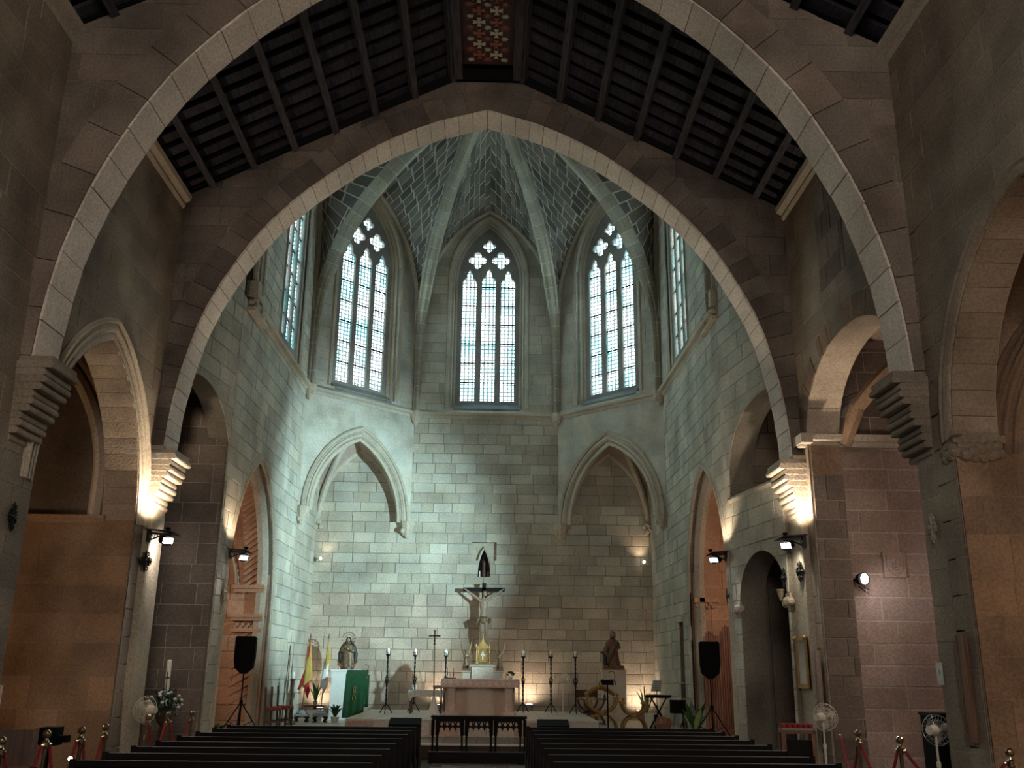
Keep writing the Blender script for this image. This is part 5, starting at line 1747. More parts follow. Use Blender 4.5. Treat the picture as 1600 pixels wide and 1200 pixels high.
for j in range(rows):
    z = 1.29 - j * (1.29 - 0.17) / (rows - 1)
    for i in range(cols):
        x = -0.29 + 0.55 * i / (cols - 1) + (-0.06 * j / (rows - 1) if i == 0 else -0.03 * j / (rows - 1))
        y = -0.245 - 0.018 * math.sin(i * 1.3) * (j / rows) ** 1.5
        grid.append((x, y, z))
fs = [(j * cols + i, (j + 1) * cols + i, (j + 1) * cols + i + 1, j * cols + i + 1) for j in range(rows - 1) for i in range(cols - 1)]
nb_ = len(grid)
back = [(x, y + 0.012, z) for x, y, z in grid]
b.add(grid + back, fs + [tuple(nb_ + q for q in f[::-1]) for f in fs])
b.add([(-0.30, -0.245, 1.285), (0.30, -0.245, 1.285), (0.30, 0.2, 1.425), (-0.30, 0.2, 1.425), (-0.30, -0.245, 1.265), (0.30, -0.245, 1.265), (0.30, 0.2, 1.405), (-0.30, 0.2, 1.405)],
      [(0, 1, 2, 3), (7, 6, 5, 4), (0, 4, 5, 1), (1, 5, 6, 2), (2, 6, 7, 3), (3, 7, 4, 0)])
cl = b.build('green_cloth', 'green_cloth', t)
MB().box(0.24, 0.34, -0.15, 0.0, 0.45, 1.30).build('cloth_fall', 'green_cloth', t)
e = MB()
for z in (0.97, 0.93, 0.86):
    e.tube([(-0.04 + 0.035 * math.cos(2 * PI * k / 10), -0.268, z + 0.025 * math.sin(2 * PI * k / 10)) for k in range(11)], 0.006, 5, cap=False)
e.tube([(-0.08, -0.268, 0.90), (0.0, -0.268, 0.82), (-0.06, -0.268, 0.80)], 0.006, 5)
e.tube([(-0.04 + 0.045 * math.cos(2 * PI * k / 14), -0.27, 0.68 + 0.085 * math.sin(2 * PI * k / 14)) for k in range(15)], 0.007, 5, cap=False)
e.build('gold_embroidery', 'gold', cl)
MB().tube([(0.25, 0.1, 1.38), (0.30, 0.05, 1.52), (0.20, 0.0, 1.58)], 0.007, 6).build('microphone', 'black', t)

def flag(loc, lab, rz, kind):
    t = thing('flag', lab, 'flag', loc, rz)
    MB().tube([(0, 0, 0.3), (0.10, 0, 2.30)], 0.014, 8).build('pole', 'brass' if kind else 'walnut', t)
    MB().lathe([(0.012, 0), (0.03, 0.03), (0.012, 0.06), (0.02, 0.09), (0.001, 0.14)], 8, (0.10, 0, 2.28)).build('finial', 'brass', t)
    # furled cloth hanging from the pole: three long gathered strips
    def strip(name, mat, off, ztop, zbot, wtop, wbot, sw, ph):
        b = MB()
        n = 14
        vs_ = []
        rows_ = 10
        for j in range(rows_):
            f = j / (rows_ - 1)
            z = ztop + (zbot - ztop) * f
            w = wtop + (wbot - wtop) * f
            cx = off * f + 0.10 * (z - 0.3) / 2.0 + sw * f * f
            for k in range(n):
                a = 2 * PI * k / n
                rad = 1 + 0.25 * math.cos(3 * a + ph)
                vs_.append((cx + w * rad * math.cos(a), 0.42 * w * rad * math.sin(a) + 0.02 * math.sin(f * 5 + ph), z + (0.12 * math.cos(a) * f)))
        fs = [(j * n + k, j * n + (k + 1) % n, (j + 1) * n + (k + 1) % n, (j + 1) * n + k) for j in range(rows_ - 1) for k in range(n)]
        fs += [tuple(range(n))[::-1], tuple((rows_ - 1) * n + k for k in range(n))]
        b.add(vs_, fs).build(name, mat, t, True)
    if kind == 0:
        strip('yellow_fold', 'flag_yellow', 0.05, 2.2, 1.05, 0.02, 0.12, 0.0, 0.4)
        strip('red_fold', 'flag_red', -0.05, 1.55, 0.98, 0.03, 0.12, -0.02, 1.3)
        strip('red_tail', 'flag_red', 0.08, 1.25, 0.74, 0.10, 0.03, 0.05, 2.0)
        strip('red_edge', 'flag_red', 0.06, 2.2, 1.5, 0.018, 0.03, -0.08, 2.6)
    else:
        strip('yellow_fold', 'flag_yellow', 0.03, 2.15, 1.55, 0.02, 0.075, 0.03, 0.4)
        strip('white_fold', 'flag_white', 0.04, 1.72, 0.86, 0.07, 0.06, 0.02, 1.2)
        strip('white_tail', 'flag_white', 0.0, 1.45, 1.0, 0.05, 0.11, 0.02, 2.1)
    # carved stand
    MB().lathe([(0.16, 0.22), (0.17, 0.25), (0.12, 0.28), (0.10, 0.31), (0.04, 0.33)], 14).build('stand_top', 'pot_grey', t)
    MB().box(-0.19, 0.19, -0.15, 0.15, 0.17, 0.22).build('stand_board', 'pot_grey', t)
    for k in range(4):
        a = PI / 4 + PI / 2 * k
        MB().tube([(0.13 * math.cos(a), 0.11 * math.sin(a), 0.18), (0.24 * math.cos(a), 0.2 * math.sin(a), 0.12), (0.17 * math.cos(a), 0.15 * math.sin(a), 0.04), (0.24 * math.cos(a), 0.2 * math.sin(a), 0.015)], [0.04, 0.035, 0.025, 0.03], 8).build('stand_leg', 'iron', t)
    return t
flag((-5.0, 28.2, PZ), 'red and yellow flag furled on its pole beside the left wall', 0.0, 0)
flag((-4.48, 28.2, PZ), 'yellow and white flag furled on its pole nearer the pedestal', 0.0, 1)

def blade_leaf(b, base, tip, w, droop=0.15, n=6, side=None):
    base, tip = Vector(base), Vector(tip)
    d = tip - base
    s = side or d.cross(Vector((0, 0, 1)))
    s = Vector(s)
    s = s.normalized() if s.length > 1e-4 else Vector((1, 0, 0))
    L_, R_ = [], []
    for i in range(n + 1):
        f = i / n
        p = base + d * f + Vector((0, 0, droop * math.sin(PI * f * 0.9)))
        ww = w * math.sin(PI * min(1, 0.12 + f * 0.88)) ** 0.8
        L_.append(p + s * ww / 2); R_.append(p - s * ww / 2)
    vs_ = L_ + R_ + [p + Vector((0, 0, 0.004)) for p in L_] + [p + Vector((0, 0, 0.004)) for p in R_]
    m = n + 1
    fs = [(i, i + 1, m + i + 1, m + i) for i in range(n)] + [(2 * m + i, 3 * m + i, 3 * m + i + 1, 2 * m + i + 1) for i in range(n)]
    b.add(vs_, fs)
def plant(name, lab, loc, pot, nleaf, r, h, w, mat, seed, potr=0.11, poth=0.16, up=0.5, droop=0.12, stems=None):
    t = thing(name, lab, 'plant', loc)
    MB().lathe([(potr * 0.72, 0), (potr, poth), (potr * 1.08, poth), (potr * 1.08, poth * 1.12), (potr * 0.9, poth * 1.1)], 14).build('pot', pot, t)
    rn = random.Random(seed)
    for k in range(nleaf):
        a = 2 * PI * k / nleaf + rn.uniform(-0.3, 0.3)
        q = rn.uniform(0.5, 1.0)
        b = MB()
        blade_leaf(b, (0.02 * math.cos(a), 0.02 * math.sin(a), poth), (r * q * math.cos(a), r * q * math.sin(a), poth + h * rn.uniform(up, 1.0) * (1.15 - 0.5 * q)), w, droop)
        b.build('leaf', mat, t)
    if stems:
        for k in range(stems):
            a = rn.uniform(0, 2 * PI)
            MB().tube([(0, 0, poth), (0.03 * math.cos(a), 0.03 * math.sin(a), poth + h * rn.uniform(0.5, 0.9))], 0.008, 6).build('stem', mat, t)
    return t
plant('potted_plant', 'low bushy potted plant at the foot of the green ambo', (-4.08, 28.3, PZ), 'white_plastic', 22, 0.32, 0.36, 0.07, 'dark_leaf', 3, 0.12, 0.14)
t = thing('plant_stand', 'low dark side table with white draped box between the flags', 'table', (-4.74, 28.75, PZ))
MB().box(-0.30, 0.30, -0.16, 0.16, 0.40, 0.44).build('table_top', 'walnut', t)
MB().box(-0.2, 0.22, -0.14, 0.14, 0.0, 0.32).build('draped_box', 'white_cloth', t)
MB().lathe([(0.06, 0.32), (0.04, 0.36), (0.08, 0.4)], 10).build('turned_foot', 'walnut', t)
plant('lily_plant', 'slender leafy plant between the two flags', (-4.74, 28.75, PZ + 0.44), 'pot_grey', 14, 0.26, 0.75, 0.05, 'leaf', 8, 0.07, 0.1, 0.5, 0.08, 4)
t = thing('candle_stand', 'dark pricket candle stand against the left wall near the chairs', 'candlestick', (-5.12, 27.2, PZ))
MB().lathe([(0.16, 0), (0.16, 0.03), (0.04, 0.06), (0.03, 0.3), (0.045, 0.5), (0.03, 0.7), (0.045, 0.95), (0.06, 1.12), (0.09, 1.16), (0.03, 1.18)], 12).build('stand', 'walnut', t)
MB().lathe([(0.035, 1.18), (0.04, 1.22), (0.05, 1.3), (0.03, 1.36)], 10).build('glass_candle', 'glass_globe', t)
tag(MB().tube([(0, 0, 0), (0.06, 0.15, 2.05)], 0.012, 8).build('leaning_pole', 'walnut'), 'thin dark pole leaning on left wall behind the candle stand', 'pole').location = (-5.30, 26.95, PZ)

def make_chair():
    t = thing('church_chair', '', 'chair', group='red seated chairs by the left wall')
    MB().box(-0.22, 0.22, -0.21, 0.21, 0.43, 0.46).build('seat_frame', 'walnut', t)
    MB().box(-0.21, 0.21, -0.20, 0.20, 0.46, 0.50).build('seat', 'red_cloth', t)
    for sx in (-1, 1):
        MB().lathe([(0.022, 0), (0.016, 0.05), (0.022, 0.2), (0.016, 0.3), (0.024, 0.43)], 8, (sx * 0.19, -0.18, 0)).build('leg', 'walnut', t)
        MB().bar((sx * 0.19, 0.19, 0), (sx * 0.19, 0.22, 0.95), 0.04, 0.04).build('rear_post', 'walnut', t)
        MB().box(sx * 0.19 - 0.012, sx * 0.19 + 0.012, -0.17, 0.18, 0.14, 0.17).build('stretcher', 'walnut', t)
        MB().ball((sx * 0.19, 0.22, 0.97), 0.025, 8, 6).build('finial', 'walnut', t)
    MB().box(-0.17, 0.17, 0.19, 0.23, 0.62, 0.90).build('backrest', 'brown_wood', t)
    MB().box(-0.17, 0.17, -0.19, -0.17, 0.18, 0.22).build('front_stretcher', 'walnut', t)
    return t
ch = make_chair()
for i, (y, l) in enumerate(((25.35, 'nearest the door'), (25.95, 'in the middle of three'), (26.55, 'farthest toward the flags'))):
    lab = 'wooden chair with red velvet seat against left wall, ' + l
    if i == 0:
        ch.location = (-5.2, y, PZ); ch.rotation_euler = (0, 0, PI / 2 + 0.25); ch['label'] = lab
    else:
        dup(ch, (-5.2 + 0.03 * i, y, PZ), PI / 2 + 0.25, lab)

# ------------------------------------------------------------------ right of the altar
t = thing('stone_pedestal', 'tall cream pedestal under the statue of a robed saint', 'pedestal', (4.06, 30.2, PZ))
MB().box(-0.34, 0.34, -0.32, 0.32, 0, 1.44).build('shaft', 'altar_stone', t)
MB().box(-0.37, 0.37, -0.35, 0.35, 1.44, 1.50).build('cap', 'altar_stone', t)
t = thing('saint_statue', 'painted statue of a robed saint with a long-necked bird', 'statue', (4.06, 30.2, PZ + 1.5))
MB().box(-0.33, 0.33, -0.24, 0.24, 0, 0.05).build('base', 'old_gold', t)
b = MB()
for k in range(9):
    b.ball((-0.28 + 0.07 * k, -0.14 + 0.05 * (k % 3), 0.08), 0.06, 7, 5)
b.build('rocky_ground', 'old_gold', t)
b = MB()
n, rings = 26, [(0.20, 0.05), (0.19, 0.2), (0.165, 0.4), (0.15, 0.55), (0.17, 0.72), (0.175, 0.82), (0.12, 0.90), (0.05, 0.94), (0.045, 0.98)]
vs_, fs = [], []
for r, z in rings:
    for k in range(n):
        a = 2 * PI * k / n
        q = r * (1 + 0.10 * math.cos(6 * a + z * 4) * max(0, 1.05 - z))
        vs_.append((q * math.cos(a) + 0.04 * (0.5 - z), q * 0.72 * math.sin(a), z))
for i in range(len(rings) - 1):
    for k in range(n):
        fs.append((i * n + k, i * n + (k + 1) % n, (i + 1) * n + (k + 1) % n, (i + 1) * n + k))
fs += [tuple(range(n))[::-1], tuple((len(rings) - 1) * n + k for k in range(n))]
b.add(vs_, fs)
b.tube([(0.14, 0, 0.83), (0.19, -0.08, 0.66), (0.08, -0.17, 0.60)], [0.055, 0.05, 0.035], 8)
b.tube([(-0.14, 0, 0.83), (-0.2, -0.05, 0.64), (-0.2, -0.12, 0.5)], [0.055, 0.05, 0.035], 8)
b.tube([(-0.17, 0.02, 0.8), (-0.21, 0.05, 0.55), (-0.16, 0.06, 0.3)], [0.05, 0.075, 0.05], 8)
fuse(b, 'robe', 'robe_red', t, 0.018, 2)
b = MB()
b.tube([(0.13, -0.02, 0.86), (0.02, -0.13, 0.7), (-0.1, -0.13, 0.45), (-0.17, -0.06, 0.2)], [0.06, 0.075, 0.08, 0.06], 8)
b.tube([(-0.13, 0.06, 0.86), (-0.2, 0.08, 0.6), (-0.2, 0.08, 0.15)], [0.06, 0.09, 0.08], 8)
fuse(b, 'mantle', 'robe_gold', t, 0.018, 2)
b = MB().ball((0.0, -0.03, 1.06), 0.078, 12, 8, (0.82, 0.95, 1.15)); b.ball((0, -0.11, 1.05), 0.013, 6, 4)
b.build('head', 'flesh', t, True)
MB().lathe([(0.085, 0.94), (0.092, 1.05), (0.08, 1.12), (0.02, 1.16)], 12, (0, 0.015, 0)).build('hair', 'walnut', t, True)
for x, y, z in ((0.08, -0.19, 0.60), (-0.2, -0.14, 0.48)):
    MB().ball((x, y, z), 0.032, 8, 6, (0.8, 1.2, 0.9)).build('hand', 'flesh', t, True)
b = MB()
b.tube([(-0.22, -0.02, 0.12), (-0.25, -0.05, 0.26), (-0.27, -0.06, 0.36), (-0.31, -0.07, 0.48), (-0.33, -0.09, 0.54), (-0.37, -0.12, 0.52), (-0.39, -0.15, 0.46)], [0.07, 0.085, 0.06, 0.03, 0.026, 0.03, 0.012], 8)
b.tube([(-0.22, 0.0, 0.2), (-0.18, 0.06, 0.1)], [0.06, 0.02], 8)
fuse(b, 'bird', 'dark_feather', t, 0.014, 2)
def xchair(name, lab, loc, rz, mat, w=0.78, h=0.72, back=True):
    t = thing(name, lab, 'chair', loc, rz)
    hw = w / 2
    for y in (-0.22, 0.22):
        up = [(hw * 1.0 * s_, y, 0) for s_ in (0,)]
        # lower arch and upper cup meeting at the middle boss
        lo = [(-hw + hw * (1 - math.cos(PI * i / 12)), y, h * 0.48 * math.sin(PI * i / 12)) for i in range(13)]
        cu = [(-hw + hw * (1 - math.cos(PI * i / 12)), y, h - h * 0.47 * math.sin(PI * i / 12)) for i in range(13)]
        MB().tube(lo, 0.042, 8, flat=0.8).build('lower_arc', mat, t)
        MB().tube(cu, 0.042, 8, flat=0.8).build('upper_arc', mat, t)
        MB().ball((0, y, h * 0.5), 0.065, 10, 6).build('boss', mat, t)
    for s in (-1, 1):
        MB().box(s * hw - 0.045, s * hw + 0.045, -0.30, 0.30, h - 0.02, h + 0.03).build('armrest', mat, t)
        MB().lathe([(0.05, 0), (0.03, 0.05), (0.045, 0.09), (0.02, 0.12)], 8, (s * hw, -0.27, h + 0.02)).build('arm_knob', mat, t)
        MB().box(s * hw - 0.03, s * hw + 0.03, -0.26, 0.26, 0, 0.04).build('runner', mat, t)
    MB().box(-hw * 0.62, hw * 0.62, -0.20, 0.20, h * 0.56, h * 0.60).build('seat', 'red_cloth', t)
    if back:
        MB().box(-hw, hw, 0.24, 0.28, h + 0.06, h + 0.26).build('back_rail', mat, t)
        for s in (-1, 1):
            MB().box(s * hw - 0.03, s * hw + 0.03, 0.24, 0.28, h, h + 0.26).build('back_post', mat, t)
    return t
xc = xchair('folding_armchair', 'gilded folding armchair with crested arms behind the microphone stand', (3.30, 26.9, PZ), 0.0, 'gold', 0.80, 0.76, False)
MB().tube([(-0.42, 0.26, 0.86), (-0.2, 0.26, 0.98), (0.0, 0.26, 1.06), (0.2, 0.26, 0.98), (0.40, 0.26, 0.84)], [0.05, 0.06, 0.075, 0.06, 0.04], 8).build('crest_rail', 'gold', xc)
xchair('folding_stool', 'lower gilded folding stool without a back beside the gilded armchair', (4.14, 26.7, PZ), 0.0, 'gold', 0.62, 0.66, False)
xchair('dark_folding_armchair', 'dark wooden folding armchair with back board behind the gilded one', (3.2, 28.7, PZ), 0.35, 'walnut', 0.62, 0.68, True)
t = thing('microphone_stand', 'black stand with reading desk and gooseneck lamp before gilded armchair', 'microphone stand', (3.39, 26.2, PZ))
MB().tube([(0, 0, 0.02), (0, 0, 1.14)], 0.018, 8).build('pole', 'black', t)
MB().lathe([(0.15, 0), (0.15, 0.02), (0.03, 0.04)], 16).build('base', 'black', t)
MB().add([(-0.16, -0.10, 1.14), (0.16, -0.10, 1.14), (0.16, 0.10, 1.26), (-0.16, 0.10, 1.26), (-0.16, -0.10, 1.12), (0.16, -0.10, 1.12), (0.16, 0.10, 1.24), (-0.16, 0.10, 1.24)],
         [(0, 1, 2, 3), (7, 6, 5, 4), (0, 4, 5, 1), (1, 5, 6, 2), (2, 6, 7, 3), (3, 7, 4, 0)]).build('desk', 'black', t)
MB().box(-0.10, 0.06, -0.06, 0.06, 1.245, 1.255).build('paper_sheet', 'paper', t)
for s in (-1, 1):
    MB().tube([(s * 0.1, 0, 1.18), (s * 0.2, -0.02, 1.22), (s * 0.22, -0.04, 1.12)], 0.012, 6).build('clamp', 'black', t)
MB().tube([(0.17, 0.02, 1.2), (0.21, 0.0, 1.36), (0.17, -0.02, 1.45), (0.09, -0.05, 1.48), (0.05, -0.06, 1.44)], 0.009, 6).build('gooseneck', 'black', t)
plant('dracaena_plant', 'tall spiky dracaena in a pot by the right corner', (4.78, 28.6, PZ), 'terracotta', 22, 0.38, 1.0, 0.05, 'pale_leaf', 12, 0.14, 0.25, 0.35, 0.16, 2)
t = thing('linen_basket', 'pale cylindrical basket by the right corner uplight', 'basket', (4.80, 27.75, PZ))
MB().lathe([(0.17, 0), (0.20, 0.30), (0.20, 0.36), (0.18, 0.36), (0.16, 0.1)], 18).build('body', 'white_plastic', t)
for k in range(14):
    a = 2 * PI * k / 14
    MB().tube([(0.175 * math.cos(a), 0.175 * math.sin(a), 0.02), (0.202 * math.cos(a), 0.202 * math.sin(a), 0.33)], 0.008, 5).build('wicker_rib', 'white_plastic', t)
t = thing('keyboard', 'black electronic keyboard on a folding stand by right wall', 'keyboard', (4.80, 26.55, PZ), -0.2)
MB().box(-0.34, 0.34, -0.14, 0.14, 0.80, 0.88).build('case', 'black', t)
k_ = MB()
for i in range(22):
    k_.box(-0.31 + i * 0.0283, -0.31 + i * 0.0283 + 0.025, -0.13, 0.0, 0.88, 0.89)
k_.build('white_keys', 'white_paint', t)
for s in (-1, 1):
    MB().bar((s * 0.24, -0.12, 0.02), (-s * 0.2, 0.0, 0.80), 0.03, 0.03).build('stand_leg', 'black', t)
    MB().bar((s * 0.26, 0.12, 0.02), (-s * 0.2, 0.12, 0.80), 0.03, 0.03).build('stand_leg', 'black', t)
t = thing('music_stand', 'music stand holding a printed white score above the keyboard', 'music stand', (4.84, 27.05, PZ))
MB().tube([(0, 0, 0.1), (0, 0, 0.98)], 0.012, 8).build('pole', 'black', t)
for k in range(3):
    a = 2 * PI * k / 3
    MB().tube([(0, 0, 0.25), (0.22 * math.cos(a), 0.22 * math.sin(a), 0.0)], 0.009, 6).build('leg', 'black', t)
sc = MB().add([(-0.16, 0, 0.95), (0.12, 0, 0.95), (0.18, 0.08, 1.25), (-0.08, 0.08, 1.25), (-0.16, 0.012, 0.95), (0.12, 0.012, 0.95), (0.18, 0.092, 1.25), (-0.08, 0.092, 1.25)],
              [(3, 2, 1, 0), (4, 5, 6, 7), (0, 1, 5, 4), (1, 2, 6, 5), (2, 3, 7, 6), (3, 0, 4, 7)]).build('score', 'paper', t)
for k in range(5):
    f = 0.15 + k * 0.17
    MB().bar((-0.13 + 0.08 * f, 0.08 * f - 0.004, 0.95 + 0.3 * f), (0.10 + 0.06 * f, 0.08 * f - 0.004, 0.95 + 0.3 * f), 0.006, 0.02).build('staff_line', 'black', sc)
t = thing('drum', 'dark drum on a stand beside the keyboard', 'drum', (5.16, 25.75, PZ))
MB().lathe([(0.20, 0.45), (0.21, 0.46), (0.21, 0.80), (0.20, 0.81)], 20).build('shell', 'black', t)
MB().lathe([(0.215, 0.78), (0.22, 0.80), (0.215, 0.82)], 20).build('rim', 'steel', t)
for k in range(3):
    a = 2 * PI * k / 3
    MB().tube([(0.1 * math.cos(a), 0.1 * math.sin(a), 0.45), (0.22 * math.cos(a), 0.22 * math.sin(a), 0)], 0.012, 6).build('leg', 'steel', t)
t = thing('cymbal_stand', 'thin cymbal on a black stand by the right wall cupboard', 'cymbal', (5.14, 25.05, PZ))
MB().tube([(0, 0, 0.15), (0, 0, 1.22)], 0.012, 8).build('pole', 'black', t)
MB().lathe([(0.19, 1.20), (0.06, 1.215), (0.03, 1.235), (0.005, 1.24)], 20).build('cymbal', 'steel', t)
for k in range(3):
    a = 2 * PI * k / 3
    MB().tube([(0, 0, 0.3), (0.2 * math.cos(a), 0.2 * math.sin(a), 0)], 0.01, 6).build('leg', 'black', t)
t = thing('instrument_case', 'reddish brown instrument case lying under the drum', 'case', (4.72, 25.55, PZ), 0.2)
MB().lathe([(0.02, 0.0), (0.17, 0.06), (0.2, 0.2), (0.17, 0.33), (0.02, 0.38)], 16, (0, 0, 0), 1.2, 0.8).build('shell', 'brown_wood', t)
MB().box(-0.22, -0.18, -0.05, 0.05, 0.0, 0.42).build('handle_strap', 'black', t)
t = plant('broadleaf_plant', 'big glossy dark-leaved plant before the right speaker stand', (5.28, 24.3, PZ), 'terracotta', 0, 0.3, 0.5, 0.2, 'dark_leaf', 4, 0.12, 0.14)
rn = random.Random(21)
for k in range(9):
    a = 2 * PI * k / 9 + 0.3
    b = MB()
    blade_leaf(b, (0.02 * math.cos(a), 0.02 * math.sin(a), 0.14), (0.30 * math.cos(a), 0.16 * math.sin(a), 0.44 + 0.16 * (k % 3)), 0.17, 0.06, 6, (math.cos(a + 1.3), 0.3, 0.2))
    b.build('leaf', 'pale_leaf' if k % 4 == 3 else 'dark_leaf', t)
# ------------------------------------------------------------------ loudspeakers
def speaker(loc, rz, lab):
    t = thing('loudspeaker', lab, 'loudspeaker', loc, rz, 'loudspeakers on tripods')
    o = [(-0.20, 2.16), (-0.23, 2.12), (-0.23, 1.66), (-0.20, 1.46), (-0.05, 1.33), (0.05, 1.33), (0.20, 1.46), (0.23, 1.66), (0.23, 2.12), (0.20, 2.16)]
    MB().prism(o[::-1] if area(o) < 0 else o, FY(0), -0.30, 0.0).build('cabinet', 'black', t)
    o2 = [(x * 0.92, 1.745 + (z - 1.745) * 0.93) for x, z in o]
    MB().prism(o2[::-1] if area(o2) < 0 else o2, FY(0), -0.01, 0.015).build('grille', 'black', t)
    MB().tube([(0, 0.15, 0.02), (0, 0.15, 0.75)], 0.022, 10).build('lower_pole', 'black', t)
    MB().tube([(0, 0.15, 0.7), (0, 0.15, 1.40)], 0.016, 10).build('upper_pole', 'black', t)
    MB().lathe([(0.035, 0.66), (0.04, 0.68), (0.04, 0.74), (0.03, 0.76)], 10, (0, 0.15, 0)).build('clamp', 'black', t)
    for k in range(3):
        a = PI / 2 + 2 * PI * k / 3 + PI / 3
        MB().tube([(0.03 * math.cos(a), 0.15 + 0.03 * math.sin(a), 0.68), (0.52 * math.cos(a), 0.15 + 0.52 * math.sin(a), 0.015)], 0.014, 8).build('leg', 'black', t)
        MB().tube([(0.02 * math.cos(a), 0.15 + 0.02 * math.sin(a), 0.18), (0.30 * math.cos(a), 0.15 + 0.30 * math.sin(a), 0.29)], 0.009, 8).build('brace', 'black', t)
    return t
speaker((-5.36, 22.6, PZ), 0.12, 'black loudspeaker on a tripod before the left pointed doorway')
speaker((5.30, 22.4, PZ), -0.15, 'black loudspeaker on a tripod before the right pointed doorway')
plant('trailing_plant', 'low trailing plant on the floor by left speaker tripod', (-5.55, 21.6, PZ), 'pot_grey', 24, 0.42, 0.22, 0.06, 'dark_leaf', 31, 0.13, 0.08)
# wooden pipe screen in the right doorway
t = thing('pipe_screen', 'reddish wooden organ pipes standing inside the right doorway', 'organ', (5.72, 24.9, PZ))
for k in range(15):
    MB().box(0.005 + k * 0.062, 0.055 + k * 0.062, 0.0, 0.06, 0.05, 2.35 + 0.10 * math.sin(k * 0.9) + 0.30 * k / 14).build('pipe', 'pipe_wood', t)
MB().box(-0.02, 0.95, -0.05, 0.12, 0.0, 0.12).build('base_board', 'pipe_wood', t)
MB().box(0.0, 0.94, 0.06, 0.1, 1.3, 1.42).build('cross_rail', 'pipe_wood', t)

# ------------------------------------------------------------------ lamps
def wall_lamp(lab, base, s, length, flood_dir, flood_e, flood_col, up_e, up_col, up_target, spot=1.5, second=None):
    """iron bracket with a shield plate, a floodlight under it an uplight above; second adds a fill head"""
    x, y, z = base
    t = thing('wall_lamp', lab, 'lamp', base, 0.0, 'bracket lamps on the piers')
    MB().box(*sorted((0, s * 0.05)), -0.06, 0.06, -0.14, 0.10).build('wall_plate', 'iron', t)
    b = MB().bar((0, 0, 0.03), (s * length * 0.75, -0.02, 0.0), 0.03, 0.04)
    b.tube([(s * 0.03, 0, -0.11), (s * 0.16, 0, -0.05), (s * 0.3, 0, 0.0)], 0.014, 6)
    for k in range(3):
        b.tube([(s * (0.06 + 0.1 * k) + 0.035 * math.cos(i * 0.9), -0.01, -0.03 + 0.035 * math.sin(i * 0.9)) for i in range(7)], 0.008, 5)
    b.build('bracket_arm', 'iron', t)
    MB().add([(0, -0.17, 0.07), (s * length * 0.8, -0.15, 0.04), (s * length, -0.10, -0.02), (s * length, 0.10, -0.02), (s * length * 0.8, 0.15, 0.04), (0, 0.17, 0.07),
              (0, -0.17, 0.09), (s * length * 0.8, -0.15, 0.06), (s * length, -0.10, 0.0), (s * length, 0.10, 0.0), (s * length * 0.8, 0.15, 0.06), (0, 0.17, 0.09)],
             [(0, 1, 2, 3, 4, 5), (11, 10, 9, 8, 7, 6)] + [(i, 6 + i, 6 + (i + 1) % 6, (i + 1) % 6) for i in range(6)]).build('shield_plate', 'iron', t)
    c = Vector((s * length * 0.72, -0.10, -0.12))
    d = Vector(flood_dir).normalized()
    rot = d.to_track_quat('-Z', 'Y').to_matrix().to_4x4()
    h = MB().lathe([(0.05, 0.10), (0.09, 0.05), (0.115, 0.0), (0.105, 0.0), (0.06, 0.03)], 14).build('flood_housing', 'black', t)
    h.matrix_local = Matrix.Translation(c) @ rot
    f = MB().box(-0.085, 0.085, -0.055, 0.055, -0.004, 0.004).build('lamp_face', 'led', h)
    if flood_e:
        p = Vector(base) + c + d * 0.04
        lamp('SPOT', 'wall_lamp_beam', p, flood_e, flood_col, p + d, spot_size=spot, spot_blend=0.6, shadow_soft_size=0.06)
    if second:  # added rear head, extra fill with no lamp of its own there
        tg, e2, col2, sp2 = second
        p2 = Vector(base) + Vector((s * length * 0.45, 0.10, -0.08))
        d2 = (Vector(tg) - p2).normalized()
        h2 = MB().lathe([(0.04, 0.10), (0.07, 0.05), (0.085, 0.0), (0.08, 0.0), (0.05, 0.03)], 14).build('added_flood_housing', 'black', t)
        h2.matrix_local = Matrix.Translation(p2 - Vector(base)) @ d2.to_track_quat('-Z', 'Y').to_matrix().to_4x4()
        lamp('SPOT', 'wall_lamp_fill_beam', p2 + d2 * 0.05, e2, col2, tg, spot_size=sp2, spot_blend=0.8, shadow_soft_size=0.08)
    if up_e:
        u = Vector(base) + Vector((s * 0.40, -0.22, 0.20))
        b = MB().lathe([(0.035, 0), (0.05, 0.05), (0.045, 0.055), (0.02, 0.03)], 12, (s * 0.40, -0.12, 0.06)); b.build('uplight_cup', 'black', t)
        lamp('SPOT', 'wall_lamp_uplight', u, up_e, up_col, up_target, spot_size=2.2, spot_blend=0.8, shadow_soft_size=0.05)
    return t
wall_lamp('iron bracket lamp on the pier under the left stepped corbel', (-6.02, 17.40, 4.05), 1, 0.58, (0.35, -0.6, -0.6), 40, (1, 0.93, 0.84), 170, WARM, (-5.95, 17.45, 5.4), 2.6, ((-6.5, 20.5, 2.5), 45, (1.0, 0.9, 0.82), 2.4))
wall_lamp('iron bracket lamp on the pier under the right stepped corbel', (6.04, 17.40, 4.12), -1, 0.55, (-0.35, -0.6, -0.6), 40, (1, 0.93, 0.84), 170, WARM, (5.95, 17.45, 5.4), 2.6, ((5.8, 18.6, 2.2), 30, (1.0, 0.9, 0.72), 2.0))
wall_lamp('iron bracket lamp beside the left pointed doorway', (-5.58, 21.30, 4.18), 1, 0.50, (0.3, -0.55, -0.7), 30, (1, 0.95, 0.88), 45, WARM, (-5.6, 21.3, 6.0), 2.0)
wall_lamp('iron bracket lamp beside the right pointed doorway', (5.50, 21.10, 4.25), -1, 0.46, (-0.3, -0.55, -0.7), 30, (1, 0.95, 0.88), 45, WARM, (5.5, 21.2, 6.0), 2.0, ((-5.4, 30.6, 5.4), 6500, COOL, 0.95))  # rear head added for the cool wash on the left apse corner

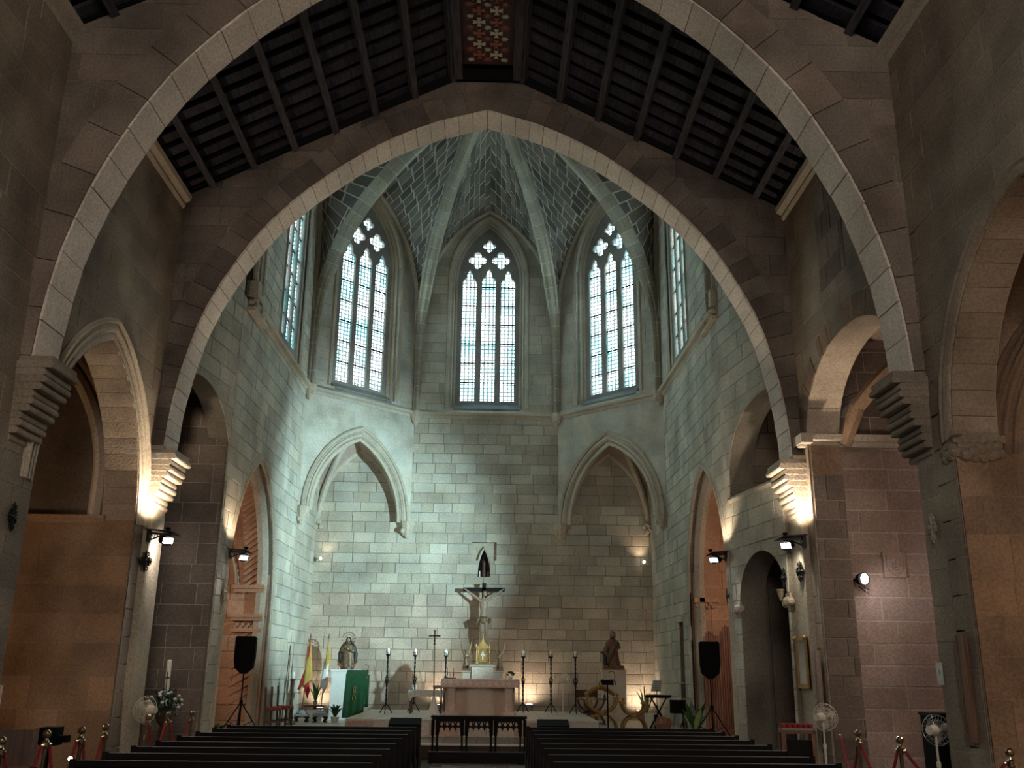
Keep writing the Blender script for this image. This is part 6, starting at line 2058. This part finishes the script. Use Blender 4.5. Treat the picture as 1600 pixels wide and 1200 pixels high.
def floor_uplight(loc, lab, e, target, col=WARM, h=0.25):
    t = thing('floor_uplight', lab, 'lamp', loc, 0.0, 'floor uplights by the altar wall')
    MB().lathe([(0.03, h - 0.07), (0.10, h - 0.04), (0.14, h), (0.135, h + 0.005), (0.08, h - 0.02)], 16).build('bowl', 'steel', t)
    MB().lathe([(0.125, h - 0.005), (0.125, h)], 16).build('lamp_face', 'led_warm', t)
    for k in range(3):
        a = 2 * PI * k / 3
        MB().tube([(0.02 * math.cos(a), 0.02 * math.sin(a), h - 0.06), (0.14 * math.cos(a), 0.14 * math.sin(a), 0.0)], 0.008, 6).build('leg', 'steel', t)
    p = Vector(loc) + Vector((0, 0, h + 0.04))
    lamp('SPOT', 'uplight_beam', p, e, col, target, spot_size=2.6, spot_blend=0.9, shadow_soft_size=0.08)
    return t
floor_uplight((1.50, 30.72, PZ), 'lit floor uplight right of the altar against the wall', 42, (1.5, 31.2, 1.6), WARM, 0.46)
floor_uplight((-1.22, 30.72, PZ), 'lit floor uplight behind the side table left of the altar', 42, (-1.2, 31.2, 1.6), WARM, 0.42)
floor_uplight((-4.95, 30.72, PZ), 'floor uplight hidden behind the flags in the left corner', 30, (-4.95, 31.2, 1.4), WARM, 0.3)
floor_uplight((4.95, 30.72, PZ), 'floor uplight behind the dracaena in the right corner', 42, (4.98, 31.2, 1.4), WARM, 0.3)

def sconce(loc, s, lab, e, col, target):
    t = thing('wall_spotlight', lab, 'lamp', loc, 0.0, 'small spotlights in the apse corners')
    MB().box(-0.03, 0.03, -0.02, 0.05, -0.03, 0.03).build('wall_plate', 'white_plastic', t)
    MB().tube([(0, 0, 0), (-s * 0.06, -0.05, 0.0)], 0.012, 6).build('arm', 'white_plastic', t)
    MB().tube([(-s * 0.03, -0.06, 0.0), (-s * 0.12, -0.10, 0.04)], [0.03, 0.055], 10).build('head', 'white_plastic', t)
    MB().ball((-s * 0.125, -0.105, 0.043), 0.05, 8, 6).build('bulb', 'led_warm', t)
    lamp('SPOT', 'spotlight_beam', Vector(loc) + Vector((-s * 0.2, -0.2, 0.1)), e, col, target, spot_size=1.6, spot_blend=0.9, shadow_soft_size=0.04)
    return t
sconce((-5.40, 31.08, 5.07), -1, 'small white spotlight in the left apse corner', 8, WARM, (-4.9, 31.3, 6.2))
sconce((5.36, 31.08, 5.10), 1, 'small white spotlight in the right apse corner', 14, (1.0, 0.7, 0.45), (5.0, 31.3, 6.2))
# round floodlight in the right chapel
t = thing('chapel_floodlight', 'round bright floodlight on the jamb of the right chapel', 'lamp', (6.92, 17.15, 3.40))
MB().tube([(-0.12, 0.12, -0.02), (-0.02, 0.0, 0.0)], 0.03, 8).build('bracket', 'iron', t)
h = MB().tube([(0.0, 0.06, 0), (0.03, -0.06, 0)], [0.10, 0.12], 16).build('housing', 'iron', t)
MB().ball((0.035, -0.075, 0), 0.08, 14, 8, (0.85, 0.35, 1.2)).build('lens', 'led', h)
MB().tube([(-0.05, 0.02, -0.12), (0.02, -0.02, -0.2), (0.1, -0.02, -0.26), (0.12, -0.02, -0.18), (0.03, -0.02, -0.14)], 0.009, 6).build('cable', 'black', t)
lamp('SPOT', 'chapel_flood_beam', (6.95, 16.70, 3.40), 14, (1.0, 0.88, 0.84), (8.2, 17.4, 2.4), spot_size=2.6, spot_blend=0.9, shadow_soft_size=0.08)

# ------------------------------------------------------------------ wall ornaments
def emblem_mesh():
    b = MB()
    for k in range(4):
        a = k * PI / 2
        u, v = Vector((math.cos(a), math.sin(a))), Vector((-math.sin(a), math.cos(a)))
        L_ = 0.19 if k % 2 else 0.12
        def P(f, g, d=0.0):
            q = u * f + v * g
            return (q.x, -d, q.y)
        b.tube([P(0.0, 0, 0.03), P(L_ * 0.6, 0, 0.03), P(L_, 0, 0.03)], [0.022, 0.028, 0.008], 6)
        for s in (-1, 1):
            b.tube([P(L_ * 0.35, 0, 0.03), P(L_ * 0.55, s * 0.055, 0.03), P(L_ * 0.8, s * 0.045, 0.03), P(L_ * 0.75, s * 0.02, 0.03)], 0.012, 5)
            b.tube([P(0.03, s * 0.03, 0.03), P(0.075, s * 0.075, 0.03)], [0.02, 0.012], 5)
    b.tube([(0.075 * math.cos(2 * PI * k / 16), -0.025, 0.075 * math.sin(2 * PI * k / 16)) for k in range(17)], 0.012, 5, cap=False)
    b.ball((0, -0.035, 0), 0.035, 8, 6)
    return b
E_ = emblem_mesh()
E_.v = [v * 1.05 for v in E_.v]
em0 = E_.build('wall_emblem', 'iron')
ems = [((-6.13, 12.62, 3.64), PI / 2, 'iron', 'dark floral iron cross on the near left pier'), ((-6.02, 17.44, 3.57), 0.35, 'iron', 'dark floral iron cross below the left bracket lamp'),
       ((-5.56, 21.12, 3.31), PI / 2, 'silver', 'floral cross on the pier left of left doorway'), ((6.13, 12.42, 3.64), -PI / 2, 'silver', 'pale floral cross on the near right pier'),
       ((6.0, 17.62, 3.57), -PI / 2 + 0.3, 'iron', 'floral cross under the right bracket lamp, nearer the chapel'), ((5.88, 18.22, 3.50), -PI / 2 + 0.1, 'iron', 'floral cross at the edge of the round-headed passage'),
       ((5.50, 21.11, 3.36), -PI / 2, 'iron', 'narrow floral cross between the passage and right doorway')]
for i, (l, rz, mt, lab) in enumerate(ems):
    o = em0 if i == 0 else em0.copy()
    if i:
        COL.objects.link(o)
    if mt == 'silver':
        o.data = o.data.copy(); o.data.materials[0] = M['moulding']
    o.location = l; o.rotation_euler = (0, 0, rz)
    tag(o, lab, 'ornament', 'floral crosses on the walls')
# stone bracket beside the passage
b = MB().lathe([(0.02, -0.16), (0.05, -0.08), (0.07, 0.0), (0.085, 0.03), (0.085, 0.05)], 10)
tag(b.build('stone_bracket', 'nave'), 'small carved stone bracket at the right edge of the passage arch', 'bracket').location = (5.80, 18.34, 3.25)
# carved coat of arms on the chapel wall
t = thing('carved_shield', 'square carved stone shield set in the right chapel wall', 'relief', (7.65, 17.40, 3.46))
MB().box(-0.20, 0.20, -0.03, 0.02, 0, 0.46).build('slab', 'chapel_pink', t)
filled([[(-0.15, 0.40), (-0.15, 0.2), (-0.10, 0.09), (0, 0.03), (0.10, 0.09), (0.15, 0.2), (0.15, 0.40)]], 0.015, 'chapel_pink', 'shield', t, (0, -0.04, 0))
b = MB()
for k in range(7):
    b.ball((-0.07 + 0.05 * (k % 4), -0.06, 0.16 + 0.07 * (k // 3)), 0.028, 7, 5)
b.build('charge', 'chapel_pink', t)
# framed picture on the pier
t = thing('framed_picture', 'tall glazed picture in a gilt frame on the right pier', 'picture', (6.00, 17.86, 1.50), -PI / 2)
w_, h_ = 0.30, 0.90
MB().box(-w_, w_, -0.02, 0.0, 0, h_).build('backing', 'walnut', t)
MB().box(-w_ + 0.06, w_ - 0.06, -0.03, -0.02, 0.06, h_ - 0.06).build('glass', 'mirror_glass', t)
for x0, x1, z0_, z1_ in ((-w_, -w_ + 0.07, 0, h_), (w_ - 0.07, w_, 0, h_), (-w_ + 0.07, w_ - 0.07, 0, 0.07), (-w_ + 0.07, w_ - 0.07, h_ - 0.07, h_)):
    MB().box(x0, x1, -0.05, -0.0, z0_, z1_).build('frame_rail', 'gold', t)
for x in (-w_ + 0.03, w_ - 0.03):
    MB().ball((x, -0.05, h_ - 0.02), 0.045, 8, 6).build('corner_leaf', 'gold', t)
b = MB().box(-0.09, 0.09, -0.004, 0.0, -0.14, 0.14)
o = b.build('paper_notice', 'paper'); o.location = (6.128, 12.75, 1.79); o.rotation_euler = (0, 0, -PI / 2)
MB().box(-0.03, 0.03, -0.006, -0.004, -0.02, 0.05).build('printed_mark', 'pot_grey', o)
tag(o, 'white printed notice pinned to the near right pier', 'notice')
for nm, lab, loc, rz, h, w, mt in (('wall_board', 'tall grey wooden board fixed on the near right pier', (6.12, 11.98, 1.0), -PI / 2, 1.25, 0.16, 'brown_wood'),
                                   ('wall_batten', 'narrow grey wooden board on the wall behind the flowers', (-5.98, 20.74, 1.0), 0.0, 1.02, 0.10, 'pot_grey'),
                                   ('leaning_board', 'pale slatted board standing against the pier below the picture', (6.10, 17.30, 0.85), -PI / 2, 1.3, 0.12, 'chapel_pink')):
    t = thing(nm, lab, 'board', loc, rz)
    MB().box(-w / 2, w / 2, -0.05, 0.0, 0, h).build('plank', mt, t)
    MB().box(-w / 2 - 0.03, -w / 2, -0.06, 0.0, 0, h).build('edge_strip', mt, t)

# ------------------------------------------------------------------ stanchions and ropes
def make_post():
    t = thing('rope_stanchion', '', 'stanchion', group='brass rope stanchions')
    MB().lathe([(0.15, 0), (0.155, 0.015), (0.14, 0.03), (0.04, 0.05), (0.03, 0.07)], 20).build('base', 'brass', t)
    MB().lathe([(0.025, 0.06), (0.025, 0.86)], 14).build('tube', 'brass', t)
    MB().lathe([(0.028, 0.80), (0.042, 0.83), (0.042, 0.88), (0.028, 0.90), (0.02, 0.925)], 14).build('collar', 'brass', t)
    MB().ball((0, 0, 0.97), 0.05, 14, 9).build('ball_finial', 'brass', t, )
    b = MB()
    for s in (-1, 1):
        b.tube([(0, s * 0.04, 0.86), (0, s * 0.07, 0.87), (0, s * 0.075, 0.84)], 0.008, 6)
    b.build('hook', 'brass', t)
    return t
po = make_post()
posts = [((-5.09, 11.17), 'leftmost brass stanchion at the left edge of the view'), ((-5.09, 12.28), 'large brass stanchion, second along the left aisle rope'), ((-4.95, 12.96), 'brass stanchion third along the left aisle rope'),
         ((-4.93, 13.69), 'brass stanchion fourth along the left aisle rope, beside the pew ends'), ((-5.22, 16.2), 'brass stanchion in front of the left white fan'), ((-5.2, 17.1), 'brass stanchion beside the flower stand'), ((-4.96, 17.67), 'brass stanchion at the far end of the left rope'),
         ((5.45, 14.02), 'brass stanchion beside the right chapel jamb'), ((5.5, 12.73), 'brass stanchion in front of the pink chapel wall'), ((5.98, 10.97), 'brass stanchion at the lower right corner')]
for i, ((x, y), lab) in enumerate(posts):
    if i == 0:
        po.location = (x, y, 0); po['label'] = lab
    else:
        dup(po, (x, y, 0), label=lab)
def rope(a, b_, sag, lab):
    a, b_ = Vector((*a, 0.85)), Vector((*b_, 0.85))
    d = (b_ - a).normalized() * 0.08
    a, b_ = a + d, b_ - d
    pts = [a.lerp(b_, i / 14) - Vector((0, 0, sag * (1 - (2 * i / 14 - 1) ** 2))) for i in range(15)]
    o = MB().tube([p - a for p in pts], 0.02, 8).build('barrier_rope', 'red_rope', None, True)
    o.location = a
    tag(o, lab, 'rope', 'red barrier ropes')
    for p in (pts[0], pts[-1]):
        MB().ball(p - a, 0.026, 8, 6).build('rope_end', 'brass', o)
P_ = [p for p, _ in posts]
rope(P_[0], P_[1], 0.42, 'red rope hanging between the two leftmost stanchions')
rope(P_[1], P_[2], 0.5, 'red rope between the second and third left stanchions')
rope(P_[2], P_[3], 0.5, 'red rope between the third and fourth left stanchions')
rope(P_[4], P_[5], 0.42, 'red rope hanging before the left white fan')
rope(P_[5], P_[6], 0.42, 'red rope swagged beside the flower stand')
rope(P_[7], (5.75, 15.6), 0.45, 'red rope running back from the right stanchion toward the fan')
rope(P_[8], P_[7], 0.46, 'red rope swagged before the pink chapel wall')
rope(P_[9], P_[8], 0.42, 'red rope running toward the lower right corner')
# ------------------------------------------------------------------ fans, candle stand, chest
make_fan('standing_fan', 'white standing fan beside the flower stand on the left', (-5.45, 16.85, 0), -PI / 2 - 0.5, 1.06, 0.22, 'white_plastic', 'white_plastic')
make_fan('standing_fan', 'white standing fan next to the votive candle stand', (5.72, 16.25, 0), PI / 2 + 0.6, 1.08, 0.22, 'white_plastic', 'white_plastic')
make_fan('standing_fan', 'silver standing fan by the near right pier', (6.25, 13.35, 0), PI / 2 + 0.7, 1.06, 0.20, 'white_plastic', 'steel')
t = thing('black_cabinet', 'black upright cabinet behind the silver fan', 'cabinet', (6.66, 14.0, 0))
MB().box(-0.22, 0.22, -0.2, 0.2, 0, 1.22).build('body', 'black', t)
MB().box(-0.24, 0.24, -0.22, 0.22, 1.22, 1.26).build('top', 'pew', t)
t = thing('votive_stand', 'wooden stand with a glazed tray of red votive candles', 'candle stand', (5.55, 17.15, 0), -0.15)
MB().box(-0.28, 0.28, -0.24, 0.24, 0.78, 0.84).build('shelf', 'brown_wood', t)
for sx in (-1, 1):
    for sy in (-1, 1):
        MB().box(sx * 0.25 - 0.035, sx * 0.25 + 0.035, sy * 0.2 - 0.035, sy * 0.2 + 0.035, 0, 0.78).build('leg', 'brown_wood', t)
MB().box(-0.24, 0.24, -0.18, 0.2, 0.1, 0.66).build('dark_body', 'pew', t)
MB().box(-0.27, 0.27, -0.23, -0.22, 0.84, 0.87).box(-0.27, 0.27, 0.22, 0.23, 0.84, 0.87).box(-0.27, -0.26, -0.23, 0.23, 0.84, 0.87).box(0.26, 0.27, -0.23, 0.23, 0.84, 0.87).build('tray_glass', 'mirror_glass', t)
for i in range(6):
    for j in range(4):
        MB().lathe([(0.03, 0.84), (0.034, 0.93), (0.028, 0.93)], 8, (-0.22 + 0.088 * i, -0.17 + 0.11 * j, 0)).build('votive_candle', 'red_cloth', t)
# paschal candle with flowers
t = thing('paschal_candle', 'tall white candle with a painted cross on a wooden stand', 'candle', (-5.80, 18.75, 0))
MB().lathe([(0.20, 0), (0.20, 0.04), (0.06, 0.1), (0.05, 0.4), (0.08, 0.6), (0.05, 0.8), (0.09, 1.0), (0.10, 1.03)], 12).build('stand', 'brown_wood', t)
MB().lathe([(0.045, 1.03), (0.045, 1.86), (0.01, 1.88)], 12).build('candle', 'wax', t)
MB().box(-0.008, 0.008, -0.052, -0.044, 1.36, 1.66).box(-0.05, 0.05, -0.052, -0.044, 1.54, 1.56).build('painted_cross', 'walnut', t)
MB().lathe([(0.002, 1.88), (0.008, 1.90), (0.001, 1.93)], 6).build('wick', 'iron', t)
t = thing('flower_arrangement', 'bushy arrangement of dark foliage and pale flowers by the candle', 'flowers', (-5.62, 18.2, 0))
MB().lathe([(0.13, 0), (0.13, 0.03), (0.05, 0.06), (0.04, 0.72), (0.12, 0.8), (0.16, 0.95), (0.14, 0.96)], 14).build('pedestal_vase', 'walnut', t)
rn = random.Random(77)
lf = MB()
for k in range(170):
    a, e, r = rn.uniform(0, 2 * PI), rn.uniform(-0.7, 1.5), rn.uniform(0.1, 0.33)
    c = Vector((r * math.cos(a) * math.cos(e), r * math.sin(a) * math.cos(e), 1.05 + r * 0.9 * math.sin(e)))
    blade_leaf(lf, c, c + Vector((rn.uniform(-.09, .09), rn.uniform(-.09, .09), rn.uniform(-.06, .1))), 0.04, 0.01, 3)
lf.build('foliage', 'dark_leaf', t)['kind'] = 'stuff'
for k in range(16):
    a, e = rn.uniform(0, 2 * PI), rn.uniform(-0.2, 1.3)
    c = Vector((0.3 * math.cos(a) * math.cos(e), 0.3 * math.sin(a) * math.cos(e), 1.08 + 0.27 * math.sin(e)))
    MB().ball(c, 0.035, 7, 5, (1, 1, 0.7)).build('blossom', 'flag_white', t)
t = thing('wooden_chest', 'dark wooden chest against the left recess wall', 'chest', (-6.45, 18.9, 0))
MB().box(-0.3, 0.3, -0.25, 0.25, 0.06, 0.86).build('body', 'walnut', t)
MB().box(-0.33, 0.33, -0.28, 0.28, 0.86, 0.91).build('lid', 'pew', t)
MB().box(-0.2, 0.2, -0.265, -0.25, 0.2, 0.7).build('front_panel', 'brown_wood', t)
plant('chest_plant', 'small potted plant on the dark wooden chest', (-6.40, 18.85, 0.91), 'terracotta', 16, 0.16, 0.3, 0.05, 'leaf', 14, 0.06, 0.09)
# left edge: carved armchair, black spot box, gilt frame
t = thing('carved_armchair', 'wooden armchair with a curved scrolled arm at lower left', 'chair', (-5.62, 12.55, 0), 0.4)
for s in (-1, 1):
    MB().tube([(s * 0.28, 0.2, 0.78), (s * 0.30, 0.05, 0.72), (s * 0.32, -0.12, 0.60), (s * 0.30, -0.24, 0.52), (s * 0.27, -0.27, 0.62)], [0.03, 0.035, 0.035, 0.035, 0.03], 8).build('arm', 'brown_wood', t)
    MB().tube([(s * 0.27, -0.24, 0.5), (s * 0.27, -0.24, 0.0)], [0.03, 0.025], 8).build('leg', 'walnut', t)
    MB().bar((s * 0.25, 0.24, 0), (s * 0.25, 0.30, 1.0), 0.05, 0.05).build('rear_post', 'walnut', t)
MB().box(-0.28, 0.28, -0.27, 0.26, 0.40, 0.47).build('seat', 'red_cloth', t)
MB().box(-0.22, 0.22, 0.26, 0.30, 0.55, 0.98).build('backrest', 'walnut', t)
t = thing('black_spotlight', 'black box spotlight on a thin stand behind the ropes', 'lamp', (-5.40, 13.1, 0))
MB().lathe([(0.16, 0), (0.16, 0.02), (0.02, 0.03), (0.02, 0.8)], 12).build('stand', 'black', t)
MB().box(-0.11, 0.11, -0.1, 0.12, 0.78, 1.0).build('housing', 'black', t)
MB().box(0.11, 0.24, -0.05, 0.05, 0.82, 0.90).build('snout', 'black', t)
t = thing('gilt_bracket_frame', 'small gilt framed image on the left aisle wall at the edge', 'picture', (-6.12, 12.95, 1.22), PI / 2)
MB().box(-0.14, 0.14, -0.03, 0.0, 0, 0.34).build('frame', 'gold', t)
MB().box(-0.10, 0.10, -0.04, -0.03, 0.05, 0.29).build('image', 'rose_cloth', t)
t = thing('pew_lamp', 'tiny lit lamp glinting at a left pew end', 'lamp', (-3.66, 9.55, 0))
MB().tube([(0, 0, 0), (0, 0, 0.92)], 0.012, 8).build('stem', 'steel', t)
MB().ball((0, 0, 0.94), 0.02, 8, 6).build('bulb', 'led_warm', t)
